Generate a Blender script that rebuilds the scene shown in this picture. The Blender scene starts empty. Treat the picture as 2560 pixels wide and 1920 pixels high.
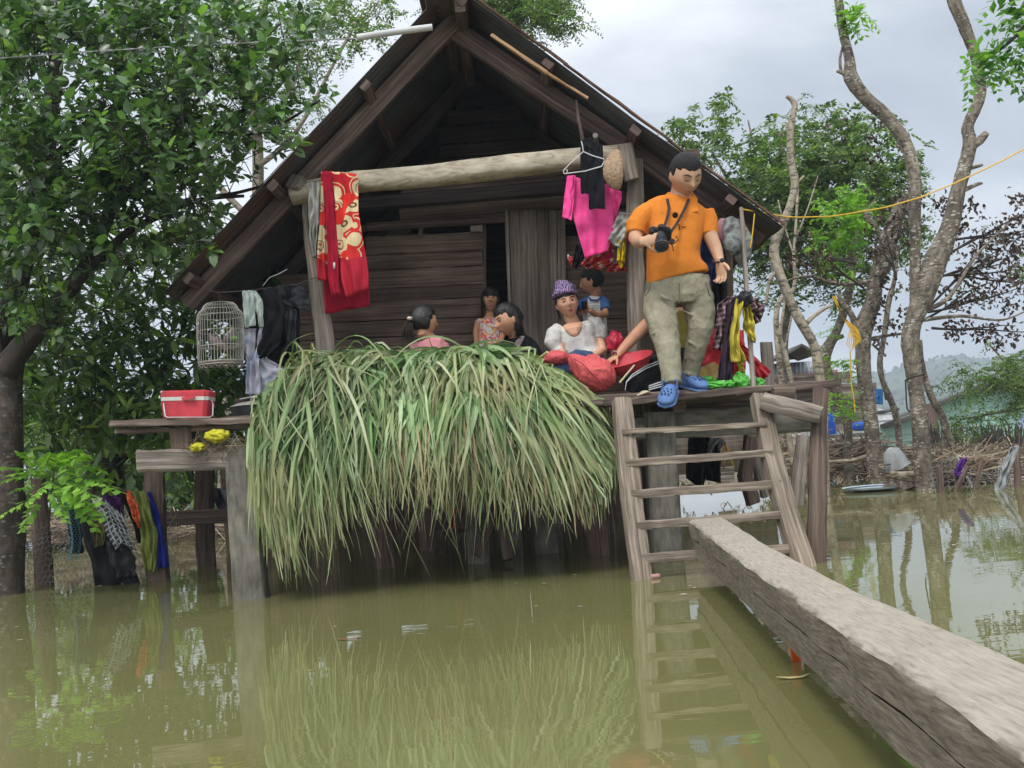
import bpy, math, random
import numpy as np
from mathutils import Vector, Matrix
from mathutils import noise as mn
random.seed(11); rng = np.random.default_rng(7)
S = bpy.context.scene
COL = S.collection
PI = math.pi
# ------------------------------------------------------------------ camera
FPX, CH, ROLL, PITCH = 2600.0, 0.72, 0.081, math.atan(176/2600)
CAM = Vector((0, 0, CH))
Fw = Vector((0, math.cos(PITCH), math.sin(PITCH)))
U0 = Vector((0, -math.sin(PITCH), math.cos(PITCH))); R0 = Vector((1, 0, 0))
Rt = R0*math.cos(ROLL) - U0*math.sin(ROLL)
Up = U0*math.cos(ROLL) + R0*math.sin(ROLL)
def ray(px, py): return Fw + Rt*((px-1280)/FPX) + Up*((960-py)/FPX)
def P(px, py, Y):
    d = ray(px, py); return CAM + d*(Y/d.y)
def PZ(px, py, z):
    d = ray(px, py); return CAM + d*((z-CH)/d.z)
cd = bpy.data.cameras.new('camera'); cam = bpy.data.objects.new('camera', cd); COL.objects.link(cam)
cam.matrix_world = Matrix(((Rt.x, Up.x, -Fw.x, 0), (Rt.y, Up.y, -Fw.y, 0), (Rt.z, Up.z, -Fw.z, CH), (0, 0, 0, 1)))
cd.sensor_width = 36; cd.lens = 36*FPX/2560; cd.clip_end = 4000; cd.clip_start = 0.05
S.camera = cam
S.render.resolution_x, S.render.resolution_y = 1024, 768
# ------------------------------------------------------------------ materials
MATS = {}
class NT:
    def __init__(s, m): s.t = m.node_tree; s.n = s.t.nodes; s.l = s.t.links
    def __call__(s, ty, ins=None, **kw):
        n = s.n.new(ty)
        for k, v in kw.items(): setattr(n, k, v)
        for k, v in (ins or {}).items():
            if isinstance(v, bpy.types.NodeSocket): s.l.new(v, n.inputs[k])
            elif isinstance(v, bpy.types.Node): s.l.new(v.outputs[0], n.inputs[k])
            else: n.inputs[k].default_value = v
        return n
    def math(s, op, a, b=0.0, c=0.0): return s('ShaderNodeMath', {0: a, 1: b, 2: c}, operation=op).outputs[0]
    def ramp(s, fac, stops, interp='LINEAR'):
        r = s('ShaderNodeValToRGB', {0: fac}); cr = r.color_ramp; cr.interpolation = interp
        while len(cr.elements) < len(stops): cr.elements.new(0.5)
        for e, (p, c) in zip(cr.elements, stops): e.position = p; e.color = (*c, 1) if len(c) == 3 else c
        return r.outputs[0]
    def mix(s, f, a, b, bt='MIX'):
        n = s('ShaderNodeMix', data_type='RGBA', blend_type=bt)
        for i, v in ((0, f), (6, a), (7, b)):
            if isinstance(v, bpy.types.NodeSocket): s.l.new(v, n.inputs[i])
            else: n.inputs[i].default_value = v if i == 0 else ((*v, 1) if len(v) == 3 else v)
        return n.outputs[2]
def newmat(name):
    m = bpy.data.materials.new(name); m.use_nodes = True; nt = NT(m); nt.n.clear()
    out = nt('ShaderNodeOutputMaterial'); return m, nt, out
def mat(name, cols, scale=(8, 8, 8), coord='UV', rough=.85, bump=.3, island=.25, detail=6, spec=.25, blotch=.35, bscale=3.0, metal=0.0, transl=0.0, dist=0.0, bd=.01, extra=None, sheen=0):
    """cols: list of rgb (spread along a noise ramp)"""
    if name in MATS: return MATS[name]
    m, nt, out = newmat(name)
    tc = nt('ShaderNodeTexCoord').outputs[coord]
    mp = nt('ShaderNodeMapping', {0: tc, 3: scale})
    nz = nt('ShaderNodeTexNoise', {'Vector': mp, 'Scale': 1.0, 'Detail': detail, 'Roughness': .6, 'Distortion': dist})
    n = len(cols)
    st = [(.3+.4*i/max(1, n-1), c) for i, c in enumerate(cols)]
    col = nt.ramp(nz.outputs[0], st)
    if blotch:
        ob = nt('ShaderNodeTexCoord').outputs['Object']
        n2 = nt('ShaderNodeTexNoise', {'Vector': ob, 'Scale': bscale, 'Detail': 4.0})
        f = nt.ramp(n2.outputs[0], [(.3, (1-blotch,)*3), (.7, (1+blotch*.4,)*3)])
        col = nt.mix(1.0, col, f, 'MULTIPLY')
    if island:
        rp = nt('ShaderNodeNewGeometry').outputs['Random Per Island']
        v = nt.math('MULTIPLY_ADD', rp, island*2, 1-island)
        cc = nt('ShaderNodeCombineColor', {0: v, 1: v, 2: v})
        col = nt.mix(1.0, col, cc.outputs[0], 'MULTIPLY')
    if extra: col = extra(nt, col)
    b = nt('ShaderNodeBsdfPrincipled', {'Base Color': col, 'Roughness': rough, 'Metallic': metal, 'Specular IOR Level': spec})
    if bump:
        bp = nt('ShaderNodeBump', {'Strength': bump, 'Distance': bd, 'Height': nz.outputs[0]})
        nt.l.new(bp.outputs[0], b.inputs['Normal'])
    sh = b.outputs[0]
    if transl:
        tr = nt('ShaderNodeBsdfTranslucent', {'Color': col})
        sh = nt('ShaderNodeMixShader', {0: transl, 1: sh, 2: tr}).outputs[0]
    nt.l.new(sh, out.inputs[0]); MATS[name] = m; return m
def flat(name, c, rough=.6, **k):
    c2 = tuple(min(1, x*1.12) for x in c); c1 = tuple(x*.85 for x in c)
    k.setdefault('scale', (12, 12, 12)); k.setdefault('coord', 'Object'); k.setdefault('bump', .1); k.setdefault('island', 0); k.setdefault('blotch', .12)
    return mat(name, [c1, c2], rough=rough, **k)
def cloth_mat(name, c, var=.15, rough=.95, scale=(16, 16, 9), **k):
    if max(scale) > 40: scale = (18, 18, 12)
    c2 = tuple(min(1, x*(1+var)) for x in c); c1 = tuple(x*(1-var) for x in c)
    k.setdefault('bump', .8); k.setdefault('bd', .012); k.setdefault('detail', 9); k.setdefault('dist', .6); k.setdefault('blotch', .3); k.setdefault('island', 0)
    return mat(name, [c1, c2], scale=scale, coord='Object', rough=rough, spec=.1, bscale=8.0, **k)
def leaf_mat(name, stops, transl=.3, rough=.45, spec=.35, tip=None):
    m, nt, out = newmat(name)
    rp = nt('ShaderNodeNewGeometry').outputs['Random Per Island']
    col = nt.ramp(rp, stops)
    uv = nt('ShaderNodeTexCoord').outputs['UV']
    nz = nt('ShaderNodeTexNoise', {'Vector': nt('ShaderNodeTexCoord').outputs['Object'], 'Scale': 1.6, 'Detail': 3.0})
    col = nt.mix(1.0, col, nt.ramp(nz.outputs[0], [(.3, (.66,)*3), (.7, (1.25,)*3)]), 'MULTIPLY')
    if tip:
        n9 = nt('ShaderNodeTexNoise', {'Vector': nt('ShaderNodeTexCoord').outputs['Object'], 'Scale': 3.2, 'Detail': 4.0})
        col = nt.mix(nt.ramp(n9.outputs[0], [(.50, (0,)*3), (.66, (.65,)*3)]), col, tip)
        sp = nt('ShaderNodeSeparateXYZ', {0: uv})
        n3 = nt('ShaderNodeTexNoise', {'Vector': nt('ShaderNodeMapping', {0: uv, 3: (30, 2, 1)}), 'Scale': 1.0})
        f = nt.math('MULTIPLY_ADD', n3.outputs[0], .6, -.3)
        f = nt.math('ADD', f, sp.outputs[1]); f = nt.math('MULTIPLY_ADD', f, 1.5, -.75)
        f = nt.math('MULTIPLY', nt('ShaderNodeClamp', {0: f}).outputs[0], .75)
        col = nt.mix(f, col, tip)
        st = nt.math('ABSOLUTE', nt.math('SUBTRACT', sp.outputs[0], .5))
        col = nt.mix(nt.math('LESS_THAN', st, .07), col, nt.mix(1.0, col, (1.3, 1.3, 1.3), 'MULTIPLY'))
    b = nt('ShaderNodeBsdfPrincipled', {'Base Color': col, 'Roughness': rough, 'Specular IOR Level': spec})
    tr = nt('ShaderNodeBsdfTranslucent', {'Color': nt.mix(1.0, col, (1.3, 1.5, .6), 'MULTIPLY')})
    nt.l.new(nt('ShaderNodeMixShader', {0: transl, 1: b.outputs[0], 2: tr}).outputs[0], out.inputs[0])
    MATS[name] = m; return m
# ------------------------------------------------------------------ mesh building
OFF = {}
def off(o): return OFF.get(o.name, Vector((0, 0, 0))) if o else None
def tag(o, label=None, cat=None, group=None, kind=None):
    if label: o['label'] = label
    if cat: o['category'] = cat
    if group: o['group'] = group
    if kind: o['kind'] = kind
    return o
def thing(name, label, cat, loc=(0, 0, 0), group=None):
    o = bpy.data.objects.new(name, None); COL.objects.link(o); o.location = loc; o.empty_display_size = .1
    OFF[o.name] = Vector(loc); return tag(o, label, cat, group)
def link_mesh(me, name, m, parent, smooth, verts_off=None):
    o = bpy.data.objects.new(name, me); COL.objects.link(o)
    for mm in (m if isinstance(m, (list, tuple)) else [m]): me.materials.append(mm)
    if parent: o.parent = parent; OFF[o.name] = off(parent)
    if smooth: me.shade_smooth()
    return o
def smooth_angle(me, ang=40):
    try:
        me.shade_smooth(); me.set_sharp_from_angle(angle=math.radians(ang))
    except Exception: pass
class MB:
    def __init__(s): s.V = []; s.F = []; s.UV = []; s.M = []
    def add(s, vs, fs, uvs=None, mi=0):
        b = len(s.V); s.V += [tuple(v) for v in vs]
        for i, f in enumerate(fs):
            s.F.append([b+k for k in f]); s.M.append(mi)
            s.UV += [uvs[k] for k in f] if uvs and not isinstance(uvs[0], list) else (uvs[i] if uvs else [(vs[k][0], vs[k][2]) for k in f])
    def sweep(s, pts, section, scl=None, side=None, closed=True, cap=True, jit=0, mi=0, twist=0):
        pts = [Vector(p) for p in pts]; n = len(pts); k = len(section)
        if scl is None: scl = [1]*n
        sd = Vector(side) if side else None
        per = [0]
        for i in range(k):
            a, b = section[i], section[(i+1) % k]; per.append(per[-1]+math.hypot(a[0]-b[0], a[1]-b[1]))
        L = 0; u0 = random.random()*20; v0 = random.random()*20
        vs = []; us = []
        X = None
        for i, p in enumerate(pts):
            t = (pts[min(i+1, n-1)]-pts[max(i-1, 0)]).normalized()
            if sd is not None: X = (sd - t*sd.dot(t))
            elif X is None:
                h = Vector((0, 0, 1)) if abs(t.z) < .8 else Vector((1, 0, 0)); X = h.cross(t)
            else: X = X - t*X.dot(t)
            if X.length < 1e-6: X = Vector((1, 0, 0)).cross(t)
            X.normalize(); Yv = t.cross(X)
            if i: L += (p-pts[i-1]).length
            sc = scl[i]; sa, sb = sc if isinstance(sc, (tuple, list)) else (sc, sc)
            for j, (a, b) in enumerate(section):
                q = p + X*(a*sa) + Yv*(b*sb)
                if jit: q += Vector((random.uniform(-1, 1), random.uniform(-1, 1), random.uniform(-1, 1)))*jit
                vs.append(q)
            us.append(L)
        b = len(s.V); s.V += [tuple(v) for v in vs]
        ms = scl if not isinstance(scl[0], (tuple, list)) else [max(x) for x in scl]
        mm = sum(ms)/len(ms)
        for i in range(n-1):
            for j in range(k):
                j2 = (j+1) % k
                s.F.append([b+i*k+j, b+i*k+j2, b+(i+1)*k+j2, b+(i+1)*k+j]); s.M.append(mi)
                s.UV += [(us[i]+u0, per[j]*mm+v0), (us[i]+u0, per[j+1]*mm+v0), (us[i+1]+u0, per[j+1]*mm+v0), (us[i+1]+u0, per[j]*mm+v0)]
        if cap:
            s.F.append([b+j for j in range(k)][::-1]); s.M.append(mi); s.UV += [(section[j][0]*mm*.3+u0, section[j][1]*mm+v0) for j in range(k)][::-1]
            s.F.append([b+(n-1)*k+j for j in range(k)]); s.M.append(mi); s.UV += [(section[j][0]*mm*.3+u0, section[j][1]*mm+v0) for j in range(k)]
        return s
    def tube(s, pts, r, n=8, side=None, jit=0, cap=True, mi=0):
        if not isinstance(r, (list, tuple)): r = [r]*len(pts)
        return s.sweep(pts, [(math.cos(2*PI*i/n), math.sin(2*PI*i/n)) for i in range(n)], r, side=side, jit=jit, cap=cap, mi=mi)
    def beam(s, p0, p1, w, h, side=None, seg=5, jit=.003, ch=.12, taper=1.0, bow=0, mi=0):
        """w across 'side', h across the other axis"""
        p0 = Vector(p0); p1 = Vector(p1); c = min(w, h)*ch
        a, b = w/2, h/2
        sec = [(a, -b+c), (a, b-c), (a-c, b), (-a+c, b), (-a, b-c), (-a, -b+c), (-a+c, -b), (a-c, -b)]
        pts = []; sc = []
        for i in range(seg+1):
            t = i/seg; q = p0.lerp(p1, t); q = q + Vector((0, 0, -bow*4*t*(1-t))); pts.append(q); sc.append(1+(taper-1)*t+(random.uniform(-.03, .03) if jit else 0))
        return s.sweep(pts, sec, sc, side=side, jit=jit, mi=mi)
    def box(s, c, size, R=None, bev=.1, mi=0):
        R = R or Matrix.Identity(3); ax = R @ Vector((0, 0, size[2]/2)); c = Vector(c)
        a, b = size[0]/2, size[1]/2; k = min(size)*bev
        sec = [(a, -b+k), (a, b-k), (a-k, b), (-a+k, b), (-a, b-k), (-a, -b+k), (-a+k, -b), (a-k, -b)]
        f = 1-2*k/max(size[0], size[1]); d = ax.normalized()*k
        return s.sweep([c-ax, c-ax+d, c+ax-d, c+ax], sec, [f, 1, 1, f], side=R @ Vector((1, 0, 0)), mi=mi)
    def blob(s, c, r, R=None, nu=20, nv=12, nz=0, nf=4, seed=0, fn=None, mi=0):
        R = R or Matrix.Identity(3); c = Vector(c); vs = []; uv = []
        for j in range(nv+1):
            th = PI*j/nv
            for i in range(nu):
                ph = 2*PI*i/nu
                d = Vector((math.sin(th)*math.cos(ph), math.sin(th)*math.sin(ph), math.cos(th)))
                p = Vector((d.x*r[0], d.y*r[1], d.z*r[2]))
                if fn: p = fn(d, p)
                if nz: p *= 1+nz*mn.noise(d*nf+Vector((seed, seed*2, 0)))
                vs.append(c+R @ p); uv.append((i/nu*2*PI*max(r), j/nv*PI*max(r)))
        fs = []
        for j in range(nv):
            for i in range(nu):
                i2 = (i+1) % nu
                fs.append([j*nu+i, (j+1)*nu+i, (j+1)*nu+i2, j*nu+i2])
        s.add(vs, fs, uv, mi); return s
    def build(s, name, m, parent=None, label=None, cat=None, group=None, kind=None, smooth=True, ang=40, origin=None, vox=0, sm=0, disp=None, solid=0, sub=0):
        me = bpy.data.meshes.new(name)
        V = [Vector(v) for v in s.V]
        if parent is not None: o0 = off(parent)
        else:
            if origin is not None: o0 = Vector(origin)
            else:
                xs = [v.x for v in V]; ys = [v.y for v in V]; zs = [v.z for v in V]
                o0 = Vector(((min(xs)+max(xs))/2, (min(ys)+max(ys))/2, min(zs)))
        me.from_pydata([tuple(v-o0) for v in V], [], s.F)
        uvl = me.uv_layers.new(name='UVMap'); uvl.data.foreach_set('uv', [c for uv in s.UV for c in uv[:2]])
        me.polygons.foreach_set('material_index', s.M)
        me.update()
        o = link_mesh(me, name, m, parent, False)
        if parent is None: o.location = o0; OFF[o.name] = o0
        if smooth: smooth_angle(me, 180 if vox else ang)
        if vox:
            md = o.modifiers.new('r', 'REMESH'); md.mode = 'VOXEL'; md.voxel_size = vox; md.use_smooth_shade = True
        if sm:
            md = o.modifiers.new('s', 'SMOOTH'); md.iterations = sm; md.factor = .5
        if solid:
            md = o.modifiers.new('t', 'SOLIDIFY'); md.thickness = solid; md.offset = 0
        if sub:
            md = o.modifiers.new('u', 'SUBSURF'); md.levels = sub; md.render_levels = sub
        if disp:
            amp, sc = disp[:2]
            tx = bpy.data.textures.new('clouds', 'CLOUDS'); tx.noise_scale = sc; tx.noise_depth = 2
            md = o.modifiers.new('d', 'DISPLACE'); md.texture = tx; md.strength = amp; md.mid_level = .5; md.texture_coords = 'LOCAL'
        if label or cat or group or kind: tag(o, label, cat, group, kind)
        return o
def npmesh(name, V, F, m, parent=None, uv=None, smooth=True, origin=None, **tg):
    """V (n,3) array, F list of arrays of faces (each (k,nv)), uv per vertex"""
    o0 = np.array(off(parent)) if parent else np.array(origin if origin is not None else ((V[:, 0].min()+V[:, 0].max())/2, (V[:, 1].min()+V[:, 1].max())/2, V[:, 2].min()))
    faces = []
    for f in F: faces += f.tolist()
    me = bpy.data.meshes.new(name); me.from_pydata((V-o0).tolist(), [], faces)
    if uv is not None:
        l = me.uv_layers.new(name='UVMap'); idx = np.concatenate([f.reshape(-1) for f in F])
        l.data.foreach_set('uv', uv[idx].reshape(-1).astype(np.float32))
    me.update()
    o = link_mesh(me, name, m, parent, smooth)
    if not parent: o.location = Vector(o0); OFF[o.name] = Vector(o0)
    tag(o, **tg) if tg else None
    return o
def nrm(a): return a/np.maximum(1e-9, np.linalg.norm(a, axis=-1, keepdims=True))
def PA(px, py, Y):
    d = np.array(Fw)[None]+np.array(Rt)[None]*((px-1280)/FPX)[:, None]+np.array(Up)[None]*((960-py)/FPX)[:, None]
    return np.array(CAM)[None]+d*(Y/d[:, 1])[:, None]
# cloth patch between two pixel polylines
def lerp_poly(pl, n):
    d = [0]
    for i in range(len(pl)-1): d.append(d[-1]+math.hypot(*(pl[i+1][k]-pl[i][k] for k in (0, 1))))
    out = []
    for i in range(n):
        t = d[-1]*i/(n-1); k = max(j for j in range(len(d)) if d[j] <= t+1e-9); k = min(k, len(pl)-2)
        f = (t-d[k])/max(1e-9, d[k+1]-d[k]); out.append(tuple(pl[k][q]+(pl[k+1][q]-pl[k][q])*f for q in range(len(pl[k]))))
    return out
def patch(mb, left, right, Y, amp=.012, freq=3, rows=34, cols=34, drift=.6, rag=0, gather=.35, mi=0, ph=None):
    A = lerp_poly(left, rows); B = lerp_poly(right, rows); ph = random.random()*6 if ph is None else ph; sd = random.random()*50
    vs = []; uv = []; w = abs(left[0][0]-right[0][0])+abs(left[-1][0]-right[-1][0])
    for j in range(rows):
        v = j/(rows-1); yy = Y[0]+(Y[1]-Y[0])*v if isinstance(Y, tuple) else Y
        pa = P(A[j][0], A[j][1], yy); pb = P(B[j][0], B[j][1], yy)
        for i in range(cols):
            u = i/(cols-1); p = pa.lerp(pb, u)
            f = math.sin(2*PI*freq*.62*u+ph+drift*math.sin(3*v+ph)+2.2*mn.noise(Vector((u*2.5, v*1.6, sd)))); f = f*.7+.9*(1-2*abs(mn.noise(Vector((u*freq*.9+v*.8, v*1.1, sd+9)))*1.6))-.5
            p = p+Vector((0, amp*f*(gather+(1-gather)*v), 0))+Vector((0, 1, 0))*amp*1.5*mn.noise(Vector((u*4+sd, v*5, 1)))
            if rag and j == rows-1: p.z += rag*mn.noise(Vector((u*9, sd, 0)))
            vs.append(p); uv.append((u*(pb-pa).length, v*(P(*A[-1], yy)-P(*A[0], yy)).length))
    fs = [[j*cols+i, j*cols+i+1, (j+1)*cols+i+1, (j+1)*cols+i] for j in range(rows-1) for i in range(cols-1)]
    mb.add(vs, fs, uv, mi); return mb
def garment(name, patches, m, label, cat='clothing', group=None, solid=.0035, parent=None, **k):
    mb = MB()
    for p in patches: patch(mb, *p[:3], **(p[3] if len(p) > 3 else {}))
    return mb.build(name, m, parent, label, cat if parent is None else None, group, solid=solid, ang=180, **k)
# photo crop converters
def z6(x, y): return (1340+x/2.37, 340+y/2.37)
def z5(x, y): return (900+x*.2712, 620+y*.2712)
def z3(x, y): return (1400+x*.5244, y*.5244)
def z4(x, y): return (1900+x*.3616, 700+y*.3616)
def zl(x, y): return (x*.3616, 960+y*.3616)
def zc(x, y): return (380+x*.2803, 640+y*.2803)
def z2(x, y): return (700+x*.422, y*.422)
def zs(x, y): return (1480+x*.3255, 940+y*.3255)
def zb(x, y): return (1500+x*.479, 1240+y*.479)
# ------------------------------------------------------------------ world and lights
w = bpy.data.worlds.new('World'); S.world = w; w.use_nodes = True
nt = NT(w); nt.n.clear()
wo = nt('ShaderNodeOutputWorld')
sky = nt('ShaderNodeTexSky', sky_type='NISHITA'); sky.sun_disc = False
SE, SR = math.radians(58), math.radians(200)
sky.sun_elevation = SE; sky.sun_rotation = SR; sky.dust_density = 3
tc = nt('ShaderNodeTexCoord').outputs['Generated']
mp = nt('ShaderNodeMapping', {0: tc, 3: (1.0, 1.0, 2.6), 1: (.35, .1, .15)})
n1 = nt('ShaderNodeTexNoise', {'Vector': mp, 'Scale': 2.1, 'Detail': 7.0, 'Roughness': .5, 'Distortion': .35})
cl = nt.ramp(n1.outputs[0], [(.32, (.34, .38, .43)), (.45, (.48, .52, .57)), (.56, (.74, .77, .81)), (.70, (1.02, 1.02, 1.03))])
sx = nt('ShaderNodeSeparateXYZ', {0: tc})
el = nt.ramp(sx.outputs[2], [(0, (1.0,)*3), (.45, (1.15,)*3), (1, (2.3,)*3)])
cl = nt.mix(1.0, cl, el, 'MULTIPLY')
dt = nt('ShaderNodeVectorMath', {0: tc, 1: (math.sin(SR)*math.cos(SE), math.cos(SR)*math.cos(SE), math.sin(SE)*.4)}, operation='DOT_PRODUCT').outputs['Value']
cl = nt.mix(1.0, cl, nt.ramp(dt, [(.2, (1.0,)*3), (.65, (1.9,)*3)]), 'MULTIPLY')   # cloud boosted round the hidden sun, added as fill for under the roof
skc = nt.mix(1.0, sky.outputs[0], (.1, .1, .1), 'MULTIPLY')
bg = nt('ShaderNodeBackground', {0: nt.mix(.88, skc, cl), 1: 1.0})
nt.l.new(bg.outputs[0], wo.inputs[0])
sl = bpy.data.lights.new('sun', 'SUN'); sl.energy = 1.5; sl.angle = math.radians(10); sl.color = (1, .96, .9)
so = bpy.data.objects.new('sun', sl); COL.objects.link(so)
az = SR  # sun direction
sd = Vector((math.sin(az)*math.cos(SE), math.cos(az)*math.cos(SE), math.sin(SE)))
so.rotation_euler = (-sd).to_track_quat('-Z', 'Y').to_euler(); so.location = (0, 0, 20)
S.view_settings.view_transform = 'Standard'; S.view_settings.look = 'None'; S.view_settings.gamma = 1; S.view_settings.exposure = 0.42
# ------------------------------------------------------------------ shared materials
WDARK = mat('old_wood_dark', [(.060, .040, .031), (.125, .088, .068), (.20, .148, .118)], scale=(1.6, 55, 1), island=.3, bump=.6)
WSHADE = mat('shade_darkened_wood', [(.02, .015, .014), (.05, .038, .034), (.09, .07, .065)], scale=(1.6, 55, 1), island=.3, bump=.6)  # old wood coloured darker, the shade under the roof painted in
WRAFT = mat('old_wood_brown', [(.05, .033, .03), (.12, .082, .072), (.24, .18, .155)], scale=(1.6, 50, 1), island=.2, bump=.6)
WGREY = mat('weathered_grey_wood', [(.11, .09, .075), (.25, .21, .175), (.42, .37, .32)], scale=(1.8, 60, 1), island=.12, bump=.7)
WPOST = mat('cracked_grey_post', [(.09, .075, .06), (.24, .20, .165), (.36, .32, .27)], scale=(2.2, 45, 1), island=.05, bump=.9)
WLOG = mat('pale_log', [(.22, .18, .13), (.42, .36, .27), (.52, .47, .37)], scale=(7, 22, 1), island=0, bump=.5, dist=1.5)
WLAD = mat('ladder_wood', [(.09, .068, .052), (.24, .19, .145), (.39, .33, .26)], scale=(2.6, 60, 1), island=.15, bump=.7)
WDECK = mat('deck_wood', [(.06, .043, .037), (.15, .11, .09), (.28, .23, .19)], scale=(2.0, 40, 1), island=.2, bump=.7)
CONC = mat('aged_concrete', [(.10, .095, .08), (.19, .175, .145), (.27, .25, .21)], scale=(7, 22, 1), island=0, bump=.6, blotch=.5, bscale=5)
def rust(nt, col):
    n = nt('ShaderNodeTexNoise', {'Vector': nt('ShaderNodeTexCoord').outputs['Object'], 'Scale': 1.3, 'Detail': 8.0})
    return nt.mix(nt.ramp(n.outputs[0], [(.5, (0,)*3), (.68, (.8,)*3)]), col, (.13, .055, .03))
TIN = mat('corrugated_iron', [(.07, .07, .075), (.12, .12, .13)], scale=(1.2, 14, 1), island=0, bump=.1, rough=.55, metal=.35, extra=rust, blotch=.4)
BLACKM = flat('black_plastic', (.012, .012, .013), .45)
STEEL = flat('steel_wire', (.45, .45, .45), .4, metal=.7)
# ------------------------------------------------------------------ water and ground
m, nt, out = newmat('muddy_water')
tc = nt('ShaderNodeTexCoord').outputs['Object']
n1 = nt('ShaderNodeTexNoise', {'Vector': nt('ShaderNodeMapping', {0: tc, 3: (2.2, 5.5, 1)}), 'Scale': 1.0, 'Detail': 3.0, 'Roughness': .45})
n2 = nt('ShaderNodeTexNoise', {'Vector': nt('ShaderNodeMapping', {0: tc, 3: (9, 16, 1)}), 'Scale': 1.0, 'Detail': 2.0})
h = nt.math('MULTIPLY_ADD', n2.outputs[0], .12, n1.outputs[0])
bp = nt('ShaderNodeBump', {'Strength': .045, 'Distance': .02, 'Height': h})
n3 = nt('ShaderNodeTexNoise', {'Vector': tc, 'Scale': .7, 'Detail': 3.0})
col = nt.ramp(n3.outputs[0], [(.3, (.132, .130, .050)), (.7, (.158, .155, .062))])
b = nt('ShaderNodeBsdfPrincipled', {'Base Color': col, 'Roughness': .012, 'IOR': 1.5, 'Normal': bp.outputs[0]})
nt.l.new(b.outputs[0], out.inputs[0]); WATER = m
mb = MB(); mb.add([(-400, -60, 0), (400, -60, 0), (400, 600, 0), (-400, 600, 0)], [[0, 1, 2, 3]])
mb.build('water', WATER, kind='structure', origin=(0, 0, 0), smooth=False)
MUD = mat('mud_bank', [(.10, .08, .055), (.20, .165, .115), (.10, .12, .04)], scale=(3, 3, 3), coord='Object', island=0, bump=.8)
def bank(name, x0, x1, y0, y1, h, nx=60, ny=24, sd=0):
    V = []; F = []
    for j in range(ny+1):
        for i in range(nx+1):
            u = i/nx; v = j/ny; x = x0+(x1-x0)*u; y = y0+(y1-y0)*v*v
            e = min(1, v*3); z = -.08 + (h+.08)*e + .12*mn.noise(Vector((x*.6, y*.4, sd)))*e+.05*mn.noise(Vector((x*3, y*2, sd)))*e
            V.append((x, y+.8*mn.noise(Vector((x*.5, 0, sd+3))), z))
    for j in range(ny):
        for i in range(nx): F.append([j*(nx+1)+i, j*(nx+1)+i+1, (j+1)*(nx+1)+i+1, (j+1)*(nx+1)+i])
    mb = MB(); mb.add(V, F, [(v[0], v[1]) for v in V]); mb.build(name, MUD, kind='structure', ang=180)
bank('ground', -14, 26, 15.5, 60, .16)
HILL = mat('wooded_hill', [(.025, .045, .02), (.05, .085, .03), (.09, .13, .05)], scale=(.06, .06, .06), coord='Object', island=0, bump=0, blotch=.3, bscale=.01, detail=9)
def hills():
    V = []; F = []; nx, ny = 120, 14
    prof = [(1500, 1060), (1900, 1010), (2050, 985), (2150, 938), (2215, 930), (2290, 905), (2330, 903), (2370, 886), (2420, 886), (2470, 897), (2560, 910), (2700, 905), (2900, 960), (3300, 1010)]
    for i in range(nx+1):
        px = 1500+1800*i/nx
        k = max(q for q in range(len(prof)-1) if prof[q][0] <= px); a, b = prof[k], prof[k+1]; t = (px-a[0])/(b[0]-a[0])
        t = t*t*(3-2*t); py = a[1]+(b[1]-a[1])*t + 3*mn.noise(Vector((px*.03, 0, 0)))
        top = P(px, py, 620)
        for j in range(ny+1):
            s = j/ny; y = 330+290*s; f = s**1.4
            base = P(px, 1136-.081*(px-1280), y)
            z = max(-1, top.z*f*(1+.18*mn.noise(Vector((base.x*.012, y*.012, 5)))*(1-s)*2) + 3*mn.noise(Vector((base.x*.03, y*.03, 1))))
            V.append((P(px, 1000, y).x, y, z))
    for i in range(nx):
        for j in range(ny): F.append([i*(ny+1)+j, (i+1)*(ny+1)+j, (i+1)*(ny+1)+j+1, i*(ny+1)+j+1])
    mb = MB(); mb.add(V, F, [(v[0], v[1]) for v in V]); mb.build('hill', HILL, kind='structure', ang=180)
    rr = random.Random(4); mb = MB()
    for k in range(1600):
        i = rr.randrange(nx+1); j = rr.choice([ny, ny, ny-1]+list(range(3, ny+1))); v = V[i*(ny+1)+j]; s = rr.uniform(.5, 1.3)
        if j == ny and rr.random() < .5: s *= .8
        mb.blob((v[0]+rr.uniform(-3, 3), v[1]+rr.uniform(-8, 8), v[2]+s*.5), (s, s, s*.9), nu=7, nv=5, nz=.3, seed=k)
    mb.build('hill_scrub', HILL, kind='stuff', ang=180)
    tag(bpy.data.objects['hill_scrub'], 'dark scrub and small trees scattered over the distant hill')
hills()
# haze
m, nt, out = newmat('haze')
v = nt('ShaderNodeVolumePrincipled', {'Color': (.78, .88, 1.0, 1), 'Density': .0014, 'Anisotropy': .1})
nt.l.new(v.outputs[0], out.inputs['Volume'])
mb = MB(); mb.add([(x, y, z) for x in (-420, 620) for y in (-70, 700) for z in (-1.2, 90)],
 [[0, 1, 3, 2], [4, 6, 7, 5], [0, 4, 5, 1], [2, 3, 7, 6], [0, 2, 6, 4], [1, 5, 7, 3]])
mb.build('haze', m, kind='stuff', smooth=False)
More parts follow.
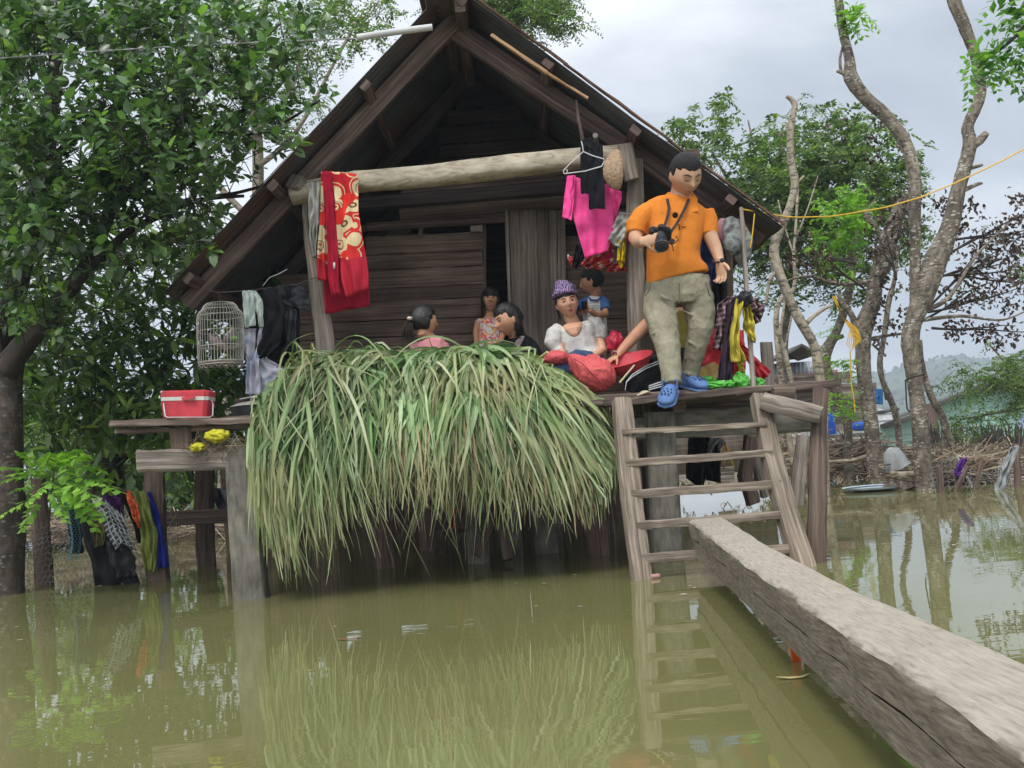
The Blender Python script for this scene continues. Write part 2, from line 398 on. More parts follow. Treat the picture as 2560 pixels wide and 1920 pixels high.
# ------------------------------------------------------------------ the hut on stilts
YD, YP, YW, YF = 6.2, 6.9, 7.9, 6.6
hut = thing('stilt_house', 'dark weathered timber hut on stilts with steep corrugated iron gable roof, standing in the flood', 'house', (-.3, 7.2, 0))
def roof_sheet(A, B, name, yb=11.6, ybB=None, thick=.004):
    A = Vector(A); B = Vector(B); n = 9; L = (B-A).length; nY = int((yb-A.y)/.0095)
    sl = (B-A).normalized(); nr_ = sl.cross(Vector((0, 1, 0))).normalized()
    if nr_.z < 0: nr_ = -nr_
    V = []; uv = []
    for i in range(nY+1):
        for j in range(n+1):
            t = j/n; y0 = A.y+(B.y-A.y)*t; ye = yb+((ybB or yb)-yb)*t; y = y0+(ye-y0)*i/nY
            p = A.lerp(B, t); p.y = y
            k = .009*math.sin(2*PI*(i*.0095)/.076) + .012*mn.noise(Vector((y*.7, t*5, B.x)))
            if j % 3 == 0: k += .004
            if j == n: p += sl*.03*mn.noise(Vector((y*2.2, 3, B.x)))
            V.append(p+nr_*k); uv.append((t*L, y))
    F = [[i*(n+1)+j, i*(n+1)+j+1, (i+1)*(n+1)+j+1, (i+1)*(n+1)+j] for i in range(nY) for j in range(n)]
    mb = MB(); mb.add(V, F, uv); return mb.build(name, TIN, hut, solid=.003, ang=180)
AL, BL = P(1108, -22, YF), P(406, 736, YF)
AR, BR = P(1140, -30, YF), P(1954, 570, YF)
rl = roof_sheet(AL, BL, 'roof'); rr_ = roof_sheet(AR, BR, 'roof', ybB=10.2)
def on(A, B, t, y, d=0):
    p = Vector(A).lerp(Vector(B), t); s = (Vector(B)-Vector(A)).normalized(); n = s.cross(Vector((0, 1, 0))).normalized()
    if n.z > 0: n = -n
    p = p+n*d; p.y = y; return p
# rust trim along the right rake, loose strip
mb = MB()
RUST = flat('rusty_strip', (.13, .07, .05), .8, bump=.4, blotch=.4)
for a, b_ in ((.02, .34), (.33, .66), (.65, 1.0)):
    mb.beam(on(AR, BR, a, YF-.012, -.018), on(AR, BR, b_, YF-.014, -.02-.006*b_), .03, .012, side=(0, 1, 0), seg=8, jit=.004)
mb.build('rake_trim', RUST, hut)
mb = MB(); mb.beam(P(1228, 88, YF-.03), P(1368, 183, YF-.03), .03, .022, side=(0, 1, 0), seg=6); mb.beam(P(1368, 183, YF-.03), P(1470, 246, YF-.03), .02, .014, side=(0, 1, 0), seg=6)
mb.build('bamboo_strip', mat('bamboo_tan', [(.35, .19, .09), (.5, .33, .18)], scale=(3, 40, 1), island=0), hut)
# ridge cap pieces
mb = MB(); mb.beam(P(1065, 10, 6.55), P(1142, -45, 6.55), .02, .16, side=(0, 0, 1), seg=3)
mb.build('ridge_cap', TIN, hut)
mb = MB(); a_ = (AL+AR)/2; mb.beam(Vector((a_.x-.03, YF-.02, a_.z-.03)), Vector((a_.x-.03, 11.5, a_.z-.03)), .34, .05, side=(1, 0, 0), seg=12, jit=.004); mb.build('ridge_cap', WDARK, hut)
# rafters: front pair follow the photo, the others repeat behind
def rafter(A, B, w=.075, h=.12, m=None): MB().beam(A, B, w, h, side=(0, 1, 0), seg=12, jit=.003).build('rafter', m or WRAFT, hut)
rafter(P(1150, 40, YP), P(468, 762, YP-.02)); rafter(P(1132, 74, YP+.03), P(1905, 600, YP+.03), .075, .13)
for y in (8.0, 9.2, 10.4):
    rafter(on(AL, BL, .0, y, .12), on(AL, BL, .97, y, .12), m=WSHADE); rafter(on(AR, BR, .0, y, .12), on(AR, BR, .9, y, .12), m=WSHADE)
for A, B, ts in ((AL, BL, (.30, .63, .93)), (AR, BR, (.03, .30, .57, .86))):
    for t in ts:
        MB().beam(on(A, B, t, YF-.03+random.uniform(0, .05), .05), on(A, B, t, 10.1, .05), .07, .05, side=(Vector(B)-Vector(A)), seg=3).build('purlin', WRAFT, hut)
MB().beam(P(1150, 12, YF), P(1150, 12, YF)+Vector((0, 4.6, 0)), .07, .10, side=(1, 0, 0), seg=6).build('ridge_beam', WRAFT, hut)
# posts on the deck
def shaped(pts, r, n=10, jit=.004, name='post', m=WPOST, parent=None, sq=.9, ex=.6, **k):
    mb = MB(); P_ = [Vector(p) for p in pts]; Q = []; R_ = []
    for i in range(len(P_)-1):
        for s in range(4): Q.append(P_[i].lerp(P_[i+1], s/4)); R_.append(r[i]+(r[i+1]-r[i])*s/4)
    Q.append(P_[-1]); R_.append(r[-1])
    sec = [(math.copysign(abs(math.cos(2*PI*i/n))**ex, math.cos(2*PI*i/n)), math.copysign(abs(math.sin(2*PI*i/n))**ex, math.sin(2*PI*i/n))*sq) for i in range(n)]
    mb.sweep(Q, sec, R_, side=(1, .2, 0), jit=jit); return mb.build(name, m, parent, **k)
shaped([P(772, 470, YP), P(776, 560, YP), P(792, 700, YP), P(812, 850, YP), P(822, 1080, YP)], [.052, .052, .056, .068, .07], parent=hut)
shaped([P(1590, 400, YP), P(1588, 520, YP), P(1586, 640, YP), P(1592, 780, YP), P(1602, 1040, YP)], [.045, .058, .058, .062, .07], parent=hut)
MB().beam(P(735, 452, YP-.12), P(790, 512, YP+.1), .10, .12, side=(.3, -.2, 1), seg=3).build('post_cap', WPOST, hut)
MB().beam(P(1562, 362, YP-.12), P(1580, 450, YP-.1), .09, .09, side=(1, .1, 0), seg=3, ch=.2).build('post_cap', WPOST, hut)
shaped([P(728, 488, YP-.06), P(890, 455, YP-.06), P(1080, 440, YP-.06), P(1280, 415, YP-.06), P(1450, 396, YP-.06), P(1570, 384, YP-.06)], [.062, .068, .07, .072, .066, .06], n=14, jit=.002, name='log_beam', m=WLOG, parent=hut, sq=1)
# back wall: rows of planks
def plank(x0, x1, ya, yb, Y, m=WDARK, mb=None, slope=-.043, jit=.004, th=.022, sx=0):
    """plank between the lines y=ya..yb given at x=1000"""
    f = lambda x, y: y+slope*(x-1000)
    a, b_ = P(x0, f(x0, ya), Y), P(x0, f(x0, yb), Y); c, d = P(x1, f(x1, ya), Y), P(x1, f(x1, yb), Y)
    hh = (a-b_).length
    mb.beam((a+b_)/2, (c+d)/2, th, hh*.955, side=(0, 1, 0), seg=14, jit=jit*.8, ch=.1)
mb = MB()
rows = [588, 635, 673, 720, 752, 800, 842, 884, 930, 976, 1022, 1068]
for a, b_ in zip(rows, rows[1:]):
    plank(690 if a > 640 else 915, 1209+random.uniform(-3, 3), a, b_, YW+random.uniform(-.008, .008), mb=mb)
rows2 = [608, 645, 690, 735, 775, 820, 862, 905, 950, 1000, 1045]
for a, b_ in zip(rows2, rows2[1:]): plank(1412, 1790, a, b_, YW+random.uniform(-.008, .008), mb=mb)
for (x0, x1, a, b_, sl) in ((1005, 1760, 478, 520, -.095), (1000, 1790, 520, 556, -.075), (880, 1790, 556, 574, -.065), (1010, 1750, 440, 478, -.09)):
    plank(x0, x1, a-0, b_-0, YW+random.uniform(-.01, .01), mb=mb, slope=sl)
mb.build('wall', WDARK, hut, ang=30)
mb = MB()
for (x0, x1, a, b_) in ((1100, 1340, 372, 405), (1098, 1335, 325, 370), (1120, 1300, 285, 323), (1150, 1280, 240, 283), (1060, 1420, 405, 438)):
    plank(x0, x1, a+3, b_, YW+.03, mb=mb, slope=-.08)
mb.build('gable_boards', WSHADE, hut, ang=30)
# room behind the wall: side and back walls
xl, xr = P(700, 800, YW).x, P(1785, 800, YW).x
for a_, (a, b_) in enumerate((((xl, YW+.03), (xl, 11)), ((xr, YW+.03), (xr, 10.1)), ((xl, 9.9), (xr, 9.9)))):
    for k in range(9 if a_ < 2 else 22):
        z = 1.06+k*.145
        if a_ == 2 and z > 2.0:
            q = (z-2.0)*1.12; a = (xl-.1+q, 9.9); b_ = (xr+.1-q, 9.9)
            if b_[0]-a[0] < .1: continue
        mb.beam((a[0], a[1], z), (b_[0], b_[1], z), .02, .152, side=(b_[1]-a[1]+.001, a[0]-b_[0], 0), seg=6, jit=.003)
mb.build('side_wall', WSHADE, hut)
mb = MB(); f = lambda y: [P(918, y, YW-.05), P(1270, y-22, YW-.05)]
mb.beam(*f(568), .04, .062, side=(0, 1, 0), seg=12); mb.build('lintel', WRAFT, hut)
mb = MB(); mb.beam(P(1052, 558, YW-.02), P(1052, 592, YW-.02), .03, .03, side=(1, 0, 0), seg=2); mb.build('batten', WDARK, hut); mb = MB(); mb.beam(P(1176, 573, YW-.04), P(1206, 571, YW-.04), .03, .045, side=(0, 1, 0), seg=2); mb.build('batten', WGREY, hut)
door = None
DW = mat('door_wood', [(.085, .065, .052), (.17, .135, .11), (.27, .225, .19)], scale=(1.6, 50, 1), island=.2, bump=.7)
mb = MB()
for (xa, xb, xc, xd, o) in ((1272, 1341, 1290, 1352, 0), (1342, 1372, 1353, 1380, .006), (1373, 1392, 1381, 1398, -.004), (1393, 1413, 1399, 1418, .004)):
    t0, t1 = (xa+xb)/2, (xc+xd)/2
    mb.beam(P(t0, 527, YW-.07+o), P(t1, 1045, YW-.07+o), .03, abs(P(xb, 530, YW).x-P(xa, 530, YW).x)*.985, side=(0, 1, 0), seg=14, jit=.002)
door = mb.build('door', DW, hut)
MB().beam(P(1266, 527, YW-.09), P(1284, 1045, YW-.09), .04, .025, side=(0, 1, 0), seg=14).build('door_stile', WGREY, hut)
MB().beam(P(1212, 560, YW), P(1214, 1045, YW), .03, .02, side=(0, 1, 0), seg=14).build('door_jamb', WDARK, hut)
# cross braces in the gable shade
MB().beam(P(790, 520, 7.6), P(1760, 440, 7.6), .08, .10, side=(0, 1, 0)).build('tie_beam', WSHADE, hut)
MB().tube([P(1488, 338, 6.8), P(1496, 385, 7.2)], .017, 14).build('pipe_stub', flat('grey_pvc', (.36, .35, .33), .5), hut)
# deck
deckz = lambda px: P(px, 1041-.0587*(px-565), YD).z
def deckpt(px, Y, dz=0):
    a = P(px, 1041-.0587*(px-565), YD); b_ = P(px, 1000, Y); return Vector((b_.x, Y, a.z+dz))
mb = MB()
mb.beam(P(286, 1060, YD), P(700, 1052, YD), .16, .038, side=(0, 1, 0), seg=14, jit=.005)
mb.beam(P(303, 1078, YD+.1), P(720, 1066, YD+.1), .2, .03, side=(0, 1, 0), seg=14, jit=.005)
mb.beam(P(640, 1052, YD), P(1530, 1006, YD), .16, .04, side=(0, 1, 0), seg=18, jit=.004)
mb.beam(P(1505, 1010, YD), P(2092, 957, YD), .16, .042, side=(0, 1, 0), seg=18, jit=.006)
mb.build('deck_edge', WDECK, hut)
mb = MB()
for k in range(9):
    y = YD+.18+k*.165; xl_ = -1.95+(.25 if k > 5 else 0)+random.uniform(-.03, .03); xr_ = 1.62-random.uniform(0, .06)
    zl_, zr_ = deckz(300), deckz(1960)
    mb.beam((xl_, y, zl_-.025), (xr_, y, zr_-.015), .155, .035, side=(0, 1, 0), seg=14, jit=.003)
mb.build('deck_board', WDECK, hut)
mb = MB(); mb.beam((-1.8, 9.4, deckz(300)-.06), (1.45, 9.4, deckz(1960)-.06), 3.0, .03, side=(0, 1, 0), seg=8); mb.build('floor_boards', WDARK, hut)
# joists and bearers
for x in (-1.55, -.9, -.2, .45, 1.0):
    z = .92+.0*x; MB().beam((x, YD+.1, z+.02), (x, 10.6, z), .08, .10, side=(1, 0, 0)).build('joist', WDARK, hut)
MB().beam(P(456, 1070, YD+.04), P(460, 1122, YD+.04), .13, .12, side=(1, 0, 0), seg=2).build('block', WDARK, hut)
MB().beam(P(350, 1153, YD+.02), P(575, 1147, YD+.02), .14, .13, side=(0, 1, 0), seg=8, jit=.004).build('beam', WGREY, hut)
# pillars
def pillar(px0, py0, px1, py1, w0, w1, Y, m=CONC, name='pillar', dd=.14, Yb=None):
    a = P(px0, py0, Y); b_ = P(px1, py1, Yb or Y); b_ = a.lerp(b_, 1.0); b2 = b_+(b_-a).normalized()*.5
    mb = MB(); mb.beam(a, b2, w0, dd, side=(1, 0, 0), seg=12, jit=.0025, taper=w1/w0*1.1, ch=.08); return mb.build(name, m, hut)
pillar(602, 1113, 629, 1487, .17, .185, 6.22)
pillar(1647, 1030, 1668, 1437, .18, .185, 6.4, dd=.16)
mb = MB(); mb.beam(P(1512, 1078, 6.46), P(1610, 1072, 6.46), .1, .14, side=(0, 1, 0)); mb.beam(P(1685, 1060, 6.46), P(2042, 1042, 6.46), .1, .175, side=(0, 1, 0), seg=9, jit=.004); mb.build('beam', CONC, hut)
BRN = mat('red_brown_post', [(.06, .04, .032), (.15, .10, .08), (.24, .18, .15)], scale=(2, 45, 1), island=.15, bump=.9)
shaped([P(512, 1165, 9.0), P(510, 1270, 9.0), P(512, 1340, 9.0), P(518, 1440, 9.0)], [.08, .085, .078, .08], parent=hut, m=BRN, jit=.008)
shaped([P(385, 1175, 7.9), P(388, 1300, 7.9), P(398, 1475, 7.9)], [.08, .08, .085], parent=hut, m=BRN, jit=.008)
MB().beam(P(405, 1298, 8.6), P(640, 1285, 8.6), .06, .12, side=(0, 1, 0), seg=8).build('rail', WDARK, hut)
shaped([P(2052, 975, 6.0), P(2046, 1100, 5.9), P(2043, 1250, 5.8), P(2040, 1440, 5.75)], [.042, .045, .05, .055], parent=hut, m=WDARK, jit=.006)
MB().beam(P(1905, 1003, 5.95), P(2052, 1040, 5.85), .11, .095, side=(0, 1, 0), seg=6, jit=.006, ch=.25).build('step_log', WPOST, hut)
MB().beam(P(1930, 985, 6.1), P(1985, 985, 6.1), .09, .07, side=(0, 1, 0), seg=2).build('block', WDARK, hut)
mb = MB()
for k in range(4): mb.beam(P(1500, 1008+k*13, 7.7+.02*k), P(1960, 990+k*12, 7.7+.02*k), .04, .045, side=(0, 1, 0), seg=8, jit=.005)
mb.build('floor_pole', WDARK, hut)
# inner stilts
rr = random.Random(5)
for (x, y, w_) in ((-1.0, 7.4, .14), (-.35, 7.2, .13), (.12, 7.5, .15), (.5, 7.1, .14), (-.75, 8.6, .13), (-.1, 8.9, .14), (.7, 8.8, .13), (1.05, 8.2, .12), (-1.3, 9.4, .13), (-.5, 10.4, .13), (.3, 10.5, .14), (1.15, 10.2, .13)):
    MB().beam((x+rr.uniform(-.05, .05), y, -.6), (x+rr.uniform(-.04, .04), y, .93), w_, w_*.9, side=(1, rr.uniform(-.3, .3), 0), seg=8, jit=.005).build('stilt', CONC if rr.random() < .5 else BRN, hut)
mb = MB()
x = -1.9
while x < 1.3:
    w_ = rr.uniform(.12, .22)
    if rr.random() < .95: mb.beam((x+w_/2, 10.8+rr.uniform(-.03, .03), -.3), (x+w_/2+rr.uniform(-.03, .03), 10.8, .97), w_*1.25, .02, side=(1, 0, 0), seg=5, jit=.004)
    x += w_
mb.build('blocking_boards', WDARK, hut)  # added boards that keep bright sky and water out from under the floor
MB().beam(P(1270, 1400, 6.9), P(1225, 1180, 7.2), .06, .05, side=(1, 0, 0), seg=6, jit=.006).build('prop', WDARK, hut)
MB().beam(P(1190, 1390, 6.9), P(1290, 1180, 7.1), .05, .05, side=(1, 0, 0), seg=6, jit=.006).build('prop', WDARK, hut)
shaped([P(1883, 1085, 7.6), P(1900, 1180, 7.6), P(1920, 1240, 7.6)], [.055, .05, .05], parent=hut, m=WPOST, jit=.006)
shaped([P(1878, 1090, 7.4), P(1862, 1190, 7.4), P(1885, 1260, 7.4)], [.05, .05, .05], parent=hut, m=BRN, jit=.006)
shaped([P(2008, 1093, 7.3), P(1998, 1180, 7.2), P(1990, 1262, 7.2)], [.045, .047, .045], parent=hut, m=WPOST, jit=.004)
# white board standing at the right end of the deck
MB().beam(P(1916, 855, 6.9), P(1922, 968, 6.9), .03, .08, side=(0, 1, 0), seg=4).build('upright_board', WGREY, hut)
# leaning poles of the right eave
shaped([P(1853, 518, 6.45), P(1862, 660, 6.4), P(1872, 800, 6.35), P(1884, 968, 6.3)], [.011, .013, .014, .016], n=8, parent=hut, m=WGREY, name='pole', jit=.002)
shaped([P(1820, 560, 7.1), P(1822, 700, 7.1), P(1826, 950, 7.1)], [.03, .03, .03], n=8, parent=hut, m=WDARK, name='pole', jit=.003)
shaped([P(1441, 250, 6.75), P(1446, 300, 6.75), P(1455, 340, 6.78), P(1461, 385, 6.82)], [.010, .012, .013, .017], n=8, parent=hut, m=WRAFT, name='peg', jit=.002)
bf = thing('sky_block_boards', 'dark rough board screen added behind the hut at the left to block the sky', 'fence', (-2.5, 10.9, 0))  # added screen that stops sky reflecting in the water beside the deck
x = -3.1; mb = MB()
while x < -1.95:
    w_ = rr.uniform(.1, .2)
    if rr.random() < .95: mb.beam((x+w_/2, 10.95+rr.uniform(-.02, .02), -.3), (x+w_/2+rr.uniform(-.03, .03), 10.95, rr.uniform(1.1, 1.5)), w_*1.2, .02, side=(1, 0, 0), seg=5, jit=.004)
    x += w_
mb.build('boards', WDARK, bf); MB().beam((-3.1, 10.98, .6), (-1.95, 10.98, .62), .06, .05, side=(0, 1, 0)).build('rail', WDARK, bf)
# ------------------------------------------------------------------ ladder
lad = thing('wooden_ladder', 'rough wooden ladder with five rungs leading from the water to the deck', 'ladder', P(1800, 1430, 5.64))
shaped([P(1554, 1000, 6.05), P(1566, 1130, 5.93), P(1583, 1280, 5.79), P(1603, 1440, 5.64), P(1612, 1500, 5.6)], [.052, .058, .056, .052, .05], n=12, parent=lad, m=WLAD, name='stringer', jit=.0025, sq=.8, ex=.28)
shaped([P(1898, 990, 6.05), P(1926, 1130, 5.9), P(1960, 1260, 5.77), P(2008, 1415, 5.62), P(2022, 1475, 5.58)], [.05, .055, .055, .06, .06], n=12, parent=lad, m=WLAD, name='stringer', jit=.0025, sq=.8, ex=.28)
for (a, b_, y0, h_) in (((1555, 1080), (1914, 1061), 5.96, .030), ((1565, 1158), (1930, 1133), 5.9, .044), ((1579, 1236), (1951, 1210), 5.83, .046), ((1592, 1314), (1969, 1286), 5.76, .044), ((1605, 1396), (1996, 1371), 5.69, .05)):
    MB().beam(P(*a, y0-.03), P(*b_, y0-.03), .05, h_, side=(0, 1, 0), seg=14, jit=.003, ch=.08).build('rung', WLAD, lad)
# ------------------------------------------------------------------ hewn timber footbridge
m, nt, out = newmat('muddy_timber')
uv = nt('ShaderNodeTexCoord').outputs['UV']; ob = nt('ShaderNodeTexCoord').outputs['Object']
a = nt('ShaderNodeTexNoise', {'Vector': nt('ShaderNodeMapping', {0: uv, 3: (12, 95, 1)}), 'Scale': 1.0, 'Detail': 8.0, 'Roughness': .65, 'Distortion': .4})
c_ = nt('ShaderNodeTexNoise', {'Vector': ob, 'Scale': 5.0, 'Detail': 8.0, 'Roughness': .6})
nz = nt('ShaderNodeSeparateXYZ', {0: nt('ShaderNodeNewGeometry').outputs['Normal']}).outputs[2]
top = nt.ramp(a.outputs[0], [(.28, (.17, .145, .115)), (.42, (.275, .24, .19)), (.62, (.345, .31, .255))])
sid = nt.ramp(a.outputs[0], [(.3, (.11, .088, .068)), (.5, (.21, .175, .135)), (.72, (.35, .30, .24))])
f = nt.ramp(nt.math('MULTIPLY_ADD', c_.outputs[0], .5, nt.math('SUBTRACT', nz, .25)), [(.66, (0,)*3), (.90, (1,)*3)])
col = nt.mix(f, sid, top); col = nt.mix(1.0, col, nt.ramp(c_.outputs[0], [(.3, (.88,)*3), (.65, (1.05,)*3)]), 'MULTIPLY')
hh = nt.math('MULTIPLY_ADD', a.outputs[0], .6, c_.outputs[0])
b = nt('ShaderNodeBsdfPrincipled', {'Base Color': col, 'Roughness': .9, 'Specular IOR Level': .2, 'Normal': nt('ShaderNodeBump', {'Strength': .35, 'Distance': .012, 'Height': hh}).outputs[0]})
nt.l.new(b.outputs[0], out.inputs[0]); TIMB = m
ZT = .29
def bridge():
    Lf = [PZ(1719, 1296, ZT), PZ(1862, 1408, ZT), PZ(2041, 1527, ZT), PZ(2219, 1647, ZT), PZ(2386, 1753, ZT), PZ(2560, 1887, ZT), PZ(2800, 2090, ZT)]
    Rg = [PZ(1802, 1287, ZT), PZ(1931, 1367, ZT), PZ(2060, 1430, ZT), PZ(2171, 1489, ZT), PZ(2329, 1547, ZT), PZ(2560, 1647, ZT), PZ(2800, 1740, ZT)]
    Bt = [PZ(1735, 1385, .10), PZ(1835, 1480, .095), PZ(2017, 1662, .09), PZ(2108, 1748, .09), PZ(2286, 1920, .09), PZ(2420, 2050, .09)]
    def at(pl, y):
        for i in range(len(pl)-1):
            if pl[i].y >= y >= pl[i+1].y:
                t = (y-pl[i].y)/(pl[i+1].y-pl[i].y); t = t; return pl[i].x+(pl[i+1].x-pl[i].x)*t
        return pl[0].x if y > pl[0].y else pl[-1].x
    ny = 260; y0, y1 = 5.72, .75; V = []; uv = []; k = 0; N_ = 34
    for j in range(ny+1):
        y = y0+(y1-y0)*(j/ny); xl = at(Lf, y); xr = at(Rg, y); xb = at(Bt, y) ; zt, zb = ZT, .09
        rag = .014*mn.noise(Vector((y*3.0, 0, 2)))+.004*mn.noise(Vector((y*7, 0, 5))); xr += .012*mn.noise(Vector((y*2.5, 9, 2)))
        xl += rag; sec = []
        zc_ = zb+(zt-zb)*.50+.012*mn.noise(Vector((y*2, 4, 4)))
        for i in range(13): # top from right to left
            u = i/12; x = xr+(xl-xr)*u; e = min(u, 1-u)*12
            z = zt+.003*mn.noise(Vector((x*6, y*2.4, 0)))+.001*mn.noise(Vector((x*20, y*9, 0)))-(.012 if e < .5 else 0)
            sec.append((x, z))
        for i in range(1, 15): # left side going down, crack in the middle
            v = i/14; z = zt+(zb-zt)*v; x = xl+(xb-xl)*v+.008*mn.noise(Vector((y*4, v*2.2, 7)))+.002*mn.noise(Vector((y*12, v*7, 1)))*(1 if v > .02 else 0)
            if v < .45: x -= .006*math.sin(v/.45*PI)*(.5+mn.noise(Vector((y*2.2, 1, 1))))
            if i in (6, 7, 8): z = zc_+(7-i)*.0035
            if i == 7: x += .04
            sec.append((x, z))
        for i in range(1, 4): sec.append((xb+(xr-xb)*i/4, zb+.004*mn.noise(Vector((i, y*3, 0)))))
        for i in range(0, 4): sec.append((xr+.006*mn.noise(Vector((i, y*4, 0))), zb+(zt-zb)*(i+.2)/4.6))
        k = len(sec); L = 0
        for i, (x, z) in enumerate(sec):
            if i: L += math.hypot(x-sec[i-1][0], z-sec[i-1][1])
            V.append((x, y+(0 if 0 < j < ny else 0), z)); uv.append((y, L))
    F = [[j*k+i, j*k+(i+1) % k, (j+1)*k+(i+1) % k, (j+1)*k+i] for j in range(ny) for i in range(k)]
    F.append([i for i in range(k)]); F.append([ny*k+i for i in range(k)][::-1])
    mb = MB(); mb.add(V, F, uv)
    for q in range(len(F)-2):
        if 13+5 <= q % k <= 13+6: mb.M[q] = 1  # groove faces coloured dark: dirt, with the crack's shade painted in
    mb.build('footbridge', [TIMB, flat('crack_dirt_shade', (.035, .028, .022), .95)], label='long thick hewn timber laid from the foreground to the ladder as a footbridge', cat='footbridge', ang=50)
bridge()
# ------------------------------------------------------------------ vegetation
def leaves(pos, dr, nr, L, Wd, fold=.25, droop=.2):
    """two-half folded leaves -> verts, quads, tris, uv"""
    n = len(pos); dr = nrm(dr); sdv = nrm(np.cross(dr, nr)); up = np.cross(sdv, dr)
    L = L[:, None]; Wd = Wd[:, None]
    st = [(0, 0, 0), (.32, .46, 0), (.68, .42, 1), (1.0, 0, 2)]
    V = np.zeros((n, 8, 3)); k = 0
    def pt(t): return pos+dr*L*t-up*(droop*L*t*t)
    V[:, 0] = pt(0)
    for j, (t, wd) in enumerate(((.32, .48), (.70, .40))):
        c = pt(t); V[:, 1+3*j] = c-sdv*Wd*wd+up*Wd*fold*wd; V[:, 2+3*j] = c; V[:, 3+3*j] = c+sdv*Wd*wd+up*Wd*fold*wd
    V[:, 7] = pt(1.0)
    b = (np.arange(n)*8)[:, None]
    T = np.concatenate([b+np.array([[0, 2, 1]]), b+np.array([[0, 3, 2]]), b+np.array([[4, 5, 7]]), b+np.array([[5, 6, 7]])])
    Q = np.concatenate([b+np.array([[1, 2, 5, 4]]), b+np.array([[2, 3, 6, 5]])])
    return V.reshape(-1, 3), [Q, T]
def cat_geo(parts):
    V = []; F = {}; o = 0
    for v, fs in parts:
        V.append(v)
        for f in fs: F.setdefault(f.shape[1], []).append(f+o)
        o += len(v)
    return np.concatenate(V), [np.concatenate(x) for x in F.values()]
def twigs_geo(a, b, r0, r1):
    n = len(a); d = nrm(b-a); h = np.where(np.abs(d[:, 2:3]) < .8, np.array([[0, 0, 1.0]]), np.array([[1.0, 0, 0]]))
    x = nrm(np.cross(h, d)); y = np.cross(d, x); V = np.zeros((n, 6, 3))
    for j in range(3):
        c, s_ = math.cos(2*PI*j/3), math.sin(2*PI*j/3)
        V[:, j] = a+(x*c+y*s_)*r0; V[:, 3+j] = b+(x*c+y*s_)*r1
    bb = (np.arange(n)*6)[:, None]
    Q = np.concatenate([bb+np.array([[j, (j+1) % 3, 3+(j+1) % 3, 3+j]]) for j in range(3)])
    return V.reshape(-1, 3), [Q]
def sample_map(rows, x0, y0, cell, per):
    xs = []; ys = []
    for j, r in enumerate(rows):
        for i, c in enumerate(r):
            d = int(c) if c.isdigit() else 0
            k = rng.poisson(per*(d/9)**1.4)
            # clumpy: put them around 1-3 centres in the cell
            if k:
                nc = rng.integers(1, 4); cx = rng.random(nc)*cell; cy = rng.random(nc)*cell; w_ = rng.integers(0, nc, k)
                mixf = rng.random(k) < .5
                xx = np.where(mixf, rng.random(k)*cell, cx[w_]+rng.normal(0, cell*.2, k)); yy = np.where(mixf, rng.random(k)*cell, cy[w_]+rng.normal(0, cell*.2, k))
                xs.append(x0+i*cell+xx); ys.append(y0+j*cell+yy)
    return np.concatenate(xs), np.concatenate(ys)
def crown_broad(name, mt, parent, rows, x0, y0, cell, per, Y, dY, L, Wd, nleaf=8, tl=.16, hub=None, up=.5, bark=None, spread=.9, facing=.25):
    px, py = sample_map(rows, x0, y0, cell, per); n = len(px)
    a = PA(px, py, np.clip(Y+rng.normal(0, dY, n), Y-2*dY, Y+2*dY))
    hubv = np.array(hub if hub is not None else P(x0+cell*len(rows[0])/2, y0+cell*len(rows)/2, Y))[None]
    td = nrm(nrm(a-hubv)*.6+rng.normal(0, .5, (n, 3))+np.array([[0, 0, up]]))
    tL = tl*rng.uniform(.6, 1.3, n)[:, None]
    b_ = a+td*tL; parts = []
    pos = []; dr = []; nr_ = []; LL = []
    for k in range(nleaf):
        t = (k+.6)/nleaf
        ang = k*2.4+rng.random(n)*.8
        h = np.tile(np.array([[0, 0, 1.0]]), (n, 1)); x = nrm(np.cross(h, td)+1e-4); y = np.cross(td, x)
        rad = x*np.cos(ang)[:, None]+y*np.sin(ang)[:, None]
        pos.append(a+td*tL*t); d = nrm(td*(.25+.6*t)+rad*spread+rng.normal(0, .15, (n, 3))); dr.append(d)
        nr_.append(nrm(np.array([[0, -facing, 1.0]])+rng.normal(0, .35, (n, 3)))); LL.append(L*rng.uniform(.55, 1.15, n))
    pos = np.concatenate(pos); dr = np.concatenate(dr); nr_ = np.concatenate(nr_); LL = np.concatenate(LL)
    V, F = leaves(pos, dr, nr_, LL, LL*Wd/L*rng.uniform(.85, 1.1, len(LL)))
    o = npmesh(name, V, F, mt, parent)
    if bark is not None:
        back = a-td*rng.uniform(.15, .6, n)[:, None]+rng.normal(0, .04, (n, 3)); sel = rng.random(n) < .3
        Vt, Ft = cat_geo([twigs_geo(a, b_, .0022, .0013), twigs_geo(back[sel], a[sel], .005, .0025)])
        tag(npmesh('twigs', Vt, Ft, bark, parent), kind='stuff')
    return o
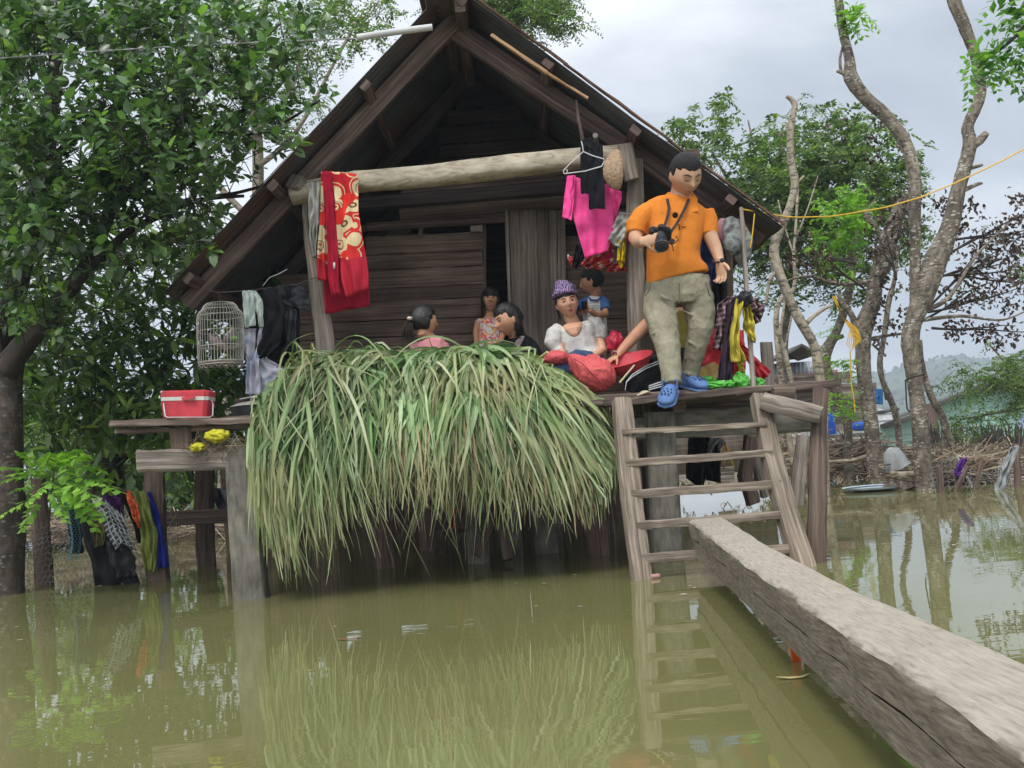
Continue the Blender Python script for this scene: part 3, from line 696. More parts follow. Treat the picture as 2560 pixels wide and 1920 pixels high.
def fronds(pos, dr, L, npair=8, lf=.035, lw=.014, arch=.25):
    """pinnate fronds: leaflets as small diamonds"""
    n = len(pos); dr = nrm(dr); up = np.array([[0, 0, 1.0]]); sdv = nrm(np.cross(dr, up)+1e-5); nn = np.cross(sdv, dr)
    out = []
    prev = pos; L1 = L[:, None]
    mids = []
    for k in range(npair):
        t = (k+1)/npair; c = pos+dr*L1*t-np.array([[0, 0, 1.0]])*arch*L1*t*t
        mids.append(c)
        env = (math.sin(PI*min(1, .15+t*.85))**.5 if t < 1 else .6)
        for sgn in (-1, 1):
            d = nrm(sdv*sgn+dr*.45-up*rng.uniform(0, .9, (n, 1))+rng.normal(0, .25, (n, 3))); l = lf*env*(L1/L.mean()); ww = lw*(L1/L.mean())
            s2 = nrm(np.cross(d, nn)); V = np.zeros((n, 4, 3)); V[:, 0] = c; V[:, 1] = c+d*l*.45+s2*ww*.5; V[:, 2] = c+d*l; V[:, 3] = c+d*l*.5-s2*ww*.5
            b = (np.arange(n)*4)[:, None]; out.append((V.reshape(-1, 3), [b+np.array([[0, 1, 2, 3]])]))
    return cat_geo(out), mids
def crown_frond(name, mt, parent, rows, x0, y0, cell, per, Y, dY, FL, npair=7, lf=.06, lw=.02, bark=None, nf=4, arch=.5, hub=None, tr=.008):
    px, py = sample_map(rows, x0, y0, cell, per); n = len(px)
    a = PA(px, py, Y+rng.normal(0, dY, n)); pos = []; dr = []; LL = []
    for k in range(nf):
        ang = rng.random(n)*2*PI; el = rng.uniform(-.7, .9, n)
        dr.append(np.stack([np.cos(ang)*np.cos(el), np.sin(ang)*np.cos(el), np.sin(el)], 1)); pos.append(a+rng.normal(0, FL*.12, (n, 3))); LL.append(FL*rng.uniform(.6, 1.2, n))
    pos = np.concatenate(pos); dr = np.concatenate(dr); LL = np.concatenate(LL)
    (V, F), _ = fronds(pos, dr, LL, npair, lf, lw, arch)
    o = npmesh(name, V, F, mt, parent)
    if bark is not None and hub is not None:
        hv = np.array([list(h) for h in hub]); i = np.argmin(np.linalg.norm(a[:, None]-hv[None], axis=2), 1); sel = rng.random(n) < .35
        tgt = hv[i]; mid = a+(tgt-a)*rng.uniform(.2, .45, n)[:, None]+rng.normal(0, .08, (n, 3))
        Vt, Ft = cat_geo([twigs_geo(mid[sel], a[sel], tr, tr*.4)]); tag(npmesh('twigs', Vt, Ft, bark, parent), kind='stuff')
    return o
def bark_mat(name, cols, spots=0.5, scale=(9, 20, 1), lich=(.42, .42, .36), stain=None):
    def ex(nt, col):
        ob = nt('ShaderNodeTexCoord').outputs['Object']
        v = nt('ShaderNodeTexVoronoi', {'Vector': nt('ShaderNodeMapping', {0: ob, 3: (1, 1, 2.4)}), 'Scale': 15.0, 'Randomness': 1.0})
        n = nt('ShaderNodeTexNoise', {'Vector': ob, 'Scale': 7.0, 'Detail': 2.0})
        r = nt.math('MULTIPLY', nt.math('SUBTRACT', n.outputs[0], .30), 1.1)
        n5 = nt('ShaderNodeTexNoise', {'Vector': ob, 'Scale': 60.0, 'Detail': 3.0}); f = nt.math('LESS_THAN', nt.math('MULTIPLY_ADD', n5.outputs[0], .35, v.outputs[0]), nt.math('ADD', r, .16)); f = nt.math('MULTIPLY', f, spots)
        n6 = nt('ShaderNodeTexNoise', {'Vector': nt('ShaderNodeMapping', {0: ob, 3: (3, 3, 9)}), 'Scale': 4.0, 'Detail': 8.0}); col = nt.mix(nt.ramp(n6.outputs[0], [(.52, (0,)*3), (.62, (.75,)*3)]), col, (.05, .04, .032))
        return nt.mix(f, col, lich)
    return mat(name, cols, scale=scale, island=.1, bump=.7, extra=ex, blotch=.5, bscale=2.5)
BARK1 = bark_mat('spotted_bark', [(.085, .068, .05), (.20, .165, .125), (.36, .31, .25)], .75)
BARK2 = bark_mat('dark_spotted_bark', [(.055, .04, .035), (.10, .08, .065), (.17, .14, .12)], .45, lich=(.3, .3, .26))
BARK3 = bark_mat('pale_bark', [(.24, .195, .14), (.37, .31, .23), (.48, .42, .33)], .3)
BARKD = mat('dark_bark', [(.02, .016, .014), (.045, .035, .03), (.08, .065, .055)], scale=(4, 22, 1), island=.1, bump=.7)
def trunk(parent, pts, m, Y, name='trunk', n=12, jit=.01, rs=1.0, sub=4):
    """pts: (px, py, radius px[, Y])"""
    Q = [P(p[0], p[1], p[3] if len(p) > 3 else Y) for p in pts]; R_ = [p[2]*rs*(p[3] if len(p) > 3 else Y)/FPX for p in pts]
    out = []; rr2 = []
    for i in range(len(Q)-1):
        p0 = Q[max(0, i-1)]; p1 = Q[i]; p2 = Q[i+1]; p3 = Q[min(len(Q)-1, i+2)]
        for s_ in range(sub):
            t = s_/sub; q = .5*((2*p1)+(p2-p0)*t+(2*p0-5*p1+4*p2-p3)*t*t+(3*p1-p0-3*p2+p3)*t**3)
            out.append(q); rr2.append((R_[i]+(R_[i+1]-R_[i])*t)*(1+.10*mn.noise(q*5)+.05*mn.noise(q*14)))
    out.append(Q[-1]); rr2.append(R_[-1])
    mb = MB(); mb.tube(out, rr2, n, jit=jit*R_[0]*4*.25); return mb.build(name, m, parent, ang=180)
CIT = leaf_mat('citrus_leaf', [(0, (.03, .065, .022)), (.45, (.065, .125, .042)), (.75, (.11, .19, .062)), (.93, (.13, .25, .07)), (.975, (.20, .36, .06)), (1, (.28, .42, .07))], .32, rough=.32, spec=.5)
MAN = leaf_mat('broad_leaf', [(0, (.04, .08, .02)), (.5, (.08, .155, .032)), (.8, (.15, .26, .05)), (1, (.25, .38, .08))], .35, rough=.35, spec=.5)
FEA = leaf_mat('feathery_leaf', [(0, (.05, .085, .03)), (.5, (.10, .165, .055)), (.85, (.17, .26, .08)), (1, (.28, .38, .10))], .4)
LIME = leaf_mat('fresh_leaf', [(0, (.12, .26, .03)), (.5, (.20, .40, .05)), (1, (.32, .52, .09))], .4)
BRNL = leaf_mat('withered_leaf', [(0, (.03, .018, .015)), (.6, (.07, .04, .03)), (1, (.14, .08, .05))], .15)
# citrus tree, left foreground
t = thing('citrus_tree', 'tall dark green citrus tree with spotted trunk at the left edge of the photo', 'tree', (-3.7, 7.7, 0))
trunk(t, [(8, 1530, 58), (5, 1480, 54), (8, 1300, 50), (4, 1100, 50), (8, 960, 46), (22, 880, 42)], BARK2, 7.7)
trunk(t, [(10, 930, 36), (52, 872, 30), (120, 790, 22), (180, 715, 20), (225, 650, 19), (262, 560, 16), (300, 470, 14), (330, 360, 12), (420, 220, 9), (470, 60, 6)], BARKD, 7.6, name='limb')
trunk(t, [(15, 930, 38), (30, 760, 30), (70, 600, 28), (110, 420, 24), (130, 240, 20), (150, 60, 16), (160, -60, 14)], BARKD, 7.9, name='limb')
trunk(t, [(-10, 930, 34), (-60, 700, 30), (-90, 400, 24), (-60, 100, 20)], BARKD, 7.6, name='limb')
for pts in ([(180, 715, 14), (260, 640, 11), (320, 580, 10), (400, 540, 8), (500, 500, 6), (610, 490, 4)], [(262, 560, 10), (330, 470, 9), (420, 400, 8), (530, 330, 6), (640, 250, 4)], [(300, 470, 9), (290, 330, 8), (300, 160, 6), (330, 20, 4)],
            [(420, 400, 6), (450, 300, 5), (560, 190, 4), (700, 60, 3)], [(110, 420, 12), (200, 330, 9), (290, 260, 7), (350, 150, 5)], [(70, 600, 12), (20, 480, 9), (0, 330, 8)], [(500, 500, 5), (640, 470, 4), (760, 420, 3)],
            [(530, 330, 5), (660, 330, 4), (800, 250, 3)]):
    trunk(t, pts, BARKD, 7.3, name='branch', n=7)
crown_broad('crown', CIT, t, ['99988665321', '98879764332', '76588776441', '84378776530', '97789987510', '99999986100', '98997740000', '96654430000', '84333300000', '63210000000', '42000000000'], -20, -20, 80, 26, 7.0, .55, .086, .057, nleaf=9, tl=.15, hub=P(150, 500, 8.5), bark=BARKD)
mb = None
FR = flat('green_citrus_fruit', (.10, .19, .035), .5, bump=.2, scale=(200, 200, 200))
for i, (x, y) in enumerate(((309, 247), (336, 258), (158, 203))):
    MB().blob(P(x, y, 6.6), (.036, .036, .038)).build('fruit', FR, t, ang=180)
# broad leaved tree behind
t = thing('mango_tree', 'bushy tree with long glossy leaves and a dark forked trunk growing behind the clothes fence', 'tree', P(290, 1330, 9.2))
trunk(t, [(288, 1450, 26), (285, 1300, 24), (283, 1200, 27), (278, 1140, 24)], BARKD, 9.2)
for pts in ([(276, 1150, 18), (245, 1095, 16), (190, 1060, 13), (110, 1040, 9), (50, 1010, 6)], [(280, 1150, 16), (262, 1080, 14), (268, 1000, 10), (260, 900, 7), (250, 780, 5)], [(285, 1150, 16), (310, 1080, 13), (335, 1010, 9), (420, 900, 6), (470, 790, 4)], [(295, 1165, 9), (345, 1110, 8), (400, 1060, 6), (480, 1010, 4)],
            [(262, 1080, 8), (200, 980, 6), (150, 860, 5)]):
    trunk(t, pts, BARKD, 9.2, name='branch', n=7)
crown_broad('crown', MAN, t, ['234677642', '257888631', '389998631', '299999874', '299999974', '299999973', '179989830', '024443300'], -10, 560, 80, 18, 8.9, .5, .18, .056, nleaf=8, tl=.18, hub=P(290, 950, 9.6), bark=BARKD, up=.3, spread=1.0)
# feathery trees behind the roof
t = thing('acacia_tree', 'tall feathery tree with pale trunks behind the left roof slope', 'tree', P(560, 1290, 13.5))
trunk(t, [(560, 1300, 20), (570, 1000, 18), (590, 800, 17), (640, 560, 16), (640, 300, 14), (600, 100, 12), (590, -40, 10)], BARK3, 13.5)
for pts in ([(640, 560, 9), (560, 480, 8), (520, 420, 7), (470, 380, 5)], [(640, 330, 8), (720, 240, 6), (760, 120, 5)], [(590, 800, 9), (520, 700, 8), (470, 590, 7), (480, 470, 5)], [(640, 420, 8), (740, 330, 6), (850, 130, 4), (900, 40, 3)]): trunk(t, pts, BARK3, 13.4, name='branch', n=7)
hubs = [P(640, 300, 13.5), P(600, 100, 13.5), P(760, 120, 13.5), P(520, 420, 13.5), P(850, 130, 13.5)]
crown_frond('crown', FEA, t, ['0000122434444', '0000123444555', '0000113445530', '0001223445200', '0012333443000', '0113344330000', '0123332000000', '1233310000000', '2321000000000'], 200, -30, 60, 24, 13.5, .6, .26, lf=.065, lw=.026, bark=BARK3, hub=hubs)
t = thing('acacia_tree', 'feathery tree whose top shows above the right roof slope beside the ridge', 'tree', (-.2, 14.5, 0))
trunk(t, [(1180, 1220, 20), (1190, 800, 17), (1170, 300, 14), (1160, 100, 11), (1180, -60, 9)], BARK3, 14.5)
for pts in ([(1170, 300, 9), (1270, 100, 6), (1330, 20, 4)], [(1160, 150, 7), (1220, 60, 5), (1400, 25, 3)]): trunk(t, pts, BARK3, 14.4, name='branch', n=6)
crown_frond('crown', FEA, t, ['568888640', '467778874', '245776541', '002565200', '000120000'], 1070, -50, 44, 22, 14.4, .4, .26, lf=.07, lw=.026, bark=BARK3, hub=[P(1270, 60, 14.4), P(1370, 25, 14.4)])
# ---- right side trees
def tree(name, label, base, Y, trunks, bark, group=None):
    t = thing(name, label, 'tree', P(*base, Y), group)
    for i, tr in enumerate(trunks): trunk(t, tr, bark, Y, name='trunk' if i == 0 else 'branch', n=18 if i == 0 else 10, rs=.88, jit=.03, sub=7)
    return t
t2 = tree('forked_tree', 'big spotted tree forking into two bare limbs that rise out of the frame', (2312, 1225), 10.9, [
 [(2316, 1290, 30), (2312, 1221, 27), (2300, 1062, 23), (2287, 953, 22), (2276, 863, 25), (2283, 808, 24), (2310, 736, 30), (2339, 655, 32), (2375, 566, 25), (2396, 472, 20), (2424, 367, 20), (2420, 315, 17), (2449, 241, 17), (2443, 157, 15), (2412, 68, 17), (2385, 0, 19), (2370, -80, 19)],
 [(2290, 790, 18), (2288, 655, 15), (2286, 524, 17), (2286, 446, 18), (2268, 367, 19), (2223, 299, 18), (2165, 246, 20), (2128, 195, 20), (2124, 150, 14), (2108, 79, 13), (2097, 0, 13), (2092, -80, 12)],
 [(2424, 367, 14), (2448, 352, 13), (2466, 333, 9)], [(2130, 200, 10), (2108, 182, 7), (2092, 178, 4)], [(2104, 185, 5), (2100, 150, 4), (2108, 110, 3)], [(2400, 480, 8), (2440, 462, 6), (2456, 458, 3)], [(2410, 425, 8), (2456, 412, 4)],
 [(2262, 378, 6), (2238, 360, 3)], [(2300, 780, 8), (2370, 745, 6), (2440, 640, 4), (2520, 560, 2)], [(2310, 800, 6), (2400, 790, 5), (2500, 800, 3), (2560, 780, 2)]], BARK1)
crown_frond('foliage', LIME, t2, ['00', '42', '63', '20'], 2105, -30, 30, 8, 10.8, .1, .20, lf=.09, lw=.03, npair=5, nf=3)
t1 = tree('forked_tree', 'spotted grey tree with a yellow rope coil tied to its trunk', (2193, 1206), 12.6, [
 [(2196, 1250, 25), (2193, 1206, 23), (2178, 1062, 20), (2162, 953, 20), (2157, 874, 21), (2160, 816, 26), (2182, 754, 21), (2189, 700, 22), (2208, 655, 27), (2238, 551, 22), (2262, 498, 15), (2300, 470, 6)],
 [(2215, 640, 12), (2202, 592, 9), (2170, 545, 10), (2160, 524, 6)], [(2155, 860, 12), (2130, 790, 9), (2108, 760, 8), (2095, 735, 5)], [(2165, 850, 7), (2225, 838, 4), (2300, 830, 3)], [(2190, 700, 8), (2100, 710, 6), (2020, 690, 4), (1960, 705, 2)]], BARK1)
t4 = tree('crooked_tree', 'crooked slim tree with a bare cut stub, left of the roped trunk', (2124, 1204), 13.5, [
 [(2128, 1250, 13), (2124, 1204, 12), (2119, 1062, 12), (2104, 1007, 14), (2074, 953, 18), (2059, 895, 19), (2092, 827, 12), (2117, 754, 12), (2129, 680, 12), (2129, 630, 14), (2110, 596, 11), (2092, 590, 8)],
 [(2065, 880, 10), (2085, 850, 8), (2108, 840, 6)], [(2129, 640, 8), (2150, 560, 7), (2175, 520, 8), (2190, 505, 5)]], BARK1)
t5 = tree('crooked_tree', 'pale bent tree with its top sawn off and its foot in the water', (2063, 1242), 10.7, [
 [(2064, 1290, 15), (2063, 1242, 14), (2059, 1098, 13), (2055, 989, 13), (2045, 917, 15), (2035, 863, 13), (1990, 783, 14), (1951, 690, 14), (1935, 629, 14), (1950, 575, 13), (1972, 524, 12), (1987, 461, 12), (1977, 398, 11), (1977, 315, 10), (1987, 262, 9), (1966, 240, 5)],
 [(1975, 350, 5), (1964, 310, 3)], [(1935, 600, 7), (1910, 560, 4), (1900, 520, 2)], [(2010, 815, 7), (2035, 790, 6), (2065, 770, 5), (2080, 765, 4)], [(1990, 460, 5), (2010, 440, 3)], [(1950, 670, 6), (1925, 700, 5), (1915, 760, 3)]], BARK3)
t3 = tree('slim_tree', 'slim curved tree between the two big spotted trunks', (2247, 1090), 14.2, [
 [(2250, 1180, 9), (2247, 1090, 9), (2236, 1025, 10), (2207, 953, 8), (2200, 902, 8), (2211, 837, 8), (2222, 754, 8), (2236, 700, 6), (2245, 620, 4)], [(2215, 890, 4), (2180, 860, 3)]], BARK1)
t6 = tree('slim_tree', 'slim leaning tree emerging right of the forked tree in front of the green house', (2377, 1127), 13.2, [
 [(2382, 1180, 11), (2377, 1127, 11), (2356, 1043, 11), (2327, 989, 10), (2305, 917, 9), (2298, 850, 8)]], BARK1)
t7 = tree('bare_tree', 'leafless grey sapling behind the right end of the deck', (1985, 960), 12.2, [[(1990, 1180, 7), (1985, 1000, 7), (1962, 880, 7), (1950, 840, 6), (1958, 780, 4), (1965, 720, 3)], [(1952, 850, 4), (1938, 828, 3)], [(1962, 870, 4), (1975, 810, 3), (1985, 760, 2)]], BARK3)
t8 = tree('bare_tree', 'thin forked pale sapling rising in front of the dark feathery crown', (1935, 720), 12.8, [[(1985, 1180, 9), (1940, 800, 8), (1985, 720, 6), (1985, 640, 5), (1990, 560, 4), (1995, 470, 3)], [(1985, 640, 3), (1960, 560, 2), (1945, 500, 2)], [(1988, 600, 3), (2020, 520, 2), (2045, 440, 1.5)]], BARK3)
# dark feathery crown behind
td = thing('acacia_tree', 'wide dark feathery tree rising behind the man and the right roof slope', 'tree', P(1960, 1170, 16))
trunk(td, [(1960, 1180, 14), (1955, 900, 13), (1975, 700, 12), (1960, 500, 9), (1950, 330, 6)], BARK1, 16)
for pts in ([(1960, 700, 7), (1860, 520, 5), (1780, 380, 3)], [(1965, 650, 7), (2060, 480, 5), (2120, 330, 3)], [(1960, 560, 5), (1900, 420, 4), (1870, 300, 2)]): trunk(td, pts, BARK1, 16, name='branch', n=6)
hubs = [P(1860, 520, 16), P(2060, 480, 16), P(1960, 500, 16), P(1800, 400, 16), P(2120, 380, 16), P(1900, 350, 16)]
crown_frond('crown', FEA, td, ['0130012421', '43524566541', '24256777654', '13578888765', '02588888765', '01477888764', '01357777653', '00245555420', '00023433210'], 1662, 240, 58, 21, 15.8, .7, .27, lf=.095, lw=.038, bark=BARK1, hub=hubs)
# bright bush mass
tb = thing('fresh_shrub', 'bright yellow-green feathery shoots sprouting on the crooked tree behind the yellow rope', 'shrub', P(2100, 640, 12.9))
crown_frond('foliage', LIME, tb, ['0220', '3662', '3773', '2772', '4760', '6500', '2200'], 2050, 440, 36, 9, 12.9, .2, .2, lf=.075, lw=.03, nf=3)
tb = thing('fresh_shrub', 'bright green shoots hanging from the crooked tree trunk above the blue drum', 'shrub', P(2110, 950, 12.9))
crown_frond('foliage', LIME, tb, ['0000', '0341', '2252', '0155', '0065', '0056', '0065', '0044', '0022'], 2005, 770, 34, 7, 12.8, .15, .17, lf=.06, lw=.02, nf=3)
# withered bush
tw = thing('withered_shrub', 'half-dead shrub with thin arching twigs and shrivelled brown leaves at the right edge', 'shrub', P(2330, 800, 12))
rq = random.Random(9)
def twigfan(parent, starts, m, Y, nseg=7, L=.9):
    ends = []
    for (x, y, ax, ay) in starts:
        for q in range(2):
            pts = []; cx, cy = x, y; dx, dy = ax, ay
            for s_ in range(nseg):
                pts.append((cx, cy, max(1.1, 3.6-s_*.45), Y+.05*s_)); cx += dx*26; cy += dy*26; dx += rq.uniform(-.22, .22); dy += rq.uniform(-.2, .26)
                if s_ > 1: ends.append((cx, cy))
            trunk(parent, pts, m, Y, name='twig', n=5, sub=2)
    return ends
e = twigfan(tw, [(2310, 800, 1.1, -.6), (2320, 780, 1.3, -.2), (2330, 760, 1, -1), (2330, 700, 1.4, -.5), (2360, 640, 1.3, -.7), (2330, 820, 1.4, .1), (2300, 720, .5, -1), (2240, 700, -.2, -1), (2160, 720, -1, -.7), (2340, 690, 1.5, -.1), (2380, 600, 1.5, -.2), (2140, 660, -1, -.3)], BARKD, 12)
def leafclumps(parent, pts, mt, Y, L, n=9, sp=.1, name='foliage'):
    pos = []
    for (x, y) in pts:
        c = np.array(P(x, y, Y))
        pos.append(c+rng.normal(0, sp, (n, 3)))
    pos = np.concatenate(pos); k = len(pos); d = nrm(rng.normal(0, 1, (k, 3))+np.array([[0, 0, -1.2]])); LL = L*rng.uniform(.6, 1.2, k)
    V, F = leaves(pos, d, nrm(rng.normal(0, 1, (k, 3))), LL, LL*.55, fold=1.1, droop=.5); npmesh(name, V, F, mt, parent)
leafclumps(tw, e[::1], BRNL, 12, .062, n=9, sp=.08)
e2 = [(rq.uniform(2180, 2560), rq.uniform(480, 860)) for k in range(75)]
leafclumps(tw, e2, BRNL, 12.5, .065, n=13, sp=.05)
crown_frond('young_leaves', FEA, tw, ['0001111222', '0011211233', '1122112232', '1111101110', '0110001000'], 2160, 560, 42, 7, 12.4, .4, .2, lf=.05, lw=.02, nf=3)
leafclumps(td, [(rq.uniform(2110, 2200), rq.uniform(280, 420)) for k in range(22)], BRNL, 15.5, .1, n=8, sp=.09, name='withered_leaves')
# green tree right, in front of the green house
tg = thing('acacia_tree', 'low feathery green tree in front of the mint green house at the right edge', 'tree', P(2620, 1130, 16))
trunk(tg, [(2640, 1150, 12), (2600, 1010, 9), (2540, 960, 6), (2440, 950, 3)], BARK1, 16)
for pts in ([(2600, 1010, 6), (2500, 1030, 4), (2400, 1050, 2)], [(2560, 970, 5), (2500, 890, 3), (2460, 850, 2)]): trunk(tg, pts, BARK1, 16, name='branch', n=6)
crown_frond('crown', FEA, tg, ['0000102000', '0000002003', '0000013578', '0023456789', '0245787788', '0014432367', '0000000244', '0002345432', '0034432101', '0023100000'], 2310, 835, 27, 8, 15.8, .5, .26, lf=.07, lw=.024, bark=BARK1, hub=[P(2500, 960, 16), P(2440, 1040, 16)])
# near branch entering at the top right
tn = thing('pinnate_branch', 'leafy branch with hanging pinnate leaves entering at the top right corner', 'branch', P(2600, 60, 7.2))
trunk(tn, [(2680, -80, 9), (2600, 20, 7), (2540, 90, 5), (2480, 140, 3), (2445, 170, 2)], BARKD, 7.2, name='stem', n=7)
trunk(tn, [(2660, -90, 8), (2560, -40, 5), (2470, -30, 3), (2420, -20, 2)], BARKD, 7.2, name='stem', n=7)
crown_frond('leaves', leaf_mat('pinnate_leaf', [(0, (.04, .11, .025)), (.5, (.10, .23, .05)), (1, (.24, .42, .07))], .45), tn, ['0012466', '0002588', '0001478', '0014665', '2577655', '2431134'], 2385, -50, 42, 5.5, 7.2, .12, .26, npair=7, lf=.085, lw=.034, nf=2, arch=.7)
# sapling left with bright pinnate leaves
ts = thing('pinnate_sapling', 'bright light green pinnate leaves of a sapling in front of the left fence post', 'sapling', P(110, 1330, 7.3))
MB().tube([P(120, 1330, 7.4), P(128, 1240, 7.35), P(135, 1180, 7.3), P(120, 1140, 7.3)], [.007, .006, .005, .003], 6).build('stem', BARKD, ts)
fp = []; fd = []; fl = []
for (x0, y0, x1, y1, dy) in ((120, 1185, 5, 1163, -.1), (110, 1180, 190, 1113, .1), (150, 1175, 250, 1165, 0), (100, 1165, 40, 1125, .1), (150, 1185, 285, 1208, -.1), (140, 1220, 250, 1275, -.2), (100, 1240, 12, 1282, -.1), (90, 1215, 30, 1230, 0), (130, 1210, 200, 1235, .1), (95, 1255, 60, 1318, 0), (140, 1180, 160, 1125, .2), (80, 1180, 20, 1190, .2), (150, 1200, 240, 1240, -.3), (110, 1175, 130, 1130, -.2), (150, 1170, 215, 1130, -.1), (110, 1180, 15, 1200, -.1), (130, 1200, 80, 1250, -.2), (170, 1205, 265, 1190, 0), (130, 1230, 160, 1290, -.1), (160, 1215, 230, 1300, 0)):
    a = P(x0, y0, 7.3+dy); b_ = P(x1, y1, 7.1+dy); fp.append(a); fd.append((b_-a)+Vector((0, 0, .04))); fl.append((b_-a).length*1.04)
fp = np.array([list(v) for v in fp]); fd = np.array([list(v) for v in fd]); fl = np.array(fl)
(V, F), mids = fronds(fp, fd, fl, 13, .085, .038, .16)
npmesh('leaves', V, F, LIME, ts)
for k in range(len(fp)): pass
Vt, Ft = cat_geo([twigs_geo(fp, fp+nrm(fd)*fl[:, None]*np.array([[1, 1, 1]])-np.array([[0, 0, .16]])*fl[:, None], .0025, .0015)]); npmesh('leaf_stalk', Vt, Ft, LIME, ts)
# ------------------------------------------------------------------ cut grass heap
GR = leaf_mat('cut_grass', [(0, (.03, .07, .018)), (.2, (.09, .17, .05)), (.45, (.19, .30, .12)), (.75, (.36, .46, .27)), (.86, (.14, .27, .07)), (.94, (.46, .52, .34)), (1, (.46, .42, .25))], .22, rough=.6, spec=.25, tip=(.34, .29, .16))
GD = leaf_mat('dry_grass', [(0, (.22, .17, .10)), (.5, (.36, .29, .17)), (1, (.46, .40, .25))], .2, rough=.8, spec=.1)
RX = [600, 640, 700, 760, 860, 960, 1080, 1190, 1300, 1400, 1480, 1560]
RY = [1050, 1015, 960, 895, 846, 842, 856, 838, 880, 940, 1000, 1070]
BX = [640, 700, 760, 860, 960, 1080, 1200, 1300, 1400, 1480, 1560]
BY = [1240, 1330, 1430, 1350, 1325, 1360, 1300, 1270, 1275, 1215, 1110]
def blades(n, W, xr, tt, mt, name, parent, Lr=(.55, 1.15), grav=.10, spread=.42, K=14, yoff=0, upk=.12, fan=.45, seed=1, out=.42):
    r = np.random.default_rng(seed)
    px = r.uniform(xr[0], xr[1], n); ridge = np.interp(px, RX, RY)
    t = r.uniform(tt[0], tt[1], n)
    y = ridge+38+t*(150)+yoff; Y = 6.44-t*.36+r.normal(0, .04, n)
    ties = np.array([790, 900, 1010, 1100, 1180, 1290, 1400]); ti = ties[np.argmin(np.abs(px[:, None]-ties[None]+r.normal(0, 40, (n, 7))), 1)]
    px = px+(ti-px)*.45*np.clip(1-t, 0, 1); pos = PA(px, y, Y)
    sx = (px-ti)/150*.5*np.clip(1-t, .2, 1)+(px-1090)/430*fan*np.clip(1.1-t*.7, .2, 1)
    d = np.stack([sx+r.normal(0, spread, n)*np.clip(1.1-t*.6, .4, 1), -(out+.2*(1-t))+r.normal(0, .16, n), (upk-.12)*(1-t)-.5*t+r.normal(0, .09, n)], 1); d = nrm(d)
    L = r.uniform(Lr[0], Lr[1], n)*np.interp(px, [640, 740, 900, 1150, 1300, 1450, 1540], [.85, 1.02, .90, .84, .76, .70, .55])*(.78+.36*((ti*7.31) % 1.0)); st = L/(K-1); w_ = W*r.uniform(.5, 1.25, n); g = grav*r.uniform(.6, 1.7, n)*np.where(r.random(n) < .12, .45, 1)
    pts = []; dirs = []
    curl = r.normal(0, .02, (n, 3)); zrnd = r.uniform(-110, 120, n); frz = np.ones(n)
    for k in range(K):
        pts.append(pos.copy()); dirs.append(d.copy())
        pxx = 1280+(pos[:, 0]/pos[:, 1])*FPX+16; zl_ = CH+(1136-.081*(pxx-1280)-np.interp(pxx, BX, BY)+zrnd)*5.9/FPX
        frz = np.where(pos[:, 2] < zl_, .22, 1.0); pos = pos+d*(st*frz)[:, None]; pos[:, 2] = np.maximum(pos[:, 2], .02+r.random(n)*.03)
        pos[:, 1] = np.maximum(pos[:, 1], 5.70+r.random(n)*.1)
        xl = PA(np.interp(pos[:, 2], [.2, .68, 1.01, 1.157, 1.276, 1.395, 1.5], [765.0, 695, 645, 660, 705, 755, 810]), np.full(n, 1100.0), pos[:, 1])[:, 0]; xr_ = PA(np.interp(pos[:, 2], [.25, .45, .79, 1.0, 1.17, 1.3], [1440.0, 1490, 1555, 1520, 1440, 1340]), np.full(n, 1100.0), pos[:, 1])[:, 0]
        d[:, 0] = np.where((pos[:, 0] < xl) & (d[:, 0] < 0), -.12*d[:, 0], d[:, 0]); d[:, 0] = np.where((pos[:, 0] > xr_) & (d[:, 0] > 0), -.12*d[:, 0], d[:, 0])
        kk = (r.random(n) < .045)
        d[:, 2] = np.where(kk, d[:, 2]-r.uniform(.3, 1.2, n), d[:, 2]); d[:, 0] = np.where(kk, d[:, 0]+r.normal(0, .35, n), d[:, 0])
        d[:, 2] -= g*(1+.5*k)*(1-np.clip(-d[:, 2], 0, 1)**2); d[:, 1] *= .93; d = nrm(d+curl+r.normal(0, .03, (n, 3)))
    tw = r.uniform(0, 2*PI, n); V = np.zeros((n, K, 3, 3)); UV = np.zeros((n, K, 3, 2))
    for k in range(K):
        s_ = k/(K-1); prof = min(1, .35+2.2*s_)*max(.06, (1-s_)**.55)
        dd = dirs[k]; a = nrm(np.cross(dd, np.array([[0, -1, .35]]))+1e-5); b_ = np.cross(dd, a)
        ang = .5*np.sin(tw)+.5*np.sin(tw*3+s_*2.2); sv = a*np.cos(ang)[:, None]+b_*np.sin(ang)[:, None]; un = np.cross(dd, sv)
        w2 = (w_*prof)[:, None]
        V[:, k, 0] = pts[k]-sv*w2*.5; V[:, k, 1] = pts[k]+un*w2*.16; V[:, k, 2] = pts[k]+sv*w2*.5
        UV[:, k, :, 0] = np.array([0, .5, 1]); UV[:, k, :, 1] = s_
    b = (np.arange(n)*K*3)[:, None]; Q = []
    for k in range(K-1):
        for j in (0, 1): Q.append(b+np.array([[k*3+j, k*3+j+1, (k+1)*3+j+1, (k+1)*3+j]]))
    return npmesh(name, V.reshape(-1, 3), [np.concatenate(Q)], mt, parent, uv=UV.reshape(-1, 2))
gh = thing('cut_grass_heap', 'huge heap of freshly cut long grass drooping from the deck edge', 'grass heap', P(1080, 1030, 6.3))
def core(d, p):
    return p
mb = MB()
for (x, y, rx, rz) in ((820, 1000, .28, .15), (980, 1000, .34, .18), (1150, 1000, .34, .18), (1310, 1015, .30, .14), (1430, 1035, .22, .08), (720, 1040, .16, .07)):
    mb.blob(P(x, y, 6.5), (rx, .24, rz), nz=.25, nu=18, nv=10, seed=x)
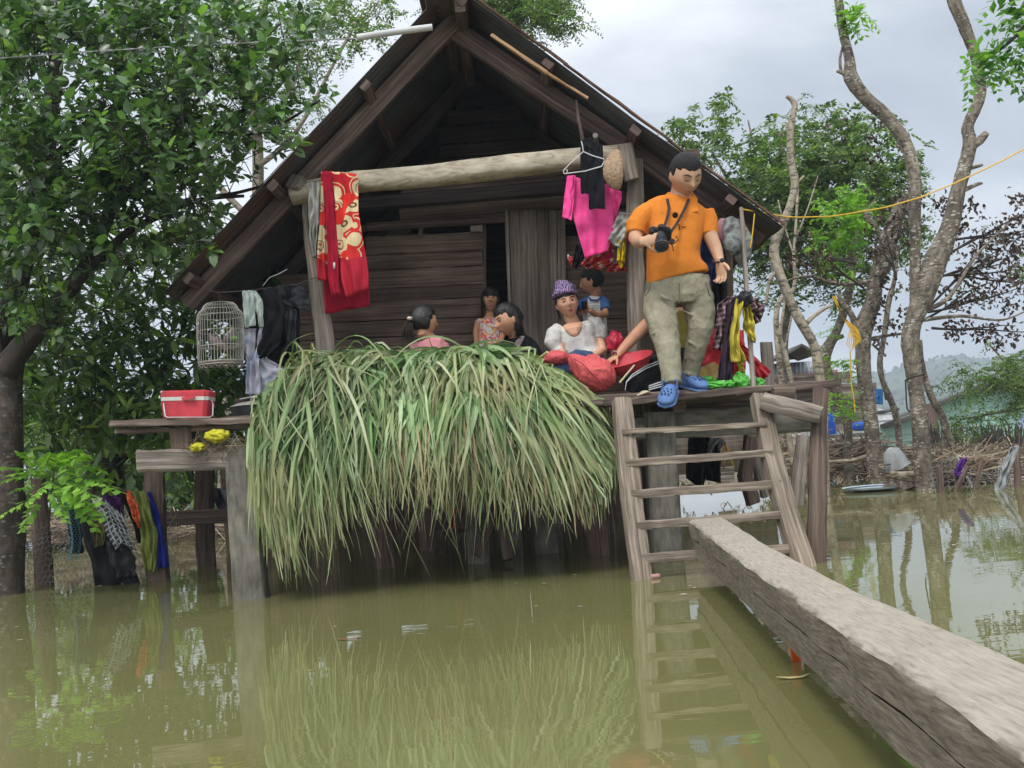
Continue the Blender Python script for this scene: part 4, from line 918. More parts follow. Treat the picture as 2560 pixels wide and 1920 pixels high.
mb.build('core', mat('grass_core', [(.03, .05, .015), (.08, .11, .04)], scale=(30, 3, 30), coord='Object', bump=1, bd=.05), gh)
blades(650, .020, (715, 1490), (.5, 1.15), GR, 'under_leaves', gh, Lr=(.35, .90), spread=.30, fan=.25, seed=3)
blades(650, .016, (980, 1480), (.6, 1.2), GD, 'dry_leaves', gh, Lr=(.35, .75), spread=.2, fan=.2, seed=4)
blades(1500, .030, (730, 1495), (.0, .8), GR, 'leaves', gh, Lr=(.5, 1.15), spread=.34, seed=5)
blades(1300, .008, (700, 1510), (.0, 1.1), GR, 'thin_leaves', gh, Lr=(.35, 1.2), spread=.5, seed=6)
blades(800, .044, (980, 1450), (.0, .6), GR, 'wide_leaves', gh, Lr=(.5, .95), spread=.34, seed=7)
blades(1300, .026, (680, 1500), (-.06, .22), GR, 'top_leaves', gh, Lr=(.35, .85), spread=.62, upk=.10, grav=.045, fan=.75, seed=12, out=.30)
blades(500, .040, (1020, 1440), (-.04, .22), GR, 'top_leaves', gh, Lr=(.35, .7), spread=.55, upk=.08, grav=.045, fan=.8, seed=13, out=.32)
blades(520, .022, (700, 860), (.0, .9), GR, 'side_leaves', gh, Lr=(.5, 1.1), spread=.3, fan=1.5, seed=9)
blades(60, .012, (850, 1450), (-.08, .12), leaf_mat('green_blade', [(0, (.08, .2, .03)), (1, (.2, .34, .07))], .3), 'fresh_blades', gh, Lr=(.15, .3), spread=.7, upk=.9, seed=8)
blades(260, .018, (720, 1500), (.2, 1.1), GR, 'stray_leaves', gh, Lr=(.3, .7), spread=1.0, seed=21, out=.3, grav=.06)
mb = None
ST = flat('cut_cane', (.5, .45, .22), .6)
for (a, b_) in ((z5(1340, 950), z5(1420, 905)), (z5(1370, 965), z5(1455, 930)), (z5(1400, 975), z5(1465, 960)), (z5(1640, 1035), z5(1728, 960)), (z5(1160, 905), z5(1340, 885))):
    MB().tube([P(a[0]-20, a[1]+12, 6.6), P(*b_, 6.45)], [.008, .009], 8).build('cane', ST, gh)

bb = [(-60, 620, 14.5, ['99999999', '99999999', '88999999', '77888888'], 1040, 'dense broad-leaved bush behind the clothes fence at the left'), (560, 620, 15.5, ['6677887766', '7788998877', '7788998877'], 1085, 'dark bushes seen low behind the hut')]
for (x0, x1, Yb, rows, y0, lab) in bb:
    t = thing('bush', lab, 'bush', P(x0+300, 1230, Yb))
    for i in range(4): trunk(t, [(x0+80+i*150, 1260, 6), (x0+90+i*150, 1180, 5), (x0+70+i*150, 1100, 3)], BARKD, Yb, name='stem', n=6)
    crown_broad('foliage', MAN, t, rows, x0, y0, 80 if x0 < 0 else 90, 34, Yb, .5, .17, .07, nleaf=8, tl=.2, hub=P(x0+300, y0+100, Yb+.6), up=.3, spread=1.0)
# ------------------------------------------------------------------ background houses and debris
def corr(mb, A, B, H, pitch=.09, amp=.012, horizontal=False, mi=0):
    """wall sheet from A to B (bottom), height vector H, corrugated"""
    A = Vector(A); B = Vector(B); H = Vector(H); n = (B-A).cross(H).normalized(); 
    if n.y > 0: n = -n
    if horizontal:
        k = int(H.length/pitch*4); rows = []
        for j in range(k+1):
            o = n*amp*((j % 4)/4.0); rows.append((A+H*(j/k)+o, B+H*(j/k)+o))
        V = [v for r in rows for v in r]; F = [[2*j, 2*j+1, 2*j+3, 2*j+2] for j in range(k)]
    else:
        k = int((B-A).length/pitch*6); V = []
        for j in range(k+1):
            o = n*amp*math.sin(2*PI*j/6); V += [A.lerp(B, j/k)+o, A.lerp(B, j/k)+H+o]
        F = [[2*j, 2*j+2, 2*j+3, 2*j+1] for j in range(k)]
    mb.add(V, F, [((v-A).dot((B-A).normalized()), v.z) for v in V], mi)
MINT = mat('mint_sheet', [(.26, .44, .36), (.33, .52, .43), (.38, .58, .48)], scale=(.6, 3, 1), island=0, bump=.05, rough=.6, blotch=.2, bscale=.8)
GTIN = mat('grey_sheet', [(.22, .24, .26), (.36, .39, .42)], scale=(2, .8, 1), island=0, bump=.05, rough=.5, metal=.2, blotch=.3)
OLDT = mat('old_shack_boards', [(.10, .08, .065), (.20, .16, .13), (.30, .25, .2)], scale=(1, 25, 1), island=.35, bump=.5)
RTIN = mat('rusty_roof', [(.16, .07, .05), (.28, .13, .09), (.22, .18, .16)], scale=(1, 5, 1), island=0, bump=.2)
# mint house
Yh = 27
mh = thing('mint_house', 'mint green sheet metal house behind the trees at the right edge', 'house', P(2420, 1130, Yh))
def poly_wall(name, pts, Y, m, parent, pitch=.16, depth=None):
    """gable wall made of overlapping horizontal boards, cut by a pixel outline"""
    mb = MB(); W = [P(x, y, Y) for x, y in pts]; zs = [p.z for p in W]; z = min(zs); k = 0
    while z < max(zs):
        z2 = min(z+pitch, max(zs)); xs = []
        for zz in (z+.001, z2-.001):
            c = []
            for i in range(len(W)):
                a, b = W[i], W[(i+1) % len(W)]
                if (a.z-zz)*(b.z-zz) < 0: c.append(a.x+(b.x-a.x)*(zz-a.z)/(b.z-a.z))
            if len(c) >= 2: xs.append((min(c), max(c)))
        if len(xs) == 2:
            V = [(xs[0][0], Y-.03, z), (xs[0][1], Y-.03, z), (xs[1][1], Y, z2), (xs[1][0], Y, z2), (xs[0][0], Y, z), (xs[0][1], Y, z)]
            mb.add(V, [[0, 1, 2, 3], [4, 5, 1, 0]], [(v[0], v[2]) for v in V])
        z = z2
    return mb.build(name, m, parent, smooth=False)
poly_wall('wall', [(2210, 1190), (2590, 1180), (2600, 985), (2500, 962), (2474, 962), (2345, 1007), (2210, 1060)], Yh, MINT, mh)
mb = MB(); mb.beam(P(2185, 1066, Yh-.3), P(2474, 960, Yh-.15), .5, .10, side=(0, 1, 0), seg=3, jit=0); mb.build('roof', flat('dark_roof', (.08, .075, .07), .7), mh)
mb = MB(); mb.beam(P(2474, 959, Yh-.3), P(2700, 1010, Yh-.15), .5, .10, side=(0, 1, 0), seg=3, jit=0); mb.build('roof', MATS['dark_roof'], mh)
mb = MB(); mb.beam(P(2552, 1036, Yh-.05), P(2553, 1072, Yh-.05), .06, .22, side=(0, 1, 0), seg=2, jit=0); mb.build('window', flat('pale_blue_pane', (.35, .42, .6), .4), mh)
mh2 = thing('mint_house', 'low mint green lean-to with a sloping grey roof edge between the spotted trunks', 'shed', P(2240, 1130, 23))
poly_wall('wall', [(2200, 1190), (2330, 1190), (2330, 1022), (2200, 1060)], 23, MINT, mh2)
mb = MB(); mb.beam(P(2208, 1066, 22.85), P(2345, 1016, 22.85), .4, .09, side=(0, 1, 0), seg=3, jit=0); mb.build('roof', MATS['dark_roof'], mh2)
poly_wall('wall', [(2195, 1100), (2240, 1100), (2240, 1028), (2195, 1020)], 24.5, flat('white_board', (.5, .5, .5), .7), mh2)
mb = MB(); mb.beam(P(2196, 1032, 22.8), P(2232, 1024, 22.8), .8, .06, side=(0, 1, 0), seg=2, jit=0); mb.build('awning', MATS['dark_roof'], mh2)
MB().tube([P(2330, 1010, 21), P(2334, 1180, 21)], .12, 8).build('post', BRN, mh2)
# board shack behind the trees
bs = thing('board_shack', 'old board shack with rusty tin roof behind the blue drum', 'shack', P(2030, 1110, 21))
mb = MB()
for k in range(16):
    y = 1082-k*9.2; mb.beam(P(1925, y, 21+.02*(k % 3)), P(2190-(k > 12)*60, y-11, 21), .03, .072, side=(0, 1, 0), seg=5, jit=.006)
mb.build('wall', OLDT, bs)
mb = MB(); corr(mb, P(1905, 985, 20.6), P(2100, 960, 20.6), P(1990, 935, 22.0)-P(1990, 972, 20.6)); mb.build('roof', RTIN, bs, solid=.01)
mb = MB(); corr(mb, P(1925, 955, 23), P(2065, 945, 23), P(1995, 905, 23.0)-P(1995, 950, 23)); mb.build('wall', GTIN, bs, solid=.01)
mb = MB(); mb.add([P(1925, 905, 23.2), P(2020, 895, 23.2), P(1985, 875, 23.2), P(1925, 905, 23.6), P(2020, 895, 23.6), P(1985, 875, 23.6)], [[0, 1, 2], [3, 5, 4], [0, 2, 5, 3], [1, 4, 5, 2], [0, 3, 4, 1]]); mb.build('gable', OLDT, bs, smooth=False)
mb = MB(); mb.beam(P(1920, 906, 22.6), P(1980, 872, 22.6), 1.6, .06, side=(0, 1, 0), seg=2); mb.build('roof', MATS['dark_roof'], bs)
mb = MB(); mb.beam(P(1978, 872, 22.6), P(2020, 892, 22.6), 1.6, .06, side=(0, 1, 0), seg=2); mb.build('roof', MATS['dark_roof'], bs)
MB().beam(P(1990, 1096, 19.6), P(2170, 1086, 19.6), 1.6, .07, side=(0, 1, 0), seg=4).build('platform', WGREY, bs)
for x in (2005, 2035, 2100, 2160): MB().tube([P(x, 1096, 19.2), P(x+2, 1180, 19.2)], .06, 7).build('post', BRN, bs)
# drum
def lathe(prof, c, n=24, ax=None):
    mb = MB(); c = Vector(c); V = []; k = len(prof)
    for i in range(n):
        a = 2*PI*i/n
        for r, z in prof: V.append(c+Vector((r*math.cos(a), r*math.sin(a), z)) if ax is None else c+ax @ Vector((r*math.cos(a), r*math.sin(a), z)))
    F = [[i*k+j, ((i+1) % n)*k+j, ((i+1) % n)*k+j+1, i*k+j+1] for i in range(n) for j in range(k-1)]
    mb.add(V, F, [(i/n, j/k) for i in range(n) for j in range(k)]); return mb
BLUE = flat('blue_plastic', (.02, .12, .55), .4)
c = P(2073, 1092, 19.3); s_ = 19.3/FPX
dr = thing('plastic_drum', 'tall bright blue plastic drum standing on the shack platform', 'drum', c)
lathe([(.01, 0), (16*s_, 0), (18*s_, 3*s_), (18.5*s_, 20*s_), (17.5*s_, 21*s_), (18.5*s_, 22*s_), (18.5*s_, 38*s_), (17.5*s_, 39*s_), (18*s_, 48*s_), (14*s_, 55*s_), (14*s_, 59*s_), (.01, 59*s_)], c).build('body', BLUE, dr)
c = P(2146, 1078, 19.2); Rx = Matrix.Rotation(PI/2, 3, 'X')
dr = thing('plastic_bucket', 'small blue plastic barrel lying on its side beside the spotted trunk', 'barrel', c)
lathe([(.01, -.1), (10*s_, -.1), (11*s_, 0), (11*s_, .2), (8*s_, .28), (6*s_, .28), (6*s_, .2)], P(2146, 1066, 19.2), ax=Matrix.Rotation(PI/2, 3, 'X') @ Matrix.Rotation(.3, 3, 'Y')).build('body', BLUE, dr)
j = thing('water_jug', 'white square plastic jug on the shack platform', 'jug', P(2014, 1095, 19.3))
MB().box(P(2014, 1086, 19.3), (.14, .12, .14), bev=.15).build('body', flat('white_plastic', (.6, .6, .58), .5), j); MB().box(P(2014, 1076, 19.3), (.05, .05, .03)).build('cap', flat('yellow_plastic', (.7, .45, .04), .5), j)
garment('clothes_on_line', [([(2187, 972), (2190, 1010)], [(2207, 972), (2208, 1012)], 20.5)], cloth_mat('blue_cloth', (.03, .13, .30)), 'blue and dark garments hanging far behind between the trunks', 'clothing')
garment('clothes_on_line', [([(2208, 970), (2212, 1000), (2218, 990)], [(2216, 968), (2222, 1002), (2226, 1010)], 20.5)], cloth_mat('black_cloth', (.016, .016, .018)), 'black garment hanging far behind, right of the blue one', 'clothing')
# corrugated shack seen below the deck
sk = thing('tin_shack', 'pale blue-grey corrugated tin shack seen under the deck beside the ladder', 'shack', P(1500, 1215, 13.5))
mb = MB(); corr(mb, P(1415, 1192, 13.5), P(1630, 1180, 13.5), Vector((0, 0, .42)), pitch=.11); mb.build('wall', GTIN, sk, solid=.006)
MB().beam(P(1410, 1155, 13.45), P(1640, 1146, 13.45), .05, .05, side=(0, 1, 0)).build('rail', WGREY, sk)
MB().beam(P(1400, 1199, 13.4), P(1650, 1187, 13.4), .3, .06, side=(0, 1, 0)).build('floor_beam', WDARK, sk)
mb = MB(); corr(mb, P(1380, 1198, 14.2), P(1660, 1186, 14.2), Vector((0, 0, 1.0)), pitch=.2, amp=.008); mb.build('back_wall', OLDT, sk, solid=.006)
mb = MB(); corr(mb, P(1640, 1190, 13.0), P(1930, 1176, 13.0), Vector((0, 0, 1.0)), pitch=.11, amp=.008); mb.build('wall', OLDT, sk, solid=.006)
mb = MB()
for k in range(4): mb.beam(P(1790, 1207-k*11, 12.6), P(1835, 1204-k*11, 12.6), .05, .045, side=(0, 1, 0), seg=3)
mb.build('step', WPOST, sk)
wl = thing('board_shack', 'low shed wall of mint green and grey sheets behind the clothes fence', 'shed', P(420, 1290, 17.5))
poly_wall('wall', [(240, 1305), (560, 1290), (560, 1195), (240, 1180)], 17.5, MINT, wl)
mb = MB(); mb.beam(P(230, 1180, 17.3), P(560, 1160, 17.3), .6, .06, side=(0, 1, 0)); mb.build('roof', MATS['dark_roof'], wl)
MB().beam(P(180, 1215, 17.0), P(330, 1200, 17.0), .05, .25, side=(0, 1, 0), seg=3).build('pink_board', flat('pink_board', (.55, .25, .22), .7), wl)
# driftwood / brush
def brush(name, label, regs, n, m, L=(.3, 1.1), r=.008, seed=1, stubs=0):
    rb = random.Random(seed); a = []; b = []
    for k in range(n):
        x0, y0, x1, y1, Ya, Yb = rb.choice(regs); x = rb.uniform(x0, x1); y = rb.uniform(y0, y1); Y = rb.uniform(Ya, Yb)
        p = P(x, y, Y); p.z = max(.03, p.z); an = rb.uniform(0, PI); d = Vector((math.cos(an), rb.uniform(-.5, .5), math.sin(an)*rb.uniform(-.15, .7))); l = rb.uniform(*L)*.5
        q0 = p-d*l; q1 = p+d*l; q0.z = max(.0, q0.z); mid = (q0+q1)/2+Vector((0, 0, rb.uniform(-.08, .08)))
        a += [list(q0), list(mid)]; b += [list(mid), list(q1)]
    a = np.array(a); b = np.array(b); V, F = twigs_geo(a, b, r, r*.8); o = npmesh(name, V, F, m, smooth=False); tag(o, label, kind='stuff'); return o
DRY = mat('dry_brush', [(.09, .065, .045), (.24, .18, .125), (.42, .35, .27)], scale=(4, 4, 4), coord='Object', island=.7, bump=.2)
brush('driftwood', 'tangle of dry sticks and flood debris banked up between the trunks', [(1960, 1130, 2560, 1190, 13.5, 15), (2280, 1130, 2560, 1175, 12, 14), (1960, 1110, 2200, 1170, 14, 16), (2300, 1150, 2470, 1205, 11.2, 12)], 2600, DRY, r=.0075, seed=2)
brush('driftwood', 'dry twigs and debris floating behind the clothes fence on the left', [(400, 1290, 620, 1335, 12, 15), (60, 1300, 400, 1350, 12, 15)], 1200, DRY, r=.006, seed=3)
brush('leaf_litter', 'floating scraps of leaves and litter along the far waterline', [(1560, 1205, 1960, 1222, 11, 13), (1900, 1190, 2300, 1205, 12, 14)], 260, DRY, L=(.03, .12), r=.008, seed=5)
dk = brush('reeds', 'dark leafless reeds in front of the mint green house', [(2330, 1090, 2560, 1140, 16, 18)], 10, BARKD, seed=6)
rb = random.Random(3); a = []; b = []
for k in range(420):
    cx_ = rb.choice([2400, 2470, 2480, 2540, 2350]); x = cx_+rb.gauss(0, 10); Y = rb.uniform(17, 18.5); p = P(x, 1150, Y); q = P(x+(x-cx_)*1.8+rb.gauss(0, 9), rb.uniform(1055, 1110), Y); a.append(list(p)); b.append(list(q))
V, F = twigs_geo(np.array(a), np.array(b), .018, .006); o = npmesh('reeds', V, F, BARK2, smooth=False); tag(o, 'clumps of dark upright stalks in front of the mint green house', kind='stuff')
bpy.data.objects.remove(dk)
# big branches in the debris
for i, (pts, Y, lab) in enumerate((([(1965, 1150, 5), (2050, 1157, 5), (2130, 1152, 5), (2170, 1140, 5)], 12.9, 'long pale branch lying across the debris left of the spotted trunks'), ([(2225, 1183, 6), (2250, 1186, 6), (2283, 1181, 4)], 10.9, 'short pale branch floating beside the forked tree'))):
    Q = MB(); Q.tube([P(x, y, Y) for x, y, r in pts], [r*Y/FPX for x, y, r in pts], 8, jit=.004); Q.build('branch', BARK3, label=lab, cat='branch')
# fence at right
fr = thing('net_fence', 'sagging wire net fence on rough posts in the flood at the right edge', 'fence', P(2480, 1225, 10.4))
def hexnet(name, fn, nu, nv, m, parent, r=.0016):
    a = []; b = []
    for j in range(nv):
        for i in range(nu):
            u = i+(.5 if j % 2 else 0); A = fn(u/nu, j/nv); B = fn((u+.5)/nu, (j+.38)/nv); C = fn((u-.5)/nu, (j+.38)/nv); D = fn((u+.5)/nu, (j+1)/nv)
            a += [list(A), list(A), list(B)]; b += [list(B), list(C), list(D)]
    V, F = twigs_geo(np.array(a), np.array(b), r, r); return npmesh(name, V, F, m, parent, smooth=False)
NETM = flat('galvanised_wire', (.36, .36, .35), .5, metal=.3)
def rnet(u, v):
    x = 2340+u*230; y = 1232-v*(75+20*math.sin(u*9)); return P(x, y, 10.5)+Vector((0, .12*math.sin(u*14+v*3), .02*mn.noise(Vector((u*8, v*5, 0)))))
hexnet('wire_net', rnet, 26, 7, NETM, fr, .003)
for (x0, y0, x1, y1, w_) in ((2385, 1230, 2420, 1165, 6), (2432, 1230, 2455, 1150, 5), (2545, 1235, 2538, 1110, 8), (2495, 1232, 2530, 1120, 5), (2350, 1225, 2347, 1165, 8)):
    shaped([P(x0, y0+15, 10.4), P((x0+x1)/2+2, (y0+y1)/2, 10.4), P(x1, y1, 10.4)], [w_*.004]*3, n=7, parent=fr, m=BRN, name='post', jit=.004)
garment('rag', [([(2400, 1150), (2390, 1165), (2388, 1190)], [(2420, 1142), (2415, 1158), (2396, 1192)], 10.2, dict(amp=.03))], cloth_mat('purple_cloth', (.10, .03, .22)), 'crumpled purple rag caught on the debris fence', 'rag')
GC = cloth_mat('grey_cloth', (.30, .31, .31))
garment('rag', [([(2524, 1118), (2510, 1150), (2494, 1205), (2488, 1228)], [(2543, 1114), (2535, 1150), (2520, 1200), (2510, 1230)], 10.1, dict(amp=.03))], GC, 'grey cloth hanging over a fence post at the right edge', 'rag')
st = thing('tree_stump', 'leaning stump in the debris wrapped in a grey cloth', 'stump', P(2255, 1205, 11.4))
shaped([P(2236, 1225, 11.4), P(2240, 1180, 11.4), P(2228, 1130, 11.4)], [.11, .10, .07], parent=st, m=BARK1, name='stem')
shaped([P(2268, 1225, 11.3), P(2250, 1185, 11.35), P(2236, 1160, 11.4)], [.09, .08, .05], parent=st, m=BARK1, name='stem')
mb = MB(); mb.tube([P(2246, 1170, 11.35), P(2236, 1150, 11.35), P(2228, 1128, 11.38), P(2224, 1122, 11.4)], [.14, .12, .085, .02], 14, jit=.006); mb.build('rag', GC, label='grey cloth wrapped round the leaning stump', cat='rag')
fl = thing('floating_tray', 'white-rimmed blue-grey leaf-shaped dish floating in front of the spotted trunks', 'tray', P(2190, 1218, 11.6))
lathe([(.001, -.01), (.22, -.01), (.36, .02), (.37, .04), (.34, .03)], (0, 0, 0)).build('body', flat('pale_blue_plastic', (.42, .5, .55), .4), fl)
fl.scale = (1.0, .9, 1); OFF[fl.name] = fl.location.copy()
for ch in fl.children: ch.data.transform(Matrix.Translation(fl.location))
fl.location.z = .01
# ------------------------------------------------------------------ fence left with clothes
ff = thing('wire_fence', 'chicken wire fence on rough wooden posts running through the flood at the left', 'fence', P(200, 1460, 8.1))
shaped([P(112, 1480, 8.2), P(104, 1330, 8.2), P(96, 1195, 8.2)], [.075, .065, .055], parent=ff, m=BRN, name='post', jit=.006)
shaped([P(232, 1290, 8.5), P(214, 1200, 8.5)], [.055, .05], parent=ff, m=BRN, name='post', jit=.006)
shaped([P(300, 1200, 9.6), P(304, 1110, 9.6)], [.04, .03], parent=ff, m=BRN, name='post', jit=.01)
def lnet(u, v):
    x = -60+u*500; yb = 1500-u*75; yt = 1365-75*min(1, u*2.4)-20*max(0, u-.6); y = yb+(yt-yb)*v
    return P(x, y, 7.9+.35*u)+Vector((.02*mn.noise(Vector((u*12, v*4, 1))), .10*mn.noise(Vector((u*7, v*3, 0))), .015*mn.noise(Vector((u*9, v*4, 4)))))
hexnet('chicken_wire', lnet, 34, 12, NETM, ff, .0026)
def tnet(u, v):
    x = 165+u*28+6*math.sin(v*5); y = 1400-v*150; return P(x, y, 7.85)+Vector((0, .04*math.sin(u*9), 0))
hexnet('blue_net', tnet, 9, 24, flat('teal_twine', (.15, .32, .36), .7), ff, .0022)
LC = 'clothes drying over the wire fence'
garment('trousers_on_fence', [([zl(555, 840), zl(560, 1000), zl(610, 1180), zl(655, 1400)], [zl(720, 830), zl(820, 1050), zl(900, 1200), zl(960, 1380)], 7.75, dict(amp=.03, freq=3.5, rag=.03))], MATS['black_cloth'], 'long black wet trousers draped over the left fence down to the water', 'trousers', LC)
garment('cloth_on_fence', [([zl(590, 850), zl(630, 960), zl(655, 1130)], [zl(710, 830), zl(745, 960), zl(720, 1110)], 7.70, dict(amp=.02))], cloth_mat('dark_olive_cloth', (.10, .085, .04)), 'dark olive garment over the black trousers on the fence', 'garment', LC)
def gingham(nt, col):
    uv = nt('ShaderNodeSeparateXYZ', {0: nt('ShaderNodeTexCoord').outputs['UV']})
    a_ = nt.math('GREATER_THAN', nt.math('FRACT', nt.math('MULTIPLY', uv.outputs[0], 26.0)), .72); b_ = nt.math('GREATER_THAN', nt.math('FRACT', nt.math('MULTIPLY', uv.outputs[1], 26.0)), .72)
    return nt.mix(nt.math('MAXIMUM', a_, b_), col, (.40, .42, .42))
GING = mat('checked_cloth', [(.05, .055, .075), (.06, .065, .085)], coord='Object', extra=gingham, island=0, bump=.1)
garment('checked_shirt', [([zl(610, 800), zl(690, 900), zl(740, 1050), zl(800, 1150)], [zl(700, 770), zl(760, 880), zl(800, 980), zl(850, 1090)], 7.66, dict(amp=.015)), ([zl(700, 780), zl(770, 900), zl(850, 1100)], [zl(850, 905), zl(880, 980), zl(945, 1160)], 7.68, dict(amp=.02))], GING, 'black and white checked shirt draped over the left fence', 'shirt', LC)
garment('cloth_on_fence', [([zl(665, 775), zl(740, 840), zl(790, 905)], [zl(830, 770), zl(850, 830), zl(865, 905)], 7.74, dict(amp=.02))], cloth_mat('deep_purple', (.055, .015, .08)), 'dark purple cloth behind the checked shirt on the fence', 'garment', LC)
garment('cloth_on_fence', [([zl(830, 740), zl(880, 880), zl(930, 1000), zl(960, 1100)], [zl(880, 770), zl(920, 880), zl(970, 1000), zl(985, 1100)], 7.8, dict(amp=.02))], MATS['black_cloth'], 'narrow black cloth between the purple and the orange ones on the fence', 'garment', LC)
def blobs(cA, cB, cC, sc):
    def f(nt, col):
        ob = nt('ShaderNodeTexCoord').outputs['Object']; v = nt('ShaderNodeTexVoronoi', {'Vector': ob, 'Scale': sc}); n = nt('ShaderNodeTexNoise', {'Vector': ob, 'Scale': sc*.8, 'Detail': 2.0})
        return nt.mix(nt.math('LESS_THAN', v.outputs[0], .30), nt.ramp(n.outputs[0], [(.42, cA), (.5, cB), (.6, cA)], 'CONSTANT'), cC)
    return f
garment('cloth_on_fence', [([zl(860, 740), zl(900, 850), zl(930, 960), zl(960, 995)], [zl(905, 740), zl(950, 830), zl(975, 930), zl(975, 995)], 7.72, dict(amp=.02))], mat('orange_floral', [(.7, .2, .04), (.8, .3, .07)], coord='Object', island=0, extra=blobs((.72, .22, .05), (.65, .08, .04), (.04, .02, .02), 24)), 'orange floral cloth on the fence left of the green one', 'garment', LC)
garment('cloth_on_fence', [([zl(915, 740), zl(960, 900), zl(980, 1100), zl(1010, 1290)], [zl(1010, 745), zl(1050, 880), zl(1090, 1050), zl(1080, 1290)], 7.76, dict(amp=.03, rag=.03))], cloth_mat('olive_green_cloth', (.23, .27, .07), var=.35, scale=(14, 14, 14)), 'yellowish green shirt hanging over the fence into the water', 'shirt', LC)
garment('cloth_on_fence', [([zl(1020, 745), zl(1060, 900), zl(1085, 1100), zl(1080, 1270)], [zl(1050, 750), zl(1110, 950), zl(1150, 1130), zl(1165, 1270)], 7.8, dict(amp=.025))], cloth_mat('royal_blue_cloth', (.02, .04, .30)), 'royal blue garment at the right end of the fence', 'garment', LC)
garment('cloth_on_fence', [([zl(700, 1000), zl(740, 1150), zl(790, 1330)], [zl(880, 1080), zl(930, 1200), zl(950, 1330)], 7.73, dict(amp=.04))], cloth_mat('slate_cloth', (.045, .045, .05)), 'dark slate garment hanging below the checked shirt', 'garment', LC)
garment('cloth_on_fence', [([zl(455, 850), zl(470, 1000), zl(500, 1170)], [zl(550, 840), zl(560, 1000), zl(570, 1170)], 7.95, dict(amp=.03))], cloth_mat('dusk_blue_cloth', (.015, .02, .04)), 'dark blue-black cloth behind the teal net on the fence', 'garment', LC)
garment('clothes_bundle', [([zl(1480, 720), zl(1490, 790), zl(1500, 860), zl(1510, 950)], [zl(1560, 720), zl(1580, 800), zl(1590, 880), zl(1590, 950)], 8.9, dict(amp=.05))], cloth_mat('mauve_cloth', (.10, .08, .12)), 'dark mauve cloth bundle hanging behind the concrete pillar', 'garment')
garment('white_rag', [([zl(1520, 715), zl(1560, 790)], [zl(1570, 730), zl(1585, 880)], 8.8, dict(amp=.03))], cloth_mat('white_cloth', (.55, .55, .55)), 'white rag over the dark mauve bundle behind the concrete pillar', 'rag')
# ------------------------------------------------------------------ things on the deck
zt_ = lambda x: deckz(x)
RED = flat('faded_red_plastic', (.55, .055, .07), .55, blotch=.35, bump=.3)
c0 = P(470, 1052, 6.25)
cl = thing('cool_box', 'faded red cool box with white band and wire handle on the left deck end', 'cool box', c0)
def at_(x, y, Y=6.25): return P(x, y, Y)
R3 = Matrix.Rotation(-ROLL*.7, 3, 'Y').inverted()
Rm = Matrix.Rotation(-.04, 3, 'Y')
mb = MB(); mb.sweep([at_(471, 1044), at_(471, 1010), at_(471, 1001)], [(.135, -.09+.02), (.135, .07), (.115, .09), (-.115, .09), (-.135, .07), (-.135, -.07), (-.115, -.09), (.115, -.09)], [.95, 1.02, 1.03], side=(1, 0, .06)); mb.build('body', RED, cl)
mb = MB(); mb.sweep([at_(471, 1003), at_(471, 993)], [(.142, -.07), (.142, .07), (.12, .095), (-.12, .095), (-.142, .07), (-.142, -.07), (-.12, -.095), (.12, -.095)], side=(1, 0, .06)); mb.build('band', flat('dirty_white_plastic', (.55, .53, .5), .5), cl)
mb = MB(); mb.sweep([at_(471, 994), at_(471, 990), at_(471, 981), at_(471, 978)], [(.142, -.07), (.142, .07), (.12, .095), (-.12, .095), (-.142, .07), (-.142, -.07), (-.12, -.095), (.12, -.095)], [1, 1.01, 1, .93], side=(1, 0, .06)); mb.build('lid', RED, cl)
MB().box(at_(471, 995, 6.14), (.075, .014, .018), Rm).build('latch', RED, cl)
mb = MB(); mb.sweep([at_(471, 1054), at_(471, 1046)], [(.135, -.07), (.135, .07), (.115, .09), (-.115, .09), (-.135, .07), (-.135, -.07), (-.115, -.09), (.115, -.09)], side=(1, 0, .06)); mb.build('base', flat('dark_red_plastic', (.25, .02, .025), .5), cl)
MB().tube([at_(411, 1002, 6.2), at_(409, 1010, 6.14), at_(413, 1040, 6.12), at_(418, 1044, 6.12), at_(525, 1043, 6.12), at_(532, 1038, 6.12), at_(533, 1010, 6.14), at_(530, 1002, 6.2)], .004, 6).build('handle', STEEL, cl)
# pot and tray
pot = thing('cooking_pot', 'wide black cooking pot with pale domed lid beside the grass heap', 'pot', P(640, 1046, 6.45))
c = P(640, 1045, 6.45)
lathe([(.001, 0), (.135, 0), (.145, .01), (.15, .075), (.153, .078), (.143, .078)], c, 32).build('body', flat('sooty_metal', (.025, .025, .028), .5, metal=.3), pot)
lathe([(.155, .076), (.15, .082), (.10, .098), (.04, .106), (.001, .107)], c, 32).build('lid', flat('pale_lid', (.35, .33, .30), .4, metal=.3), pot)
MB().tube([c+Vector((-.025+.025*(1-math.cos(t))-0, 0, .105+.03*math.sin(t))) for t in [PI*i/8 for i in range(9)]], .005, 7).build('lid_handle', STEEL, pot)
MB().tube([c+Vector((.15, -.03, .06)), c+Vector((.18, 0, .065)), c+Vector((.15, .03, .06))], .005, 6).build('handle', STEEL, pot)
tr_ = thing('steel_tray', 'shallow metal tray with a looped handle behind the black pot', 'tray', P(660, 1015, 6.85))
mb = MB(); mb.beam(P(612, 1000, 6.8), P(748, 976, 6.8), .25, .012, side=(0, 1, 0), seg=4, jit=0); mb.build('tray', flat('tin_plate', (.45, .43, .4), .35, metal=.6), tr_)
MB().tube([P(645+20*math.cos(t), 997-20*math.sin(t), 6.72) for t in [PI*i/10 for i in range(11)]], .006, 7).build('handle', STEEL, tr_)
mb = MB(); mb.beam(P(600, 1012, 6.9), P(760, 1003, 6.9), .25, .07, side=(0, 1, 0), seg=4); mb.build('stand', WDARK, tr_)
BE = cloth_mat('beige_cloth', (.52, .38, .22))
